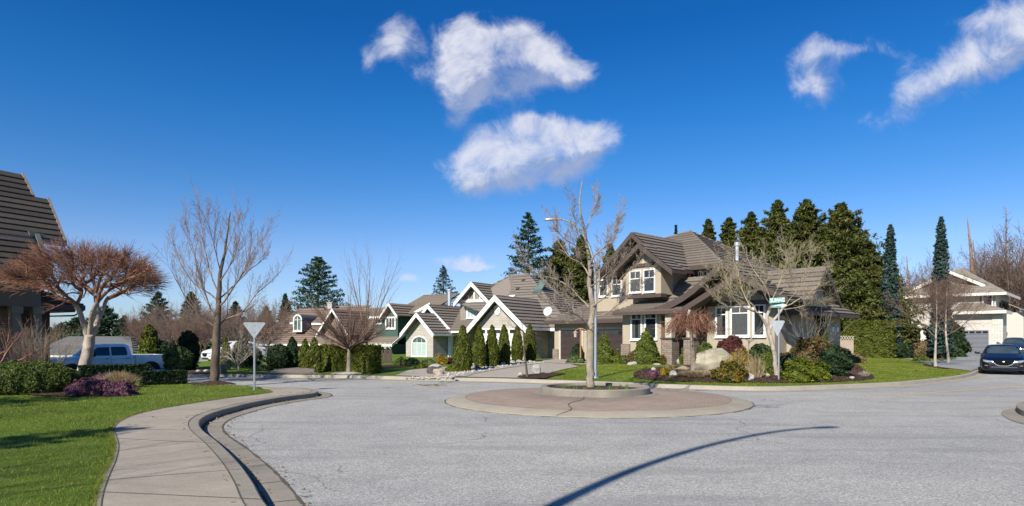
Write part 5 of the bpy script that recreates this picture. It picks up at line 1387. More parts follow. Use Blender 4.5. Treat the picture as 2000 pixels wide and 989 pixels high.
# ================================================================ DARK HOUSE at the left edge
h7 = Fr(PX(80, 27), 27, .13, 62)   # x runs away to the right along its front, y into the depth
H7 = thing('dark_tiled_house', 'shaded grey house with steep dark tiled roof and porch columns at the left edge', 'house', h7.o, h7.phi)
def house_seven():
    fy, fx = h7.fy, h7.fx
    rf, wl_, tr_ = MB(), MB(), MB()
    ye = -.7; xr, ze = fy(126, 473, ye); xt, zt = fy(92, 389, 1.0)
    # lower part of the roof with raking right edge, upper part stepped back
    za = ze; 
    sl = 1.15
    def rp(y): return za+(y-ye)*sl
    y1 = ye; y2 = fy_z = None
    # find the depth on the slope that shows at the given rows
    def on(px, py):
        d = h7.ray(px, py); n = Vector((0, -sl, 1)); p0 = Vector((0, ye, za)); t = (p0-h7.c).dot(n)/d.dot(n); return h7.c+d*t
    A, B_, C, D_, E = on(126, 473), on(92, 389), on(64, 386), on(42, 341), on(0, 336)
    zz1, zz2 = B_.z, D_.z
    xo = A.x
    roofplane(rf, [(-9, A.y, A.z), (xo, A.y, A.z), (B_.x, B_.y, B_.z), (-9, B_.y, B_.z)], course=.36, th=.05)
    roofplane(rf, [(-9, B_.y, B_.z), (C.x, B_.y, B_.z), (D_.x, D_.y, D_.z), (-9, D_.y, D_.z)], course=.36, th=.05)
    # lower left slope reaching further down
    zl = fy(0, 523, -1.6)[1]
    Lp = on(10, 528); xq = on(80, 500).x
    roofplane(rf, [(-9, Lp.y, Lp.z), (xq, Lp.y, Lp.z), (xq, A.y, A.z), (-9, A.y, A.z)], course=.36, th=.05)
    # rear slopes
    roofplane(rf, [(-9, 2*D_.y-A.y, A.z), (xo, 2*D_.y-A.y, A.z), (D_.x, D_.y, D_.z), (-9, D_.y, D_.z)], course=.36, th=.05)
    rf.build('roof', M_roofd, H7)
    m = flat('weathered_barge', (.26, .2, .17), .7, var=.15)
    b = MB()
    def rake(p, q):
        p, q = Vector(p), Vector(q); b.prism([p, q, q-Vector((0, 0, .24)), p-Vector((0, 0, .24))], (.1, 0, 0))
    rake((xo, A.y, A.z+.08), (B_.x, B_.y, B_.z+.08)); rake((C.x, B_.y, B_.z+.08), (D_.x, D_.y, D_.z+.08)); b.box(-9, xo, A.y-.08, A.y, A.z-.2, A.z)
    b.build('bargeboard', m, H7)
    fl = MB(); p1, p2 = on(66, 462), on(80, 476); fl.prism([p1+Vector((0, -.06, .1)), p1+Vector((.16, -.06, .1)), Vector((xq+.12, Lp.y, Lp.z+.12)), Vector((xq-.1, Lp.y, Lp.z+.12))], (0, -.04, .03)); fl.prism([p1+Vector((-.25, -.06, .16)), p1+Vector((.4, -.06, .1)), p1+Vector((.36, -.1, -.06)), p1+Vector((-.2, -.1, 0))], (0, -.04, .03)); fl.build('flashing', flat('lead', (.12, .13, .115), .7), H7)
    # walls: upper stucco wall on porch columns, set-back wall in stone
    x1, z1 = fy(80, 600, 0); 
    wl_.box(-9, x1, 0, .25, z1, ze+.1); wl_.box(x1-.25, x1, .25, 7, z1, ze+.1); wl_.box(-9, x1, .25, 6, z1-.01, z1+.1)
    wl_.prism([(x1-.26, .25, ze), (x1-.26, 7, ze), (x1-.26, D_.y, D_.z-.6)], (.2, 0, 0))
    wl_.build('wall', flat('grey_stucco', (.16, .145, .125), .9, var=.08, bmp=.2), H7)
    s = MB(); s.box(-9, x1+.3, 2.4, 2.7, -.2, z1); s.box(x1, x1+.3, 2.7, 8, -.2, z1); s.build('stone_wall', M_stone, H7)
    c = MB()
    for pxx in (72, 31):
        cx, _ = fy(pxx, 640, .1); c.box(cx-.2, cx+.2, -.06, .34, z1-.3, z1-.002); c.box(cx-.14, cx+.14, .0, .28, .9, z1-.3)
        c.box(cx-.22, cx+.22, -.08, .36, -.1, .9)
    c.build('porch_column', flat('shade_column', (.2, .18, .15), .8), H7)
    # lower side roof on the right
    e0, ez = fy(128, 598, 3.0); r2 = MB(); t0 = fy(82, 560, 3.0)
    roofplane(r2, [(e0, 1.5, ez), (e0, 9, ez), (x1, 9, t0[1]), (x1, 1.5, t0[1]-.05)]); roofplane(r2, [(x1, 1.5, ez), (e0, 1.5, ez), (x1, 1.51, t0[1])]); r2.build('side_roof', M_roofd, H7)
    t = MB(); t.box(e0-.05, e0+.05, 1.42, 9, ez-.25, ez-.012); t.box(x1, e0, 1.42, 1.5, ez-.25, ez-.012); t.box(x1, e0-.3, 1.6, 9, ez-.34, ez-.26)
    t.tube([(e0, 1.5, ez-.25), (e0-.35, 1.6, ez-.5), (x1+.35, 1.9, ez-.6), (x1+.35, 1.9, 0)], .04); t.build('gutter', M_brown, H7)
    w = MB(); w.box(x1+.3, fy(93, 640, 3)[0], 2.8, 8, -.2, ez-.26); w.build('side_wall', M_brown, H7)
house_seven()
# far roofs behind the truck
def lowhouse(px0, px1, pye, pyt, d, roof, wallc, label, gx0=None, ridge=(.25, .75)):
    o = thing('low_house', label, 'house', (PX(px0, d), d, .1)); w = PX(px1, d)-PX(px0, d); ze, zt = PZ(pye, d)-.1, PZ(pyt, d)-.1
    m = MB(); m.box(.5, w-.5, 0, 6, -1, ze); m.build('wall', wallc, o)
    m = MB(); a, b = w*ridge[0], w*ridge[1]
    roofplane(m, [(0, -.5, ze), (w, -.5, ze), (b, 3.2, zt), (a, 3.2, zt)]); roofplane(m, [(w, -.5, ze), (w, 7, ze), (b, 3.2, zt)]); roofplane(m, [(0, -.5, ze), (a, 3.2, zt), (0, 7, ze)]); m.build('roof', roof, o)
    m = MB(); m.box(0, w, -.58, -.5, ze-.18, ze); m.build('gutter', M_white, o); return o
lowhouse(60, 268, 694, 657, 52, tilem('slate_grey', (.13, .13, .135), (.2, .2, .2)), M_stucco, 'low house with wide grey roof behind the white pickup', ridge=(.1, .72))
lowhouse(245, 330, 690, 677, 64, M_roofb, M_batten, 'small house with brownish roof seen past the pickup bed', ridge=(.3, .7))
# ================================================================ VEHICLES
def crs(A, m):
    """Catmull-Rom resample of rows A to m rows"""
    A = np.asarray(A, float); n = len(A); o = []
    for u in np.linspace(0, n-1, m):
        i = min(int(u), n-2); t = u-i; a, b, c, d = A[max(i-1, 0)], A[i], A[i+1], A[min(i+2, n-1)]
        o.append(.5*((2*b)+(c-a)*t+(2*a-5*b+4*c-d)*t*t+(3*b-a-3*c+d)*t**3))
    return np.array(o)
def loft(mb, stations, nl=46, nr=22):
    """stations: list of half sections [(x,z)...] with y first: (y, [(x,z),...])"""
    Y = crs([[s[0]] for s in stations], nl)[:, 0]
    S = crs([np.array(s[1]).ravel() for s in stations], nl).reshape(nl, -1, 2)
    k0 = len(mb.v); ring = 0
    for i in range(nl):
        h = crs(S[i], nr); h[:, 0] = np.maximum(h[:, 0], 0); h[0, 0] = h[-1, 0] = 0
        r = [(x, z) for x, z in h]+[(-x, z) for x, z in h[-2:0:-1]]; ring = len(r)
        mb.v += [(x, Y[i], z) for x, z in r]
    for i in range(nl-1):
        for j in range(ring): mb.f.append((k0+i*ring+j, k0+i*ring+(j+1) % ring, k0+(i+1)*ring+(j+1) % ring, k0+(i+1)*ring+j))
    mb.f.append(tuple(k0+j for j in range(ring))); mb.f.append(tuple(k0+(nl-1)*ring+j for j in range(ring)))
def patch(bvh, poly, axis, sign, name, mat, parent, res=.07, off=.008):
    P = [Vector(p) for p in poly]; bd = []
    for i, p in enumerate(P):
        q = P[(i+1) % len(P)]; n = max(1, int((q-p).length/res)); bd += [p.lerp(q, j/n) for j in range(n)]
    xs = [p.x for p in bd]; ys = [p.y for p in bd]
    gx, gy = np.meshgrid(np.arange(min(xs), max(xs), res), np.arange(min(ys), max(ys), res)); gx = gx.ravel()+1e-4; gy = gy.ravel()+1e-4
    m = inside([tuple(p) for p in bd], gx, gy); n = len(bd)
    v, e, f, *_ = delaunay_2d_cdt(bd+[Vector((a, b)) for a, b in zip(gx[m], gy[m])], [(i, (i+1) % n) for i in range(n)], [list(range(n))], 1, 1e-5)
    out_ = []; last = None
    for p in v:
        if axis == 'x': o = Vector((sign*5, p.x, p.y)); d = Vector((-sign, 0, 0))
        elif axis == 'y': o = Vector((p.x, sign*12, p.y)); d = Vector((0, -sign, 0))
        h, nn, _, _ = bvh.ray_cast(o, d)
        if h is None: h = last if last is not None else Vector((0, 0, 0)); h = h.copy(); h = Vector((h.x, p.x, p.y)) if axis == 'x' else Vector((p.x, h.y, p.y))
        else: last = h
        out_.append(h-d*off)
    mb = MB(); mb.add(out_, [tuple(q) for q in f]); return mb.build(name, mat, parent, smooth='x')
def paint(name, c, coat=.9):
    m, nt, b = nodemat(name); v = coords(nt)
    nt.links.new(ramp(nt, noise(nt, v, 3, 4), [(.3, tuple(x*.92 for x in c)), (.7, tuple(min(1, x*1.06) for x in c))]), b.inputs['Base Color'])
    b.inputs['Roughness'].default_value = .32; b.inputs['Coat Weight'].default_value = coat; b.inputs['Coat Roughness'].default_value = .05
    b.inputs['Metallic'].default_value = .15; return m
M_tyre = flat('tyre_rubber', (.02, .02, .02), .85, var=.2); M_rim_ = flat('alloy_rim', (.42, .42, .43), .3, .8, var=.05)
M_black = flat('black_plastic', (.012, .012, .014), .5, var=.2); M_grille = flat('grille_black', (.006, .006, .007), .9, spec=.08); M_chrome = flat('chrome', (.62, .62, .64), .15, 1, var=.03)
M_lens = flat('headlamp_lens', (.26, .28, .3), .12, .2, var=.25, scale=14, coat=1); M_tail = flat('tail_lamp', (.35, .012, .012), .2, var=.2)
M_carglass = glassm('car_glass', (.035, .05, .06), .03); M_amber = flat('amber_lens', (.5, .2, .08), .3)
def wheel(car, x, y, r, w=.21):
    wh = MB(); prof = [(r*.62, -w/2), (r*.93, -w/2), (r, -w/2+.03), (r, w/2-.03), (r*.93, w/2), (r*.62, w/2)]
    def L(prof, n=28):
        m = MB(); m.lathe(prof, n=n); m.v = [(z+x, a+y, b+r) for (a, b, z) in m.v]; return m
    e = thing('wheel', None, None, (0, 0, 0)); e.parent = car
    L(prof).build('tyre', M_tyre, e, smooth='x')
    s = 1 if x > 0 else -1; d = MB(); d.lathe([(r*.63, -w*.4), (r*.63, w*.42*1), (r*.58, w*.44), (.0, w*.36)] if s > 0 else [(r*.63, w*.4), (r*.63, -w*.42), (r*.58, -w*.44), (.0, -w*.36)], n=20)
    d.v = [(z+x, a+y, b+r) for (a, b, z) in d.v]
    d.build('rim', M_rim_, e, smooth='x')
    sp = MB()
    for k in range(5):
        a = k*2*math.pi/5; c, sn = math.cos(a), math.sin(a)
        sp.prism([(x+s*w*.46, y+c*r*.05-sn*.04, r+sn*r*.05+c*.04), (x+s*w*.46, y+c*r*.05+sn*.04, r+sn*r*.05-c*.04), (x+s*w*.48, y+c*r*.6+sn*.025, r+sn*r*.6-c*.025), (x+s*w*.48, y+c*r*.6-sn*.025, r+sn*r*.6+c*.025)], (s*.012, 0, 0))
    sp.build('spokes', M_chrome, e)
def hatch(name, label, cat, loc, rz, mat, L=4.45, W=.9, H=1.45, group=None):
    c = thing(name, label, cat, loc, rz, group); k = H/1.45
    def low(y, w, zl, zt, cr=.0):
        return (y, [(0, zl), (w*.8, zl), (w*.97, zl+.1), (w, zl+.28), (w*.985, (zl+zt)/2+.12), (w*.93, zt-.07-cr), (w*.78, zt-cr), (w*.45, zt+.015), (0, zt+.025)])
    m = MB()
    loft(m, [low(0, W*.62, .32, .56*k), low(.04, W*.80, .24, .66*k), low(.16, W*.92, .2, .74*k), low(.45, W*.985, .18, .83*k), low(.9, W*1.0, .18, .93*k), low(1.3, W, .18, .985*k),
             low(2.2, W, .18, 1.0*k), low(3.2, W, .18, 1.02*k), low(3.9, W*.99, .2, 1.02*k), low(4.25, W*.94, .26, .98*k), low(L, W*.8, .36, .88*k)])
    def cab(y, wb, wt, zb, zt): return (y, [(0, zb), (wb, zb), (wb*.99, zb+.06), ((wb*.5+wt*.5), (zb+zt)/2), (wt*1.0, zt-.09), (wt*.86, zt-.02), (wt*.5, zt+.01), (0, zt+.02)])
    loft(m, [cab(1.12*L/4.45, W*.88, W*.80, .82*k, .97*k), cab(1.5*L/4.45, W*.9, W*.76, .85*k, 1.19*k), cab(1.95*L/4.45, W*.92, W*.72, .85*k, 1.385*k), cab(2.5*L/4.45, W*.93, W*.70, .85*k, 1.43*k),
             cab(3.2*L/4.45, W*.93, W*.69, .85*k, 1.40*k), cab(3.8*L/4.45, W*.91, W*.67, .85*k, 1.28*k), cab(4.2*L/4.45, W*.86, W*.66, .82*k, 1.0*k)], 40, 20)
    b = m.build('body', mat, c, smooth='full')
    bvh = BVHTree.FromPolygons([Vector(v) for v in m.v], m.f)
    s = k; yk = L/4.45
    patch(bvh, [(-.68*W/.9, 1.0*s), (.68*W/.9, 1.0*s), (.585*W/.9, 1.33*s), (.4, 1.352*s), (-.4, 1.352*s), (-.585*W/.9, 1.33*s)], 'y', -1, 'windscreen', M_carglass, c, .08)
    for sg in (1, -1):
        patch(bvh, [(1.62*yk, 1.02*s), (2.35*yk, 1.03*s), (2.35*yk, 1.35*s), (2.06*yk, 1.335*s)], 'x', sg, 'window', M_carglass, c)
        patch(bvh, [(2.42*yk, 1.03*s), (3.2*yk, 1.04*s), (3.55*yk, 1.12*s), (3.25*yk, 1.31*s), (2.42*yk, 1.352*s)], 'x', sg, 'window', M_carglass, c)
        for yy_ in (.86, L-.85):
            patch(bvh, [(yy_+.375*math.cos(a*math.pi/12), .33+.375*math.sin(a*math.pi/12)) for a in range(13)]+[(yy_-.37, .2), (yy_+.37, .2)], 'x', sg, 'wheel_arch', M_black, c, .1, .004)
    # front
    patch(bvh, [(-.40, .62), (-.30, .50), (-.15, .44), (.15, .44), (.30, .50), (.40, .62), (.37, .68), (-.37, .68)], 'y', -1, 'grille', M_grille, c, .05, .01)
    wing = [(-.50, .665), (-.43, .60), (-.31, .465), (-.15, .405), (.15, .405), (.31, .465), (.43, .60), (.50, .665), (.44, .665), (.39, .61), (.28, .50), (.14, .44), (-.14, .44), (-.28, .50), (-.39, .61), (-.44, .665)]
    patch(bvh, wing, 'y', -1, 'grille_trim', M_chrome, c, .05, .022)
    patch(bvh, [(-.62, .25), (.62, .25), (.52, .34), (-.52, .34)], 'y', -1, 'lower_intake', M_black, c, .07, .01)
    patch(bvh, [(-.5, .355), (.5, .355), (.5, .372), (-.5, .372)], 'y', -1, 'bumper_strip', M_chrome, c, .07, .012)
    patch(bvh, [(-.024, .615), (.024, .615), (.036, .63), (.024, .643), (-.024, .643), (-.036, .63)], 'y', -1, 'emblem', M_steel, c, .03, .03)
    for sg in (1, -1):
        patch(bvh, [(sg*.46, .61), (sg*.62, .575), (sg*.78, .63), (sg*.80, .72), (sg*.66, .69), (sg*.5, .665)], 'y', -1, 'headlight', M_lens, c, .04, .012)
        patch(bvh, [(sg*.50, .42), (sg*.74, .40), (sg*.76, .47), (sg*.55, .45)], 'y', -1, 'fog_lamp', M_black, c, .05, .01)
        patch(bvh, [(sg*.60, .425), (sg*.72, .42), (sg*.73, .45), (sg*.62, .445)], 'y', -1, 'indicator', M_amber, c, .03, .016)
        mm = MB(); mm.cbox((sg*(W+.12), 1.58*yk, 1.03*s), (.2, .12, .13)); mm.build('mirror', mat, c, smooth='x', bevel=.035)
        mb_ = MB(); mb_.tube([(sg*(W*.93), 1.62*yk, .97*s), (sg*(W+.05), 1.6*yk, 1.0*s)], .025); mb_.build('mirror_arm', M_black, c)
        patch(bvh, [(L-.16, .78), (L-.1, .78), (L-.05, .9), (L-.3, .92), (L-.4, .86)], 'x', sg, 'tail_light', M_tail, c, .05, .01)
        for yy_ in (.86, L-.85): wheel(c, sg*(W-.1), yy_, .325)
    return c
M_navy = paint('navy_paint', (.002, .004, .014), .3); M_wpaint = paint('white_paint', (.88, .85, .80), .15); M_dpaint = paint('charcoal_paint', (.02, .022, .026))
cx, cy = G(1965, 733, 0)
hatch('parked_car', 'dark navy hatchback with chrome edged grille standing on the street, facing the viewer', 'car', (cx-.0, cy+.15, 0.005), R(-36), M_navy)
hatch('parked_car', 'charcoal car parked by the white stone pier, only its roof showing over the navy hatchback', 'car', (PX(1978, 47), 47, .38), R(-40), M_dpaint, W=.82, H=1.5)
hatch('parked_suv', 'white sport utility car parked in the driveway behind the bare street tree', 'car', (PX(400, 46), 46, .06), R(-40), M_wpaint, L=4.3, H=1.55)

# pickup
pk = thing('pickup_truck', 'white crew cab pickup with dark windows parked in shade beside the left house', 'truck', (PX(84, 33), 33, -.47), R(-38))
def pickup():
    m = MB(); W = .98; L = 5.85
    def low(y, w, zl, zt): return (y, [(0, zl), (w*.85, zl), (w*.99, zl+.1), (w, zl+.3), (w*.99, zt-.22), (w*.96, zt-.07), (w*.86, zt-.005), (w*.5, zt+.02), (0, zt+.03)])
    loft(m, [low(0, W*.88, .45, 1.02), low(.08, W*.94, .42, 1.1), low(.4, W, .42, 1.16), low(1.2, W, .42, 1.22), low(1.7, W, .42, 1.25), low(2.6, W, .42, 1.24), low(3.9, W, .42, 1.24), low(3.98, W, .42, 1.24)], 30, 22)
    bed = MB()
    bed.box(-W, W, 4.02, L, .5, .8); bed.box(W-.09, W, 4.02, L, .5, 1.31); bed.box(-W, -W+.09, 4.02, L, .5, 1.31); bed.box(-W, W, 4.02, 4.1, .5, 1.31); bed.box(-W, W, L-.07, L, .5, 1.3)
    def cab(y, wb, wt, zb, zt): return (y, [(0, zb), (wb, zb), (wb*.99, zb+.08), ((wb+wt)/2, (zb+zt)/2), (wt, zt-.1), (wt*.88, zt-.02), (wt*.5, zt+.01), (0, zt+.02)])
    loft(m, [cab(1.45, .90, .84, 1.1, 1.24), cab(1.75, .93, .80, 1.1, 1.5), cab(2.1, .95, .77, 1.1, 1.82), cab(2.5, .95, .76, 1.1, 1.9), cab(3.3, .95, .76, 1.1, 1.91), cab(3.75, .95, .76, 1.1, 1.86), cab(3.93, .94, .8, 1.1, 1.35)], 40, 20)
    b = m.build('body', M_wpaint, pk, smooth='full'); bd = bed.build('truck_bed', M_wpaint, pk, smooth='x', bevel=.02)
    bvh = BVHTree.FromPolygons([Vector(v) for v in m.v], m.f)
    vb = MB(); vb.box(-W, W, 4.02, L, .5, 1.31); bv2 = BVHTree.FromPolygons([Vector(v) for v in vb.v], vb.f)
    patch(bvh, [(-.76, 1.3), (.76, 1.3), (.66, 1.74), (-.66, 1.74)], 'y', -1, 'windscreen', M_carglass, pk)
    for sg in (1, -1):
        patch(bvh, [(1.85, 1.3), (2.78, 1.3), (2.78, 1.76), (2.22, 1.74), (2.0, 1.55)], 'x', sg, 'window', M_carglass, pk)
        patch(bvh, [(2.86, 1.3), (3.62, 1.3), (3.66, 1.4), (3.6, 1.72), (3.5, 1.765), (2.86, 1.765)], 'x', sg, 'window', M_carglass, pk)
        for y in (1.72, 2.815, 3.76): patch(bvh, [(y, .55), (y+.012, .55), (y+.012, 1.26), (y, 1.26)], 'x', sg, 'door_seam', M_black, pk, .1, .004)
        for y in (2.5, 3.5): MB().box(sg*.985, sg*1.02, y, y+.2, 1.12, 1.15).build('door_handle', M_chrome, pk)
        patch(bvh, [(.98+.5*math.cos(a*math.pi/12), .42+.5*math.sin(a*math.pi/12)) for a in range(13)], 'x', sg, 'wheel_arch', M_black, pk, .1, .004)
        patch(bv2, [(4.85+.5*math.cos(a*math.pi/12), .5+.44*math.sin(a*math.pi/12)) for a in range(13)], 'x', sg, 'wheel_arch', M_black, pk, .1, .004)
        MB().box(sg*.90, sg*.99, L-.1, L+.02, .9, 1.25).build('tail_light', M_tail, pk, bevel=.01)
        MB().cbox((sg*1.12, 1.95, 1.38), (.2, .1, .26)).build('mirror', M_black, pk, bevel=.03)
        for y in (.98, 4.85): wheel(pk, sg*.87, y, .4, .26)
        patch(bvh, [(sg*.58, .85), (sg*.9, .85), (sg*.9, 1.02), (sg*.6, 1.02)], 'y', -1, 'headlight', M_lens, pk)
    patch(bvh, [(-.5, .72), (.5, .72), (.53, 1.03), (-.53, 1.03)], 'y', -1, 'grille', M_chrome, pk)
    MB().box(-.9, .9, -.12, .05, .48, .68).build('bumper', M_chrome, pk, bevel=.03); MB().box(-.9, .9, L, L+.14, .5, .68).build('bumper', M_chrome, pk, bevel=.03)
pickup()

# ================================================================ STREET FURNITURE
def street_lamp(label, loc, h, reach, az, r=.075):
    o = thing('street_lamp', label, 'street lamp', loc); dx, dy = math.cos(az), math.sin(az)
    P = [(0, 0, -.1), (0, 0, h*.3), (0, 0, h*.58)]
    for t in (0.0, .15, .3, .5, .7, .85, 1.0):
        a = t*math.pi/2*.95; P.append((dx*reach*(1-math.cos(a))*.9, dy*reach*(1-math.cos(a))*.9, h*.60+h*.385*math.sin(a)))
    Q = smoothline(P, 4); n = len(Q)
    MB().tube(Q, [r*(1-.5*i/n) for i in range(n)], 14).build('pole', M_steel, o, smooth='x')
    bs = MB(); bs.lathe([(.16, 0), (.16, .03), (.1, .05), (.1, .3), (.075, .32)], n=16); bs.build('base_plate', M_steel, o, smooth='x')
    e = Q[-1]; m = MB(); L = .72
    sec = [(0, .035, .035), (.06, .06, .05), (.25, .105, .075), (.5, .12, .08), (.66, .09, .06), (.72, .03, .02)]
    k0 = 0
    for (s, w, t) in sec:
        for j in range(12):
            a = j/12*2*math.pi; u = math.cos(a)*w; v = math.sin(a)*t*(1 if math.sin(a) > 0 else .55); m.v.append((e.x+dx*s-dy*u, e.y+dy*s+dx*u, e.z+v-.02*s))
    for i in range(len(sec)-1):
        for j in range(12): m.f.append((i*12+j, i*12+(j+1) % 12, (i+1)*12+(j+1) % 12, (i+1)*12+j))
    m.f.append(tuple(range(12))); m.f.append(tuple(range((len(sec)-1)*12, len(sec)*12)))
    m.build('lamp_head', M_al, o, smooth='full'); return o
x, y, z = T(1163, 739); d_ = y
street_lamp('galvanised street lamp with curved arm standing on the lawn behind the island tree', (x, y, z), PZ(424, y)-z, PX(1163, y)-PX(1085, y), R(180), .07)
street_lamp('street lamp on the near pavement casting its long shadow over the road', (-3.7, -.75, .13), 9.75, 2.9, math.atan2(.30, .95), .105)
def yield_sign(name, label, loc, htop, hbot, w, face_rz, names=None, off=0):
    o = thing(name, label, 'sign', loc, face_rz); top = htop
    MB().tube([(0, 0, -.1), (0, 0, (names or top)+.0)], .032, 10).build('post', M_steel, o, smooth='x')
    h = top-hbot; r_ = .035; c = []
    for (a, b, s) in ((-w/2+off, top, (1, -1)), (w/2+off, top, (-1, -1)), (off, hbot, (0, 1))):
        for k in range(5):
            q = k/4
            if s[1] == 1: c.append((a+(.5-q)*-2*.02*-1, -.036, b+.03-math.sin(q*math.pi)*.02))
            elif s[0] == 1: c.append((a-.0+.03*q, -.036, b-.04*(1-q)))
            else: c.append((a-.03*(1-q), -.036, b-.04*q))
    m = MB(); m.prism(c, (0, -.006, 0)); m.build('sign_plate', flat('bare_aluminium', (.34, .36, .38), .5, .55, var=.15, scale=5), o)
    bz = MB(); bz.box(-.045, .045, -.05, -.03, top-h*.2, top-h*.2+.02); bz.box(-.045, .045, -.05, -.03, top-h*.6, top-h*.6+.02)
    for zz in (top-h*.19, top-h*.59): bz.tube([(0, -.055, zz), (0, -.04, zz)], .012, 8)
    bz.build('bolt', M_steel, o); return o
x, y, z = N(497, 763)
zt_ = PZ(630, y)-z; yield_sign('give_way_sign', 'back of a triangular sign on a steel post at the end of the left lawn', (x, y, z), zt_, PZ(662, y)-z, (519-478)/F*y, R(12))
x, y, z = bedT(1521, 741)
sg_ = yield_sign('street_sign', 'steel post with two green street name plates above the back of a triangular sign', (x, y, z), PZ(626.5, y)-z, PZ(657, y)-z, 25/F*y/.93, R(-16), names=PZ(603, y)-z, off=-.05)
M_sgreen = flat('sign_green', (.0, .24, .165), .4, var=.06); M_sgreen2 = flat('sign_green_dull', (.012, .19, .14), .4, var=.06); M_letter = flat('sign_white', (.72, .8, .76), .4, var=.03)
def plate(px0, px1, py0, py1, words, rz, mat, yo, ang):
    d = y; w = (px1-px0)/F*d; h = (py1-py0)/F*d; xc = ((px0+px1)/2-1521)/F*d; zc = PZ((py0+py1)/2, d)-z
    e = thing('name_plate', None, None, (xc, yo, zc)); e.parent = sg_; e.rotation_euler = (0, ang, rz)
    MB().box(-w/2, w/2, 0, .012, -h/2, h/2).build('plate', mat, e, bevel=.004)
    b = MB(); t = .014*w
    b.box(-w/2+t, w/2-t, -.0035, -.001, h/2-2*t, h/2-t); b.box(-w/2+t, w/2-t, -.0035, -.001, -h/2+t, -h/2+2*t); b.box(-w/2+t, -w/2+2*t, -.0035, -.001, -h/2+2*t, h/2-2*t); b.box(w/2-2*t, w/2-t, -.0035, -.001, -h/2+2*t, h/2-2*t)
    b.build('border', M_letter, e)
    for (txt, u, v, s, al) in words:
        c = bpy.data.curves.new('lettering', 'FONT'); c.body = txt; c.size = s*h; c.extrude = .001; c.align_x = al; c.align_y = 'CENTER'; c.offset = .0035*1
        o = bpy.data.objects.new('lettering', c); col.objects.link(o); o.parent = e; o.rotation_euler = (R(90), 0, 0); o.location = (u*w, -.0035, v*h); o.scale = (.86, 1, 1)
        c.materials.append(M_letter)
        me = bpy.data.meshes.new_from_object(o); bpy.data.objects.remove(o)
        o = bpy.data.objects.new('lettering', me); col.objects.link(o); o.parent = e; o.rotation_euler = (R(90), 0, 0); o.location = (u*w, -.0035, v*h); o.scale = (.86, 1, 1)
plate(1503.5, 1532, 582, 591.5, [('SUMAC', -.45, -.02, .98, 'LEFT'), ('PL', .36, .15, .5, 'CENTER')], R(8), M_sgreen, -.06, R(-3))
plate(1506.5, 1531, 592.3, 601, [('GLENWOOD', -.46, 0, .62, 'LEFT'), ('CR', .34, .2, .32, 'CENTER'), ('16800', .34, -.2, .3, 'CENTER')], R(-4), M_sgreen2, .04, R(1))
# copper garden lantern post
x, y, z = T(1134, 711)
lp_ = thing('lantern_post', 'copper coloured garden post with two hanging lanterns beside the driveway', 'garden lamp', (x, y, z), R(-20))
M_cop = flat('copper', (.42, .2, .1), .5, .3, var=.2, scale=6); hh = PZ(641, y)-z
m = MB(); m.lathe([(.1, 0), (.1, .1), (.045, .16), (.04, hh*.9), (.055, hh*.92), (.02, hh)], n=14); m.build('post', M_cop, lp_, smooth='x')
m = MB(); m.tube([(-.32, 0, hh*.93), (-.1, 0, hh*.985), (.1, 0, hh*.985), (.32, 0, hh*.93)], .018, 8); m.build('crossarm', M_cop, lp_)
for sx in (-.3, .3):
    m = MB(); m.lathe([(0, .0), (.13, -.07), (.135, -.09), (.1, -.09), (.075, -.32), (.085, -.34), (.0, -.37)], c=(sx, 0, hh*.92), n=8); m.build('lantern', flat('lantern_glass', (.45, .36, .27), .3), lp_)
# utility box
x, y, z = T(428, 729)
ub = thing('utility_box', 'squat green grey utility cabinet on the verge behind the bare street tree', 'utility box', (x, y, z), R(-15))
MB().box(-.62, .62, -.45, .45, 0, .62).build('cabinet', flat('cabinet_green', (.13, .16, .12), .6, var=.15), ub, bevel=.02)
MB().box(-.66, .66, -.49, .49, .621, .67).build('lid', flat('lid_green', (.2, .235, .18), .6), ub, bevel=.01)
MB().box(-.01, .01, -.456, -.4505, .05, .6).build('door_seam', M_black, ub)
ub.scale = (.42, .42, .6)
mk = MB(); x, y, z = T(414, 730); mk.lathe([(.05, 0), (.05, .5), (.03, .56), (0, .57)], n=10); o = mk.build('marker_post', flat('marker_pale', (.6, .5, .35), .6), None, smooth='x'); o.location = (x, y, z); tag(o, 'short pale marker post beside the green utility box', 'marker post')
# pergola with glass roof at the right of the main house
pg = thing('pergola', 'dark framed pergola with glass roof between the main house and clipped hedge', 'pergola', (PX(1652, 51), 51, .35), R(-20))
Mt = flat('pergola_green', (.05, .065, .06), .6); zz = 3.25
for (a, b) in ((1.9, .2), (1.9, 3.0), (.2, 3.0)): MB().box(a, a+.12, b, b+.12, -.4, zz).build('post', Mt, pg)
m = MB(); m.box(-.2, 2.3, .1, .2, zz, zz+.18); m.box(-.2, 2.3, 3.05, 3.15, zz, zz+.18)
for i in range(5): m.box(-.1+i*.55, -.03+i*.55, -.2, 3.5, zz+.19, zz+.31)
m.build('beam', Mt, pg)
MB().box(-.1, 2.2, -.1, 3.4, zz+.32, zz+.335).build('glass_roof', glassm('pergola_glass', (.12, .24, .24), .15), pg)
gl = thing('garden_fence', 'short tan fence with lattice panel between the main house and the hedge', 'fence', T(1652, 700)[:3], R(-40))
m = MB(); m.box(-.5, .5, 0, .05, 0, 1.3); m.build('board_panel', flat('fence_tan', (.34, .26, .2), .8), gl)
m = MB()
for i in range(6):
    x_ = -.5+i*.17; m.prism([(x_, 0, 1.32), (x_+.035, 0, 1.32), (x_+.2, 0, 1.6), (x_+.165, 0, 1.6)], (0, .02, 0)); m.prism([(x_+.165, -.021, 1.32), (x_+.2, -.021, 1.32), (x_+.035, -.021, 1.6), (x_, -.021, 1.6)], (0, .02, 0))
m.build('lattice', M_batten, gl)
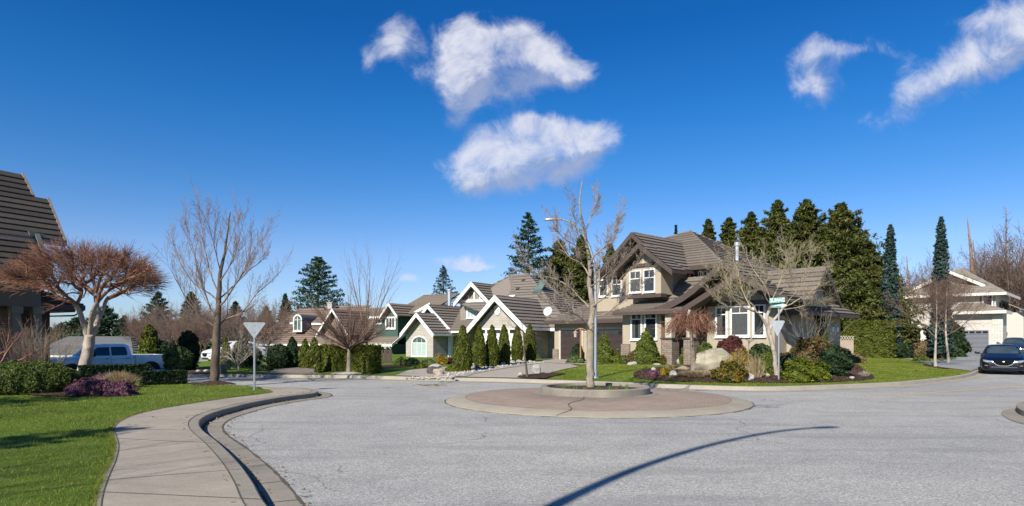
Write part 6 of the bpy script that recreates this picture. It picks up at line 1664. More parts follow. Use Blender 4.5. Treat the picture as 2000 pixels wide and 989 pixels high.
# small irrigation box and sprouts in the planter
bx_ = MB().box(-.1, .1, -.06, .06, 0, .07).build('irrigation_box', flat('box_maroon', (.09, .035, .03), .7), None, bevel=.006); bx_.location = (IX+.52, IY-.35, .34); bx_.rotation_euler = (0, 0, .3); tag(bx_, 'small maroon box lying in the round planter', 'box')
for i, (a, r_) in enumerate([(190, .9), (205, 1.0), (225, .85), (245, .95), (268, .9), (285, 1.02), (300, .9), (320, 1.0), (338, .9), (160, .8), (350, .7)]):
    spikes('bulb_sprouts', 'tuft of green bulb leaves sprouting in the round concrete planter', 'plant', (IX+r_*math.cos(R(a)), IY+r_*math.sin(R(a)), .32), (.16, .16, .16+.04*(i % 3)), 16, 40+i, L_green, 'bulb sprouts in the planter', blade=.007)
# ================================================================ HERO TREES
def limbs_tree(name, label, cat, px_limbs, d0, base, sub, seed, mt, mc, scale_r=1.0, tips=None, group=None):
    """limbs given as photographed courses: (rad0, rad1, depth offset at the end, [(px,py)...])"""
    rng = np.random.default_rng(seed); root = thing(name, label, cat, base, 0, group); o = np.array(base)
    tt, tb = TubeBatch(), TubeBatch(); W3 = []
    for (r0, r1, dz0, dz1, pts, kind) in px_limbs:
        n = len(pts); P = [np.array(W(a, b, d0+dz0+(dz1-dz0)*i/(n-1)))-o for i, (a, b) in enumerate(pts)]
        Q = crs(P, n*3); 
        Q[1:-1] += rng.normal(0, .008, Q[1:-1].shape)
        rad = np.linspace(r0, r1, len(Q))*(sub.get('sc', 1) if kind == 'b' else 1)
        (tt if kind == 't' else tb).add(Q, rad, 10 if kind == 't' else 6); W3.append((Q, rad, kind))
    for (Q, rad, kind) in W3:
        if kind == 't' and not sub.get('trunk'): continue
        L = np.linalg.norm(np.diff(Q, axis=0), axis=1).sum(); c = int(sub['per_m']*L)
        for j in range(c):
            t = sub.get('t0', .2)+(1-sub.get('t0', .2))*(j+rng.random())/max(c, 1); x = min(t*(len(Q)-1), len(Q)-1.001); i = int(x); f = x-i
            pp = Q[i]*(1-f)+Q[i+1]*f; dd = unit(Q[i+1]-Q[i]); nd = rotv(dd, np.cross(dd, rng.normal(0, 1, 3)), sub['ang']*(.7+.6*rng.random()))
            nd = unit(nd+np.array([0, 0, sub.get('upb', .2)])); r = max(.004, (rad[i]*(1-f)+rad[i+1]*f)*sub.get('rr', .5))
            grow(tb, rng, pp, nd, sub['L']*(.6+.7*rng.random())*(1.2-.6*t), min(r, sub.get('rmax', .04)), 0, sub['pr'])
        if sub.get('end', True): grow(tb, rng, Q[-1], unit(Q[-1]-Q[-2]), sub['L'], rad[-1], 0, sub['pr'])
    if tips: tips(tb, rng, W3, o)
    tt.build('trunk', mt, root); tb.build('crown', mc, root); return root

# tree on the island: pale trunk, central leader, ascending scaffold branches
ITd = IY
PRI = [dict(tmin=.0038, n=7, ang=.75, ratio=.5, up=.12, wob=.11, seg=5, t0=.15, k=5), dict(n=6, ang=.8, ratio=.5, up=.09, wob=.14, seg=3, t0=.15, k=3), dict(n=0, ang=.7, ratio=.5, up=.05, wob=.16, seg=2, k=3)]
limbs_tree('street_tree', 'bare grey barked tree with a lichen spotted trunk growing in the round planter', 'tree', [
    (.115, .095, 0, 0, [(1153, 759), (1153, 735), (1152, 700), (1154, 650), (1155, 630)], 't'),
    (.085, .014, 0, .3, [(1155, 632), (1158, 600), (1152, 560), (1152, 520), (1146, 480), (1140, 440), (1132, 400), (1138, 350)], 't'),
    (.05, .008, 0, -.6, [(1150, 635), (1128, 615), (1108, 590), (1085, 570), (1060, 545), (1035, 520), (1018, 495)], 'b'),
    (.045, .007, 0, .6, [(1150, 600), (1135, 585), (1110, 560), (1085, 545), (1060, 540), (1030, 535)], 'b'),
    (.05, .007, 0, .5, [(1155, 628), (1165, 590), (1172, 550), (1170, 520), (1178, 490), (1195, 460), (1205, 440)], 'b'),
    (.045, .006, 0, -.5, [(1156, 600), (1175, 585), (1195, 570), (1215, 540), (1240, 520)], 'b'),
    (.04, .006, 0, 1.0, [(1152, 540), (1135, 515), (1110, 500), (1090, 470), (1085, 440)], 'b'),
    (.04, .006, 0, -.8, [(1150, 520), (1165, 495), (1185, 480), (1200, 455), (1212, 425)], 'b'),
    (.035, .005, 0, -.5, [(1146, 480), (1130, 460), (1122, 430), (1112, 400)], 'b'),
    (.03, .005, 0, .6, [(1142, 450), (1152, 430), (1160, 405), (1166, 385)], 'b'),
    (.035, .006, 0, .9, [(1153, 560), (1175, 545), (1200, 520), (1222, 500)], 'b'),
    (.045, .006, 0, -1.2, [(1153, 648), (1140, 625), (1115, 610), (1090, 600), (1065, 590)], 'b'),
    (.03, .005, 0, -.9, [(1150, 500), (1125, 480), (1100, 465), (1078, 440)], 'b'),
    (.03, .005, 0, -.9, [(1155, 620), (1185, 612), (1215, 590), (1240, 570), (1262, 545)], 'b'),
], ITd, (PX(1153, ITd), ITd, .34), dict(sc=.62, per_m=6, L=.44, ang=.85, pr=PRI, rr=.5, rmax=.02, upb=.25, trunk=False), 3, barkm('lichen_bark', (.16, .125, .10), (.34, .28, .235), (.20, .19, .07), 9), M_twig)

# bare maple on the left lawn
x, y, z = N(417, 750)
PRM = [dict(tmin=.0042, n=5, ang=.42, ratio=.5, up=.14, wob=.08, seg=5, t0=.1, k=4), dict(n=4, ang=.6, ratio=.5, up=.09, wob=.1, seg=3, t0=.15, k=3), dict(n=0, ang=.7, ratio=.5, up=.05, wob=.12, seg=2, k=3)]
limbs_tree('street_tree', 'tall bare maple with open upswept crown at the edge of the left lawn', 'tree', [
    (.17, .12, 0, 0, [(417, 752), (419, 735), (421, 700), (423, 660), (425, 632)], 't'),
    (.11, .015, 0, .0, [(425, 636), (427, 600), (428, 570), (430, 535), (438, 500), (443, 465), (450, 415)], 't'),
    (.07, .012, 0, -1.0, [(424, 640), (400, 625), (385, 610), (368, 590), (350, 560), (335, 530)], 'b'),
    (.06, .01, 0, .8, [(424, 630), (412, 605), (400, 570), (388, 530), (375, 480), (365, 450)], 'b'),
    (.07, .012, 0, .9, [(426, 636), (440, 625), (470, 612), (485, 595), (505, 570), (535, 545)], 'b'),
    (.06, .01, 0, -.9, [(427, 600), (445, 580), (460, 555), (475, 535), (490, 500), (505, 475)], 'b'),
    (.05, .009, 0, .9, [(428, 575), (415, 545), (405, 510), (397, 470), (392, 435)], 'b'),
    (.05, .009, 0, -.9, [(430, 550), (448, 520), (462, 490), (470, 455)], 'b'),
    (.05, .009, 0, 1.2, [(428, 590), (405, 570), (380, 555), (355, 520), (345, 490)], 'b'),
    (.05, .009, 0, 1.2, [(428, 585), (455, 560), (485, 530), (510, 510), (515, 500)], 'b'),
    (.04, .008, 0, -1.0, [(430, 530), (420, 490), (412, 455), (402, 430)], 'b'),
    (.04, .008, 0, 1.0, [(434, 510), (450, 470), (462, 435)], 'b'),
], y, (x, y, z), dict(sc=.6, per_m=4.2, L=.98, ang=.55, pr=PRM, rr=.5, rmax=.022, upb=.45), 5, M_barkb, M_twigp)

# pollarded red twigged tree, near left
x, y, z = N(150, 748); d0 = y
limb = [(.23, .17, 0, 0, [(148, 752), (158, 735), (168, 705), (173, 680), (175, 655)], 't'),
    (.105, .08, 0, -.3, [(172, 662), (165, 635), (152, 605), (145, 590)], 't'), (.11, .08, 0, .3, [(177, 660), (187, 640), (190, 610), (187, 575)], 't'),
    (.09, .07, 0, -.6, [(175, 658), (178, 630), (180, 610), (192, 588)], 't'), (.08, .06, .2, .9, [(186, 640), (198, 610), (210, 583)], 't')]
M1 = [([(146, 592), (130, 578), (112, 560), (95, 545), (85, 530)], -.4, -1.2), ([(112, 560), (100, 535), (88, 510), (80, 495)], -.9, -.4), ([(95, 545), (70, 545), (50, 545), (35, 540)], -1.2, -1.9),
    ([(150, 595), (160, 570), (150, 548), (135, 530), (118, 510), (110, 490)], -.3, .8), ([(187, 578), (170, 565), (150, 550), (128, 545)], .3, 1.4),
    ([(187, 575), (165, 555), (163, 530), (165, 510), (168, 495)], .3, .2), ([(188, 570), (196, 545), (205, 525), (212, 505)], -.2, -.9), ([(192, 588), (200, 560), (220, 540), (235, 515), (245, 500)], -.6, -1.4),
    ([(192, 588), (210, 570), (232, 558), (252, 540), (262, 520)], -.6, .2), ([(210, 583), (235, 570), (258, 560), (275, 552), (292, 548)], .9, 1.5), ([(210, 585), (240, 572), (262, 555), (270, 535), (272, 515)], .9, 2.0),
    ([(187, 575), (183, 550), (178, 525), (185, 505)], .3, 1.6), ([(145, 590), (120, 585), (95, 560), (60, 530), (45, 520)], -.3, .6), ([(160, 570), (140, 550), (142, 520), (140, 500)], 0, -1.3), ([(205, 560), (222, 555), (245, 548), (285, 530)], -.3, -1.8), ([(165, 555), (185, 540), (200, 520), (225, 505)], .3, 2.2), ([(130, 578), (100, 565), (75, 560), (50, 530)], -.6, 1.2)]
limb += [(.062, .022, a, b, p, 'b') for (p, a, b) in M1]
def redtips(tb, rng, W3, o):
    cen = np.array(W(185, 600, d0))-o
    for (Q, rad, kind) in W3:
        if kind == 't': continue
        m = len(Q)
        for i in range(m):
            f = i/(m-1)
            for j in range(int(1+16*f**1.3)):
                p = Q[i]; dd = unit(unit(p-cen)*np.array([1.25, 1.25, .6])+rng.normal(0, .5, 3)+np.array([0, 0, .12]))
                L = (.25+.5*rng.random())*(.55+.5*f); q1 = p+dd*L*.5+np.array([0, 0, .02]); q2 = q1+unit(dd+rng.normal(0, .15, 3)+np.array([0, 0, .1]))*L*.5
                tb.add([p, q1, q2], [.009, .006, .003], 3)
                if rng.random() < .8: tb.add([q1, q1+unit(dd+rng.normal(0, .35, 3))*L*.45], [.005, .0025], 3)
    c0 = np.array(W(166, 535, d0))-o; zc = PZ(486, d0)-o[2]; ze = PZ(545, d0)-o[2]
    for k in range(3600):
        a = rng.random()*6.283; q = rng.random()**.42; ca, sa = math.cos(a), math.sin(a)
        rx, ry = 2.6, 2.1; z = zc+(ze-zc)*q**2.2; dep = rng.random()*.75
        p = np.array([c0[0]+ca*q*rx*(1-.18*dep), c0[1]+sa*q*ry*(1-.18*dep), z-dep*.62+.12*math.sin(a*5+q*7)])
        dd = unit(np.array([ca*(.3+q), sa*(.3+q), .75-.75*q*q])+rng.normal(0, .33, 3)); L = .2+.26*rng.random()
        q1 = p+dd*L*.6; tb.add([p-dd*.12, q1, q1+unit(dd+rng.normal(0, .25, 3))*L*.6], [.0065, .005, .003], 3)
    for (Q, rad, kind) in W3:
        m = len(Q)
        if kind == 't': continue
        for i in range(3, m-2, 4):                        # knuckles linking limbs
            dd = unit(rng.normal(0, 1, 3)+np.array([0, 0, .5])); p = Q[i]; q = p+dd*.28; r2 = q+unit(dd+rng.normal(0, .5, 3))*.25; tb.add([p, q, r2], [.035, .025, .015], 5)
            for j in range(9):
                d2 = unit(unit(r2-cen)+rng.normal(0, .5, 3)); tb.add([r2, r2+d2*(.2+.35*rng.random())], [.007, .003], 3)
limbs_tree('pollarded_tree', 'stout pale trunked tree with pruned flat crown of fine red twigs beside the left house', 'tree', limb, d0, (x, y, z), dict(per_m=2.5, L=.4, ang=.9, pr=[dict(n=3, ang=.6, ratio=.6, up=.1, wob=.2, seg=3, k=4), dict(n=0, ang=.6, ratio=.5, up=.05, wob=.2, seg=2, k=3)], rr=.4, rmax=.02), 8, M_barkp, M_twigr, tips=redtips)

# spreading mossy tree behind the street name sign
x, y, z = bedT(1516, 733); d1 = y
PRS = [dict(tmin=.0042, n=5, ang=.6, ratio=.6, up=.10, wob=.16, seg=4, t0=.1, k=4), dict(n=5, ang=.65, ratio=.55, up=.06, wob=.2, seg=3, t0=.1, k=3), dict(n=0, ang=.7, ratio=.5, up=.04, wob=.2, seg=2, k=3)]
limbs_tree('garden_tree', 'wide low bare tree with mossy tan twigs in front of the bay windows', 'tree', [
    (.09, .075, 0, 0, [(1518, 739), (1515, 715), (1513, 690), (1506, 665), (1501, 645)], 't'),
    (.06, .045, 0, .3, [(1502, 650), (1508, 630), (1520, 615), (1530, 600)], 't'), (.065, .05, 0, -.2, [(1502, 648), (1497, 620), (1505, 600), (1506, 585)], 't'),
    (.055, .04, 0, -.5, [(1500, 645), (1488, 620), (1470, 607), (1450, 600)], 't'),
    (.05, .01, -.5, -1.2, [(1450, 600), (1435, 585), (1420, 560), (1405, 545), (1390, 530)], 'b'), (.05, .01, -.5, .6, [(1470, 607), (1455, 580), (1445, 550), (1440, 525), (1430, 505)], 'b'),
    (.05, .01, -.5, -1.0, [(1450, 600), (1425, 600), (1405, 590), (1388, 575)], 'b'), (.045, .01, -.2, .8, [(1506, 590), (1495, 560), (1480, 540), (1465, 515), (1455, 495)], 'b'),
    (.05, .01, -.2, -.4, [(1506, 590), (1520, 560), (1530, 530), (1537, 505), (1535, 488)], 'b'), (.045, .01, .3, 1.2, [(1530, 600), (1550, 575), (1565, 550), (1580, 520), (1585, 500)], 'b'),
    (.05, .01, .3, -.6, [(1530, 602), (1560, 585), (1590, 565), (1610, 545), (1618, 525)], 'b'), (.04, .008, .3, .3, [(1530, 605), (1560, 600), (1590, 590), (1615, 580)], 'b'),
    (.045, .01, -.2, -1.3, [(1505, 595), (1490, 570), (1500, 540), (1495, 510)], 'b'), (.04, .01, -.2, 1.2, [(1507, 585), (1540, 560), (1550, 530), (1560, 505)], 'b'), (.045, .01, -.4, 1.0, [(1480, 612), (1465, 590), (1430, 570), (1410, 520)], 'b')],
    d1, (x, y, z-.1), dict(sc=.5, per_m=5.5, L=.6, ang=.75, pr=PRS, rr=.45, rmax=.016, upb=.3), 11, M_birch, M_twigy)

# dense multi-stem street tree on the far side
x, y, z = T(681, 729)
PRV = [dict(n=5, ang=.28, ratio=.62, up=.05, wob=.05, seg=4, t0=.12, k=4), dict(n=5, ang=.35, ratio=.55, up=.06, wob=.07, seg=3, t0=.1, k=3), dict(n=4, ang=.4, ratio=.5, up=.05, wob=.08, seg=2, t0=.15, k=3), dict(n=0, ang=.4, ratio=.5, up=.05, wob=.1, seg=2, k=3)]
bare_tree('street_tree', 'bare vase shaped tree with dense fine twigs before the brown roofed house', None, (x, y, z), PZ(590, y)-z, 1.15, .12, 12, PRV, M_barkg, M_twigb, n_main=24, main_ang=.95, mlen=2.7)
bare_tree('street_tree', 'second slimmer bare tree with tall upright shoots just behind the vase shaped tree', None, (x+.5, y+1.6, z), 5, 1.4, .08, 14, PRV[:1]+PRV[2:], M_barkg, M_twigb, n_main=6, main_ang=.3, mlen=5.0)

# weeping tree in the corner bed
x, y, z = bedT(1352, 727)
wt = thing('weeping_tree', 'small umbrella shaped weeping tree with russet twigs at the left of the boulder', 'tree', (x, y, z)); rng = np.random.default_rng(4)
tt = TubeBatch(); hT = PZ(648, y)-z; tt.add([(.05, 0, -.1), (.03, 0, hT*.4), (-.02, 0, hT*.8), (-.05, 0, hT)], [.13, .085, .07, .06], 9); tt.build('trunk', M_barkg, wt)
tb = TubeBatch(); R_ = 54/F*y; top = np.array([-.05, 0, hT]); zt2 = PZ(612, y)-z
for k in range(110):
    a = rng.random()*6.283; q = (.15+.85*rng.random())*R_; m = top+np.array([math.cos(a)*q*.55, math.sin(a)*q*.55, (zt2-hT)*(.65+.35*rng.random())]); e = top+np.array([math.cos(a)*q, math.sin(a)*q, (zt2-hT)*.35-.05*rng.random()])
    pts = crs([top, m, e, e+np.array([math.cos(a)*.1, math.sin(a)*.1, -.1-.22*rng.random()])], 8); tb.add(pts, np.linspace(.02, .004, 8), 3)
    for j in range(9):
        p = pts[2+int(rng.random()*5.9)]; d = unit(rng.normal(0, .7, 3)+np.array([math.cos(a)*.4, math.sin(a)*.4, .25])); L = .15+.25*rng.random(); tb.add([p, p+d*L, p+d*L*1.5+np.array([0, 0, -.12*rng.random()-.02])], [.006, .0045, .002], 3)
tb.build('crown', M_twigr, wt)
# sapling by the drive
x, y, z = T(1030, 738)
bare_tree('sapling', 'thin leaning sapling with a few drooping twigs between two rocks by the driveway', None, (x, y, z), PZ(625, y)-z, 1.7, .05, 3, [dict(n=4, ang=.7, ratio=.6, up=-.06, wob=.15, seg=5, k=4), dict(n=3, ang=.6, ratio=.5, up=-.08, wob=.2, seg=3, k=3), dict(n=0, ang=.5, ratio=.5, up=0, wob=.2, seg=2, k=3)], M_barkb, M_twigp, n_main=7, main_ang=1.2, lean=(-.16, 0), mlen=1.7, leader=PZ(618, y)-z)
# birches on the right lawn
PRB = [dict(tmin=.004, n=7, ang=.5, ratio=.55, up=.12, wob=.12, seg=5, t0=.12, k=4), dict(n=6, ang=.6, ratio=.5, up=.06, wob=.16, seg=3, t0=.1, k=3), dict(n=4, ang=.6, ratio=.5, up=.04, wob=.18, seg=2, t0=.1, k=3), dict(n=0, ang=.6, ratio=.5, up=.03, wob=.2, seg=2, k=3)]
x, y, z = T(1827, 717)
bare_tree('birch_tree', 'pale trunked bare tree in the mulch ring on the right lawn, the nearer of two', None, (x, y, z), PZ(553, y)-z, 1.55, .075, 21, PRB, M_birch, M_twigb, n_main=18, main_ang=1.0, mlen=4.4, leader=4.4)
x, y, z = T(1853, 710)
bare_tree('birch_tree', 'pale trunked bare tree at the far edge of the right lawn by the driveway', None, (x, y, z), PZ(560, y)-z, 1.6, .085, 25, PRB, M_birch, M_twigb, n_main=16, main_ang=1.0, mlen=4.6, leader=4.6, lean=(-.08, 0))

# ================================================================ CONIFERS behind the houses
def cone_at(px, pytop, d, wpx, label, mat, seed, z0=.3, **k):
    h = PZ(pytop, d)-z0; return conifer(k.pop('name', 'cedar_tree'), label, k.pop('group', None), (PX(px, d), d, z0), h, wpx/F*d/2, seed, mat, **k)
CK = dict(n_b=300, cards_b=190, size=.17, droop=.0, up=.2, prof=.74, asp=.3, irregular=.8, spiky=.45, tpow=.33, z0=.02)
gname = 'cedars behind the main house'
for i, (px, py, d, w, lab) in enumerate([
    (1383, 430, 62, 50, 'first and smallest cedar of the row, peeking over the main roof ridge'), (1424, 427, 60, 62, 'slim cedar just right of the roof flue, second of the row'),
    (1467, 416, 58, 70, 'cedar rising above the flue side of the row, third from the left'), (1519, 393, 57, 82, 'tall pointed cedar fourth in the row behind the main roof'),
    (1576, 392, 56, 95, 'tall blunt cedar in the middle right of the row behind the roof'), (1642, 400, 54, 112, 'broad cedar with double top at the right of the row'),
    (1612, 448, 53, 100, 'shorter bushy cedar filling between the two tallest at right'), (1549, 450, 55, 80, 'shorter bushy cedar between the pointed and the blunt one'), (1492, 455, 57, 70, 'low bushy cedar filling the row behind the spreading tree'),
    (1684, 470, 52, 92, 'lower rounded cedar shoulder at the right end of the row'), (1706, 520, 50, 70, 'lowest cedar bush at the right end beside the blue spruce')]):
    cone_at(px, py, d, w*1.45, lab, L_cedar, 60+i, group=gname, **CK)
for i, (px, py, d, w, lab) in enumerate([(1093, 470, 62, 78, 'golden green cedar behind the street lamp arm, left of a pair'), (1135, 462, 60, 62, 'golden green cedar right behind the island tree'), (1192, 478, 66, 46, 'small cedar tip showing left of the main roof peak')]):
    cone_at(px, py, d, w*1.35, lab, L_cedar, 90+i, group='cedars between the two large houses', **CK)
FK = dict(n_b=120, cards_b=120, size=.17, droop=-.18, prof=.85, asp=.28, irregular=.5)
cone_at(1032, 416, 56, 165, 'dark fir with open drooping branches above the taupe roof', L_fir, 101, name='fir_tree', **FK)
cone_at(621, 503, 90, 140, 'large dark fir with shaggy crown behind the brown roofed house', L_fir, 102, name='fir_tree', **dict(FK, prof=.6, size=.24))
cone_at(866, 520, 80, 108, 'pale blue grey cedar behind the dormer of the stone house', L_blue, 103, name='cedar_tree', **dict(FK, cards_b=60, size=.18))
BK = dict(n_b=260, cards_b=90, size=.12, droop=-.35, prof=.5, asp=.35, irregular=.3, z0=.03)
cone_at(1739, 440, 48, 38, 'narrow blue green spruce column left of the white house', L_blue, 104, name='spruce_tree', group='narrow blue spruces', **BK)
cone_at(1838, 425, 47, 40, 'narrow blue green spruce column before the white house gable', L_blue, 105, name='spruce_tree', group='narrow blue spruces', **BK)
cone_at(1320, 440, 75, 26, 'distant dark conifer tip over the middle of the main roof', L_dkcon, 106, name='fir_tree', **FK)
# far conifers on the left
for i, (px, py, d, w, mt, lab) in enumerate([(205, 598, 70, 78, L_fir, 'dark fir right behind the pollarded trunk'), (150, 622, 80, 80, L_dkcon, 'dark rounded conifer left of the pollarded trunk'), (308, 572, 78, 62, L_fir, 'pointed dark fir above the bare trees left of the maple'),
    (373, 572, 74, 56, L_dkcon, 'dark conifer directly behind the bare maple crown'), (243, 618, 95, 34, L_fir, 'slim far fir right of the pollarded trunk'), (262, 625, 96, 30, L_fir, 'small far fir next to the slim one'),
    (120, 632, 90, 46, L_blue, 'grey green conifer beside the porch corner'), (98, 640, 110, 24, L_fir, 'tiny distant fir at the edge of the left house'), (460, 590, 84, 44, L_dkcon, 'conifer behind the back of the left sign'), (557, 575, 88, 34, L_fir, 'slender fir left of the large shaggy fir'), (520, 600, 92, 36, L_dkcon, 'dark conifer tip among bare trees left of the large fir')]):
    cone_at(px, py, d, w*1.6, lab, mt, 120+i, name='fir_tree', group='far conifers on the left', **dict(FK, n_b=80, cards_b=80, size=.26))

# ================================================================ background bare trees: prototypes and copies
protos = []
for i, mt in enumerate((M_twigb, M_twigp, M_twigb)):
    protos.append(bare_tree('bare_tree', 'bare tree', 'bare trees behind the street', (0, 0, 0), 8, 1.6, .2, 31+i, PR_DENSE, M_barkd, mt, n_main=7, main_ang=.6, mlen=7))
def put(i, px, pyt, pyb_d, lab, rz, hs=8.0, grp='bare trees behind the street', first=set()):
    d = pyb_d; s = (PZ(pyt, d)-.2)/hs; loc = (PX(px, d), d, .2)
    if i not in first:
        first.add(i); r = protos[i]; r.location = loc; r.rotation_euler = (0, 0, rz); r.scale = (s,)*3; r['label'] = lab; r['group'] = grp; return r
    return dup(protos[i], loc, rz, s, lab, grp)
for k, (i, px, py, d, lab) in enumerate([
    (0, 285, 600, 62, 'brown bare tree above the pickup bed'), (1, 328, 590, 58, 'mauve bare tree behind the yellow green shrub'), (0, 270, 612, 55, 'wide brown bare tree between the pickup and yellow green cypress'), (1, 365, 600, 58, 'mauve bare tree just left of the maple crown'), (0, 400, 606, 58, 'brown bare tree directly behind the maple trunk'), (0, 430, 598, 66, 'second brown bare tree behind the maple'), (1, 500, 592, 64, 'mauve bare tree just right of the sign back'), (0, 590, 612, 78, 'bare tree peeking over the arched dormer'), (0, 350, 612, 52, 'bare tree with dark forked trunk left of the maple'), (1, 392, 590, 64, 'bare tree right behind the maple trunk, left side'),
    (2, 385, 620, 54, 'low tan bare tree beside the maple trunk'), (1, 448, 600, 62, 'bare tree between the maple and the back of the sign'), (0, 475, 608, 66, 'brown bare tree above the white twigged shrub'), (0, 522, 585, 56, 'tall bare tree in front of the white garage'),
    (1, 545, 600, 70, 'bare tree left of the arched dormer'), (2, 498, 612, 72, 'tan bare tree directly behind the sign back'), (1, 255, 625, 72, 'low mauve bare tree over the wide grey roof'), (0, 420, 612, 72, 'far brown bare tree behind the maple'), (1, 575, 608, 74, 'bare tree touching the left edge of the brown roof'),
    (0, 310, 622, 66, 'brown bare tree low behind the pickup tail'), (2, 100, 628, 74, 'thin bare tree by the corner of the left house'),
    (1, 1800, 520, 84, 'bare tree between the blue spruces, far behind'), (0, 1768, 520, 88, 'hazy bare tree just right of the left blue spruce'), (1, 1880, 500, 84, 'bare tree behind the right slope of the white gable'), (0, 1895, 520, 88, 'brown bare tree over the white house eaves'),
    (1, 1950, 478, 74, 'large mauve bare tree behind the right corner of the white house'), (0, 1985, 470, 70, 'large brown bare tree at the right edge of the view'), (1, 1975, 510, 78, 'mauve bare tree filling the right edge behind the roof'), (0, 2010, 440, 72, 'tall bare tree cut by the right edge'),
    (1, 1640, 560, 80, 'bare tree hidden behind the cedars')][:-1]):
    put(i, px, py, d, lab, k*1.3)
# snags and tall thin trees on the right
def snag(px0, py0, pxt, pyt, d, lab, r, seed, twigs=8):
    z0 = .3; rng = np.random.default_rng(seed); root = thing('dead_tree', lab, 'tree', (PX(px0, d), d, z0), 0, 'tall dead trees on the right'); h = PZ(pyt, d)-z0; dx = PX(pxt, d)-PX(px0, d)
    tt = TubeBatch(); P = np.array([(0, 0, 0), (dx*.45, .1, h*.5), (dx*.7, 0, h*.75), (dx, 0, h)]); tt.add(crs(P, 10), np.linspace(r, .03, 10), 8); tt.build('trunk', barkm('snag_bark', (.13, .08, .06), (.3, .2, .15)), root)
    tb = TubeBatch()
    for j in range(twigs):
        f = .4+.6*rng.random(); p = P[0]+(P[-1]-P[0])*f; a = rng.random()*6.28; grow(tb, rng, p, unit(np.array([math.cos(a), math.sin(a), .5])), 1.5*(1.3-f), .05*(1.2-f)+.01, 0, [dict(n=3, ang=.6, ratio=.5, up=.1, wob=.15, seg=3, k=3), dict(n=0, ang=.5, ratio=.5, up=.1, wob=.1, seg=2, k=3)])
    tb.build('crown', M_twigb, root)
snag(1913, 560, 1889, 425, 80, 'leaning bare snag rising over the right slope of the white gable', .42, 1, 4)
snag(1921, 560, 1900, 470, 82, 'thinner snag leaning just right of the taller one', .3, 2, 3)
snag(1966, 600, 1965, 402, 76, 'very tall thin tree spire near the right edge', .22, 3, 60)
snag(1778, 560, 1771, 500, 84, 'short broken snag right of the left blue spruce', .25, 4, 6)
snag(1960, 620, 1952, 505, 78, 'stout broken snag behind the white house corner', .35, 5, 8)
# dense twig thicket masses
# off-frame trees that shade the near lawn
for i, (x, y, h, rd) in enumerate([(-12.0, 1.6, 7.6, 1.5), (-17.2, 7.6, 8.4, 1.9)]):
    conifer('lawn_conifer', ['loose conifer left of the view, shading the nearest strip of lawn', 'taller loose conifer left of the view, shading the middle of the lawn', 'loose conifer left of the view near the dark tiled house'][i], None, (x, y, .13), h, rd, 170+i, L_dkcon, n_b=90, cards_b=60, size=.12, droop=-.1, prof=.45, irregular=.7)
    bare_tree('lawn_tree', ['bare twiggy tree left of the view beside the nearest loose conifer', 'bare twiggy tree left of the view beside the taller conifer', 'bare twiggy tree left of the view nearest the dark tiled house'][i], None, (x+1.5, y-.3, .13), h*.95, 1.6, .12, 70+i, PR_STD, M_barkg, M_twig, n_main=8, main_ang=.7, mlen=h-1.6)
# ================================================================ SHRUBS, HEDGES, STONES
_s = [500]
def S(name, label, px, py, w, h, shape, mat, where=T, n=None, size=None, depth=None, group=None, rz=0, stems=None, cat='bush', dw=None, **kw):
    x, y, z = where(px, py); k = y/F; W_, H_ = w*k, h*k; D_ = (dw*k if dw else W_*.9); _s[0] += 1
    sz = size or max(.035, min(.12, .0016*y)); area = (W_+D_)*H_*1.6+W_*D_
    n = n or int(min(14000, max(500, 2.6*area/(sz*sz))))
    return shrub(name, label, cat, (x, y, z-.03), shape, (W_, D_, H_), n, sz, _s[0], mat, group, rz, stems, **kw)
# cypress row beside the paver driveway
for i, (px, pb, pt, w) in enumerate([(904, 727, 637, 36), (936, 718, 637, 27), (961, 717, 636, 26), (984.5, 714, 635, 25), (1010, 708, 636, 23), (1035, 706, 634, 26)]):
    S('cypress', ['leftmost and largest of the six columnar cypresses by the driveway', 'second columnar cypress from the left in the driveway row', 'third columnar cypress from the left in the driveway row', 'fourth columnar cypress from the left in the driveway row', 'fifth columnar cypress in the driveway row, slimmer and looser', 'last columnar cypress of the driveway row, beside the side gate'][i],
      px, pb, w, pb-pt, 'column', L_cyp, cat='tree', group='columnar cypresses along the driveway', upw=1.6, asp=.3, depth=.2, rough=.1, size=.085, n=6500)
S('low_bush', 'yellow green spreading bush at the foot of the leftmost columnar cypress', 884, 727, 30, 15, 'dome', L_jun)
# main house front
for (px, pb, w, h, lab) in [(1180, 710, 42, 64, 'dense conical topiary before the right garage door'), (1262, 712, 52, 76, 'dense conical topiary under the ground floor bay window'), (1349, 713, 44, 62, 'conical topiary half hidden behind the weeping tree')]:
    S('topiary_cone', lab, px, pb, w, h, 'cone', L_topi, group='conical topiaries by the main house', rough=.12, upw=.3, size=.06, n=9000)
S('yellow_shrub', 'yellow green feathery upright shrub beside the garage topiary', 1206, 711, 17, 31, 'cone', L_jun)
S('small_shrub', 'small olive mound between the garage topiary and bay window', 1219, 711, 17, 18, 'ball', L_rhod)
S('heath_shrub', 'brownish twiggy shrub left of the bay window topiary', 1236, 712, 22, 26, 'ball', L_redl)
S('clipped_shrub', 'rounded olive and rust shrub right of the bay window topiary', 1299, 712.5, 23, 26, 'dome', L_orng)
S('lantern_shrub', 'small leafy conifer with tiers behind the copper lantern post', 1128, 707, 28, 36, 'dome', L_dark)
S('lantern_bush', 'low yellow green bush at the foot of the copper lantern post', 1124, 711, 36, 17, 'dome', L_rhod)
S('round_bush', 'rounded dark green bush right of the weeping tree trunk', 1381, 714, 42, 46, 'ball', L_box)
S('rhododendron', 'leafy rhododendron below the left wing window', 1392, 713, 42, 62, 'ball', L_dark)
S('pink_shrub', 'shrub with pale pink blossom under the left wing window', 1410, 713.5, 26, 54, 'ball', L_pink, size=.06)
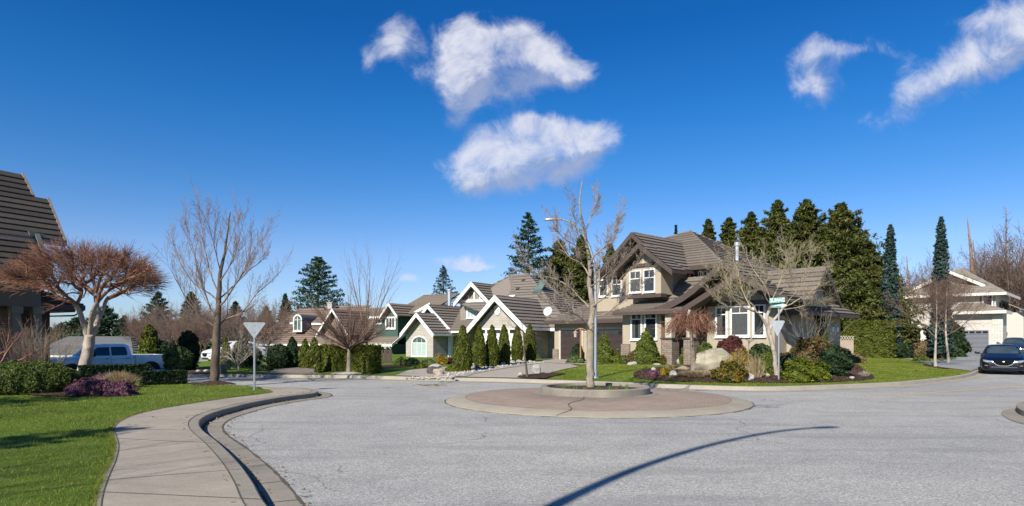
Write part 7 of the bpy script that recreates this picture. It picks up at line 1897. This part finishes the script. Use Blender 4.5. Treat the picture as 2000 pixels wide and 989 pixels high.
S('green_shrub', 'fresh green shrub below the middle wing window', 1437, 714, 34, 64, 'ball', L_rhod)
# corner bed
S('barberry', 'dark red dome shaped shrub behind the boulder', 1428, 716, 66, 60, 'dome', L_wine, bedT, size=.05, upw=.6)
spikes('forsythia', 'golden yellow twiggy forsythia above the boulder', 'bush', bedT(1445, 732), (58/F*24, 1.1, 56/F*24.5), 480, 8, M_twigy, blade=.006, lean=.7, flower=(L_gold, 2600, .022))
spikes('dead_stalks', 'clump of upright dry tan stalks right of the boulder', 'plant', bedT(1475, 737), (.85, .8, 1.0), 260, 9, L_straw, blade=.008, lean=.35)
S('low_juniper', 'spreading juniper with orange tips in front of the boulder', 1424, 742, 66, 32, 'dome', L_orng, bedT, rough=.3, size=.05)
spikes('straw_clump', 'low mat of pale straw stems before the weeping tree', 'plant', bedT(1363, 742), (1.35, .8, .28), 1300, 10, L_straw, blade=.008, lean=1.6, dome=False)
S('primrose_clump', 'low yellow flowering clump near the left tip of the bed', 1299, 731, 26, 13, 'dome', L_gold, bedT, size=.03)
spikes('fluffy_grass', 'pale fluffy seed head tuft behind the yellow flowers', 'plant', bedT(1309, 727), (.5, .45, .36), 420, 11, L_straw, blade=.005, lean=.8)
S('pink_heather', 'small pinkish heather tuft near the left tip of the bed', 1277, 734, 22, 12, 'dome', L_heath, bedT, size=.03)
spikes('daffodil_leaves', 'small tuft of fresh green daffodil leaves by the white stones', 'plant', bedT(1312, 738), (.3, .3, .16), 60, 12, L_green, blade=.008)
S('dark_tuft', 'small dark green evergreen tuft right of the weeping tree', 1365, 717, 14, 12, 'ball', L_dark, bedT, size=.035)
S('mixed_shrub', 'yellow green mixed shrub below the right wing window', 1487, 722, 52, 52, 'ball', L_rhod, bedT, size=.05)
S('green_mound', 'green leafy mound behind the name sign post', 1500, 730, 50, 40, 'dome', L_topi, bedT, size=.05)
S('column_cypress', 'olive columnar cypress directly behind the spreading tree', 1511, 718, 24, 118, 'column', L_cyp, upw=1.4, asp=.32, cat='tree')
S('russet_shrub', 'russet leaved pieris shrub filling the back of the bed', 1585, 722, 108, 58, 'dome', L_redl, bedT, size=.06, rough=.25)
S('golden_juniper', 'bright yellow green layered juniper right of the sign post', 1560, 742, 60, 42, 'dome', L_jun, bedT, size=.045, rough=.35)
S('golden_juniper', 'second yellow green juniper further right, lower', 1597, 739, 46, 30, 'dome', L_jun, bedT, size=.045, rough=.35)
S('dark_shrub', 'dark leafy evergreen shrub at the right of the corner bed', 1632, 733, 58, 56, 'ball', L_dark, bedT, size=.06, rough=.2)
S('dark_shrub', 'low dark shrub left of the golden junipers, behind the post', 1540, 724, 40, 32, 'ball', L_dark, bedT, size=.05)
S('tan_shrub', 'low tan leaved shrub at the foot of the clipped hedge', 1668, 709, 42, 20, 'dome', L_tan, size=.05)
spikes('grey_tuft', 'small pale grey grass tuft at the right tip of the bed', 'plant', bedT(1688, 735), (.5, .45, .26), 420, 14, flat('grey_blades', (.3, .25, .2), .8), blade=.005, lean=.8)
S('narrow_cypress', 'golden brown columnar cypress against the shaded side wall', 1604, 716, 26, 126, 'column', L_cyp, cat='tree', upw=1.4, asp=.32)
# white stemmed shrub
x, y, z = bedT(1582, 718)
bare_tree('white_stem_shrub', 'multi stemmed shrub with whitish bare stems before the shaded side wall', None, (x, y, z), PZ(590, y)-z, .3, .035, 41, [dict(n=4, ang=.5, ratio=.55, up=.1, wob=.12, seg=5, t0=.3, k=4), dict(n=4, ang=.5, ratio=.5, up=.05, wob=.15, seg=3, k=3), dict(n=0, ang=.5, ratio=.5, up=.03, wob=.2, seg=2, k=3)], M_birch, M_birch, n_main=9, main_ang=.5, mlen=3.2, cat='bush')
x, y, z = bedT(1380, 712)
bare_tree('thin_sapling', 'thin white stemmed sapling left of the boulder', None, (x, y, z), PZ(610, y)-z, 1.2, .03, 43, [dict(n=4, ang=.5, ratio=.55, up=.05, wob=.2, seg=5, k=4), dict(n=0, ang=.5, ratio=.5, up=.03, wob=.2, seg=3, k=3)], M_birch, M_birch, n_main=5, main_ang=.6, mlen=1.8)
x, y, z = bedT(1460, 722)
bare_tree('thin_sapling', 'thin pale arching sapling beside the dry stalks', None, (x, y, z), PZ(612, y)-z, 1.2, .03, 44, [dict(n=3, ang=.5, ratio=.55, up=-.12, wob=.2, seg=5, k=4), dict(n=0, ang=.5, ratio=.5, up=.03, wob=.2, seg=3, k=3)], M_birch, M_birch, n_main=4, main_ang=.9, mlen=2.0)
# stones
M_boulder = flat('mossy_boulder', (.32, .285, .205), .9, var=.42, scale=1.9, bmp=.9)
rock('boulder', 'large mossy tan boulder under the golden forsythia', bedT(1403, 727), (1.75, 1.0, .92), 3, M_boulder, rz=-.1, pointy=.3)
for (px, py, w, h, m, lab, sd) in [(1465, 745, 21, 14, M_rockw, 'angular white rock at the front edge of the bed', 5), (1314, 733, 15, 11, M_rockw, 'small white stone by the yellow flowers', 6), (1276, 724, 9, 8, M_rockw, 'round pale stone near the left tip of the bed', 7), (1495, 735, 18, 8, M_rocko, 'flat tan stone right of the dry stalks', 8),
        (1335, 722, 22, 9, M_rocko, 'flat ochre stone left of the weeping tree', 9), (1234, 713.5, 18, 9, M_rockw, 'pale flat stone left of the bay window topiary', 12), (1365, 714, 12, 9, M_rockw, 'white stone behind the weeping tree trunk', 13), (1283, 714, 16, 6, M_rockg, 'flat grey stone right of the bay window topiary', 14), (1665, 739, 10, 5, M_rockw, 'small white stone near the right end of the bed', 15)]:
    x, y, z = (bedT if py > 709 else T)(px, py); rock('rock', lab, (x, y, z-.02), (w/F*y, w/F*y*.7, h/F*y), sd, m, 'stones in the corner beds')
x, y, z = T(1321, 712); rock('rock', 'stacked blocky grey stone by the porch', (x, y, z), (.8, .6, .55), 31, M_rockg, 'stones in the corner beds')
for i, (px, py, w, h, m, lab) in enumerate([(846, 731, 24, 17, M_rockd, 'dark boulder at the left of the gravel strip'), (857, 733, 20, 15, M_rocko, 'ochre boulder in front of the dark boulder'), (849, 720, 22, 10, M_rockw, 'whitish flat rock on top behind the dark boulder'), (921, 721, 11, 13, M_rockg, 'upright grey rock right of the first columnar cypress'), (932, 722, 14, 8, M_rockd, 'low dark rock between first and second cypress'),
        (982, 715, 9, 8, M_rockw, 'pale rock below the fourth cypress'), (1002, 711, 11, 7, M_rockw, 'pale rock below the fifth cypress'), (1014, 710, 12, 8, M_rocko, 'tan rock between the fifth and last cypress'), (1036, 709, 10, 6, M_rockg, 'grey rock at the foot of the last cypress'),
        (1047, 731, 15, 22, M_rockg, 'tall upright grey rock right of the sapling'), (1018, 736, 12, 9, M_rockw, 'small white rock left of the sapling'), (975, 716, 8, 5, M_rocko, 'small tan rock below the third cypress')]):
    x, y, z = T(px, py); rock('rock', lab, (x, y, z), (w/F*y, w/F*y*.7, h/F*y), 60+i, m, 'rocks along the driveway')
mb = MB(); rng = random.Random(3)
bb_ = [T(*p) for p in [(812, 742), (845, 741), (880, 735), (915, 729), (950, 722), (985, 716), (1030, 711), (1045, 708)]]
cob = smoothline([(p[0], p[1]) for p in bb_], 6)
for k in range(260):
    i = int(rng.random()*(len(cob)-1)); p = cob[i].lerp(cob[i+1], rng.random()); x = p.x+rng.gauss(0, .28); y = p.y+rng.gauss(0, .22); r_ = rng.uniform(.03, .085); z = float(terr(x, y))+.05
    v = [(x+r_*1.3*math.cos(a)*rng.uniform(.8, 1.2), y+r_*math.sin(a), z) for a in (0, 1.2, 2.4, 3.6, 4.9)]; mb.add(v+[(x+rng.uniform(-.02, .02), y, z+r_*.9), (x, y, z-.06)], [(i_, (i_+1) % 5, 5) for i_ in range(5)]+[((i_+1) % 5, i_, 6) for i_ in range(5)])
tag(mb.build('cobbles', flat('cobble', (.34, .3, .255), .85, var=.35, scale=7)), kind='stuff')
# clipped hedge right
S('clipped_hedge', 'tall square clipped yellow green hedge right of the shaded side wall', 1698, 699, 84, 72, 'box', L_cyp, dw=40, size=.075, n=14000, cat='hedge', rz=R(-38), rough=.1)
S('brown_shrub', 'rounded brown twiggy shrub left of the birches', 1795, 699, 46, 34, 'ball', L_tan, size=.06)
S('twig_shrub', 'loose greyish shrub between the clipped hedge and the brown shrub', 1755, 697, 50, 62, 'ball', leafm('olive_brown_leaf', [(.05, .045, .02), (.12, .1, .05), (.2, .17, .09)], 2), size=.07, depth=.5, core=False)
S('dark_bush', 'dark green low bush beside the clipped hedge', 1760, 700, 44, 32, 'ball', L_dark)
S('weeping_spruce', 'dark drooping evergreen behind the birch trunks', 1845, 697, 74, 74, 'dome', L_dkcon, size=.12, rough=.3, depth=.4)
S('olive_bush', 'small olive bush on the grass left of the birches', 1800, 706, 30, 12, 'dome', L_topi)
# green house front
S('long_hedge', 'long dark clipped hedge in front of the green house', 683, 727, 142, 52, 'box', L_cyp, dw=26, size=.1, n=14000, cat='hedge', rz=R(-33), rough=.08, upw=1.0)
for (px, pb, w, h, lab) in [(596, 720, 26, 58, 'loose columnar cypress left of the long dark hedge'), (614, 721, 26, 62, 'taller columnar cypress at the left end of the dark hedge'), (621, 728.5, 14, 54, 'slim olive column at the front corner of the dark hedge')]:
    S('cypress', lab, px, pb, w, h, 'column', L_cyp, cat='tree', upw=1.4, asp=.32, size=.1)
S('dark_evergreen', 'dark domed evergreen left of the loose cypresses', 571, 719, 28, 62, 'column', L_dkcon, cat='tree')
S('dark_mass', 'wide very dark evergreen shrub beneath the brown roof', 545, 720, 46, 48, 'ball', L_dark)
for (px, pb, w, h, mt, lab) in [(636, 726, 16, 12, L_topi, 'small green mound at the left of the hedge foot'), (662, 726, 18, 10, L_rhod, 'small yellow green mound before the dark hedge'), (692, 725, 12, 8, L_jun, 'tiny bright mound behind the vase shaped trunk'),
        (784, 715, 30, 18, L_box, 'rounded olive bush left of the arched stone window'), (806, 715, 32, 16, L_dark, 'dark smooth mound below the arched stone window'), (838, 715, 34, 14, L_rhod, 'low mixed shrub at the right of the arched window'), (862, 712, 26, 15, L_gold, 'golden low shrub before the recessed entrance'), (882, 711, 20, 13, L_wine, 'wine red low shrub beside the first cypress'), (822, 719, 26, 9, L_jun, 'low pale green mound near the driveway edge'), (858, 700, 18, 10, L_tan, 'tan shrub against the shaded stone wall')]:
    S('garden_mound', lab, px, pb, w, h, 'dome', mt, group='low mounds before the stone and green houses')
# far left verge
S('olive_column', 'olive columnar cypress right of the maple trunk', 441, 723, 20, 66, 'column', L_cyp, cat='tree', upw=1.2)
S('cypress_bush', 'tall yellow green cypress bush left of the maple', 292, 718, 44, 84, 'column', L_cyp, cat='tree', upw=1.0, size=.11)
S('tall_shrub', 'yellow green rhododendron right of the pickup tail', 349, 724, 52, 48, 'ball', L_rhod, size=.1)
S('low_shrub', 'green low shrub just behind the pickup tail light', 336, 723, 28, 22, 'ball', L_box)
S('dark_shrub', 'large dark evergreen shrub left of the white parked vehicle', 368, 722, 38, 76, 'ball', L_dark, size=.12)
S('dark_shrub', 'dark shrub right of the tall yellow green cypress', 318, 716, 40, 48, 'ball', L_dark, size=.12)
S('cloud_pruned_shrub', 'low tiered dark pine in front of the white garage', 494, 719, 36, 38, 'ball', L_dark, rough=.5, depth=.6, core=False, size=.08)
S('dark_shrub', 'dark conifer shrub right behind the white twigged bush', 473, 719, 40, 60, 'column', L_dkcon, size=.1)
S('low_hedge', 'low dark planting before the white garage', 510, 724, 44, 12, 'dome', L_dark)
x, y, z = T(466, 726)
bare_tree('twisted_shrub', 'pale twisted multi stemmed bush right of the utility box', None, (x, y, z), PZ(680, y)-z, .35, .07, 46, [dict(n=5, ang=.6, ratio=.6, up=.02, wob=.25, seg=5, t0=.35, k=5), dict(n=6, ang=.7, ratio=.5, up=.02, wob=.28, seg=3, k=4), dict(n=5, ang=.7, ratio=.6, up=.02, wob=.3, seg=2, k=3), dict(n=0, ang=.7, ratio=.5, up=.02, wob=.3, seg=2, k=3)], M_birch, M_birch, n_main=9, main_ang=.75, mlen=2.0, cat='bush')
for i, (px, py, lab) in enumerate([(387, 727, 'small white stone on the verge left of the maple'), (402, 726.5, 'small grey stone on the verge beside the maple')]):
    x, y, z = T(px, py); rock('rock', lab, (x, y, z), (.2, .16, .12), 90+i, (M_rockw, M_rockg)[i])

# ---------------- near left garden
def NS(*a, **k): return S(*a, where=N, **k)
NS('rounded_hedge', 'low rounded green hedge at the left edge before the shaded house', 50, 770, 176, 66, 'ball', L_box, dw=60, size=.034, n=42000, cat='hedge', rz=R(28), rough=.13, depth=.3)
NS('square_hedge', 'dark clipped hedge behind the pollarded trunk, higher section', 226, 747, 118, 35, 'box', L_dark, dw=22, size=.05, n=9000, cat='hedge', rz=R(42), rough=.04)
NS('square_hedge', 'dark clipped hedge section lower and nearer the street', 320, 751, 78, 27, 'box', L_dark, dw=20, size=.05, n=8000, cat='hedge', rz=R(42), rough=.04)
for i, (px, py, w, h, lab) in enumerate([(163, 772, 60, 31, 'dark purple heather mound below the pollarded trunk'), (194, 772, 62, 35, 'purple pink heather mound in the middle of the left bed'), (232, 773, 60, 30, 'rightmost pink heather mound at the tip of the left bed'), (200, 756, 60, 26, 'purple heather mound behind, right of the pale trunk')]):
    NS('heather', lab, px, py, w, h, 'dome', L_heath, size=.028, n=9000, rough=.25, group='heather mounds in the left bed', upw=.8)
xy = N(232, 757); spikes('straw_grass', 'pale straw coloured tuft behind the heather', 'plant', xy, (1.35, .8, .62), 2600, 61, L_straw, blade=.007, lean=.9)
xy = N(132, 752); spikes('straw_grass', 'small tan dried tuft left of the pale trunk', 'plant', xy, (.9, .6, .42), 1100, 62, L_tan, blade=.007, lean=.9)
PRW = [dict(n=5, ang=.5, ratio=.55, up=.12, wob=.15, seg=5, t0=.3, k=4), dict(n=6, ang=.5, ratio=.45, up=.1, wob=.2, seg=3, t0=.3, k=3), dict(n=0, ang=.5, ratio=.5, up=.08, wob=.2, seg=2, k=3)]
x, y, z = N(100, 745)
bare_tree('hydrangea', 'bare tan twigged shrub above the rounded hedge, before the pickup bonnet', None, (x, y, z), PZ(655, y)-z, .25, .03, 51, PRW, M_twig, M_twig, n_main=24, main_ang=.7, mlen=2.4, cat='bush')
x, y, z = N(55, 745); bare_tree('hydrangea', 'bare reddish twigged shrub before the shaded porch', None, (x, y, z), PZ(665, y)-z, .25, .03, 52, PRW, M_twigb, M_twigb, n_main=20, main_ang=.8, mlen=2.2, cat='bush')
x, y, z = N(-15, 760); bare_tree('knobbly_shrub', 'coarse pruned shrub with pale stubby limbs at the left edge', None, (x, y, z), PZ(630, y)-z, .5, .08, 53, [dict(n=4, ang=.5, ratio=.4, up=.1, wob=.2, seg=5, t0=.5, k=5), dict(n=8, ang=.6, ratio=.35, up=.1, wob=.25, seg=2, t0=.5, k=3), dict(n=0, ang=.5, ratio=.5, up=.08, wob=.2, seg=2, k=3)], M_twig, M_twigr, n_main=9, main_ang=.85, mlen=2.6, cat='bush')
# mulch skirt at the foot of the maple
x, y, z = N(417, 750.5); m = MB(); m.lathe([(.75, -.02), (.6, .03), (.3, .09), (.15, .12)], n=20); o = m.build('tree_mulch', M_mulch, None, smooth='x'); o.location = (x, y, z); o['kind'] = 'structure'
x, y, z = T(681, 729); m = MB(); m.lathe([(.8, -.02), (.6, .04), (.15, .06)], n=20); o = m.build('tree_gravel', flat('grit', (.35, .33, .3), .9, var=.4, scale=14), None, smooth='x'); o.location = (x, y, z); o['kind'] = 'structure'

# ================================================================ GRASS BLADES
def grass(name, poly, n, zf, hmin, hmax, w, seed, mat, excl=(), dens=None):
    rng = np.random.default_rng(seed); P = np.array([p[:2] for p in poly]); lo, hi = P.min(0), P.max(0)
    X = rng.uniform(lo[0], hi[0], n*4); Y = rng.uniform(lo[1], hi[1], n*4)
    m = inside([tuple(p) for p in P], X, Y)
    for e in excl: m &= ~inside(e, X, Y)
    if dens is not None: m &= rng.random(len(X)) < dens(X, Y)
    X, Y = X[m][:n], Y[m][:n]; k = len(X); Z = zf(X, Y)
    h = rng.uniform(hmin, hmax, k)*(1+.35*np.sin(X*2.1)*np.sin(Y*1.7)); a = rng.random(k)*6.283; sc = np.maximum(1, Y/9.0); ww = w*sc
    dx, dy = np.cos(a)*ww, np.sin(a)*ww; lx, ly = rng.normal(0, .45, k)*h, rng.normal(0, .45, k)*h
    V = np.stack([np.stack([X-dx, Y-dy, Z], 1), np.stack([X+dx, Y+dy, Z], 1), np.stack([X+lx, Y+ly, Z+h], 1)], 1).reshape(-1, 3)
    o = np_mesh(name, V, [np.arange(k*3).reshape(-1, 3)], mat); o['kind'] = 'stuff'; return o
L_grass = leafm('grass_blades', [(.065, .10, .009), (.125, .17, .012), (.20, .235, .024), (.30, .29, .08)], .9, trans=.3)
gp = [(-2.2, 4.6)]+[(p.x, p.y) for p in LL if p.y > 4.5]+back[:40]+[(-24, 24), (-24, 4.6)]
grass('lawn_grass', gp, 230000, lawnz, .02, .048, .0028, 1, L_grass, [lb], lambda x, y: np.clip(9.0/np.maximum(y, 5)-.05, .12, 1)*(np.abs(x)/np.maximum(y, 1) < .92))
kl = [(p.x, p.y) for p in KB if -14 < p.x < 30]
grass('far_lawn_grass', kl+[(31, 52), (4, 43), (-6, 30)], 130000, terr_v, .02, .05, .0028, 2, L_grass, [bp, tp([(700, 741), (960, 746), (1000, 747.5), (1060, 734), (1135, 714), (1215, 702), (1060, 700), (860, 700), (700, 715)]), tp([(986, 745), (1000, 747.3), (1030, 744.5), (1075, 738), (1108, 731), (1060, 731), (1015, 735)]), tp([(1838, 718.5), (1915, 727.6), (1990, 712), (1990, 700), (1838, 700)]), tp([(1105, 711), (1125, 713), (1200, 708.5), (1290, 706), (1400, 703), (1640, 700), (1700, 699), (1790, 703), (1830, 699), (1760, 690), (1110, 690)]), tp([(1800, 714), (1815, 717.5), (1850, 722), (1858, 719.5), (1840, 714), (1810, 711)])])
# ragged blades along the pavement edge
rng = np.random.default_rng(77); LLn = np.array([(p.x, p.y) for p in LL if p.y > 4.5 and p.y < 19.5])
i = rng.integers(0, len(LLn)-1, 9000); t = rng.random((9000, 1)); P = LLn[i]*(1-t)+LLn[i+1]*t; P = P+rng.normal(0, .02, P.shape)
h = rng.uniform(.03, .065, 9000); X, Y = P[:, 0], P[:, 1]; a = rng.random(9000)*6.28; ww = .0028*np.maximum(1, Y/9)
V = np.stack([np.stack([X-np.cos(a)*ww, Y-np.sin(a)*ww, np.full(9000, .13)], 1), np.stack([X+np.cos(a)*ww, Y+np.sin(a)*ww, np.full(9000, .13)], 1), np.stack([X+.02+rng.normal(0, .02, 9000), Y+rng.normal(0, .02, 9000), .135+h*.7], 1)], 1).reshape(-1, 3)
o = np_mesh('edge_grass', V, [np.arange(27000).reshape(-1, 3)], L_grass); o['kind'] = 'stuff'
# dead leaves and twig litter on lawn, pavement edge and gutter
lx = [rng.uniform(-16, -6, 420)]; ly = [rng.uniform(6.5, 21, 420)]
for off_, n_ in ((-.12, 260), (-.5, 160), (.25, 60)):
    Q = np.array([(p.x, p.y) for p in offs(NL, off_) if 4 < p.y < 19]); i = rng.integers(0, len(Q)-1, n_); t = rng.random((n_, 1)); q = Q[i]*(1-t)+Q[i+1]*t+rng.normal(0, .05, (n_, 2)); lx.append(q[:, 0]); ly.append(q[:, 1])
lz = np.concatenate([np.full(420, .165), np.full(260, .022), np.full(160, .012), np.full(60, .146)])
P = np.stack([np.concatenate(lx), np.concatenate(ly), lz], 1)
V, Fq = cards(P, np.tile([0, 0, 1.], (len(P), 1)), .026, rng, .55, .25); o = np_mesh('leaf_litter', V, [Fq], leafm('dead_leaf', [(.1, .06, .03), (.22, .14, .07), (.33, .24, .13)], 2, trans=0)); o['kind'] = 'stuff'
# bark chips on the corner bed
def chips(name, poly, n, zf, s, seed, mat):
    rng = np.random.default_rng(seed); P = np.array(poly); lo, hi = P.min(0), P.max(0); X = rng.uniform(lo[0], hi[0], n*2); Y = rng.uniform(lo[1], hi[1], n*2); m = inside(poly, X, Y); X, Y = X[m], Y[m]
    V, Fq = cards(np.stack([X, Y, zf(X, Y)+.012], 1), np.tile([0, 0, 1.], (len(X), 1)), s, rng, .45, .5); o = np_mesh(name, V, [Fq], mat); o['kind'] = 'stuff'
L_chip = leafm('bark_chip', [(.03, .018, .013), (.08, .048, .034), (.15, .1, .075)], 1.5, trans=0)
chips('bark_chips', bp, 30000, bedz, .028, 3, L_chip)
chips('left_bark_chips', lb, 12000, lambda x, y: np.full(len(x), .166), .024, 4, L_chip)
print('objects', len(bpy.data.objects), 'polys', sum(len(m.polygons) for m in bpy.data.meshes))
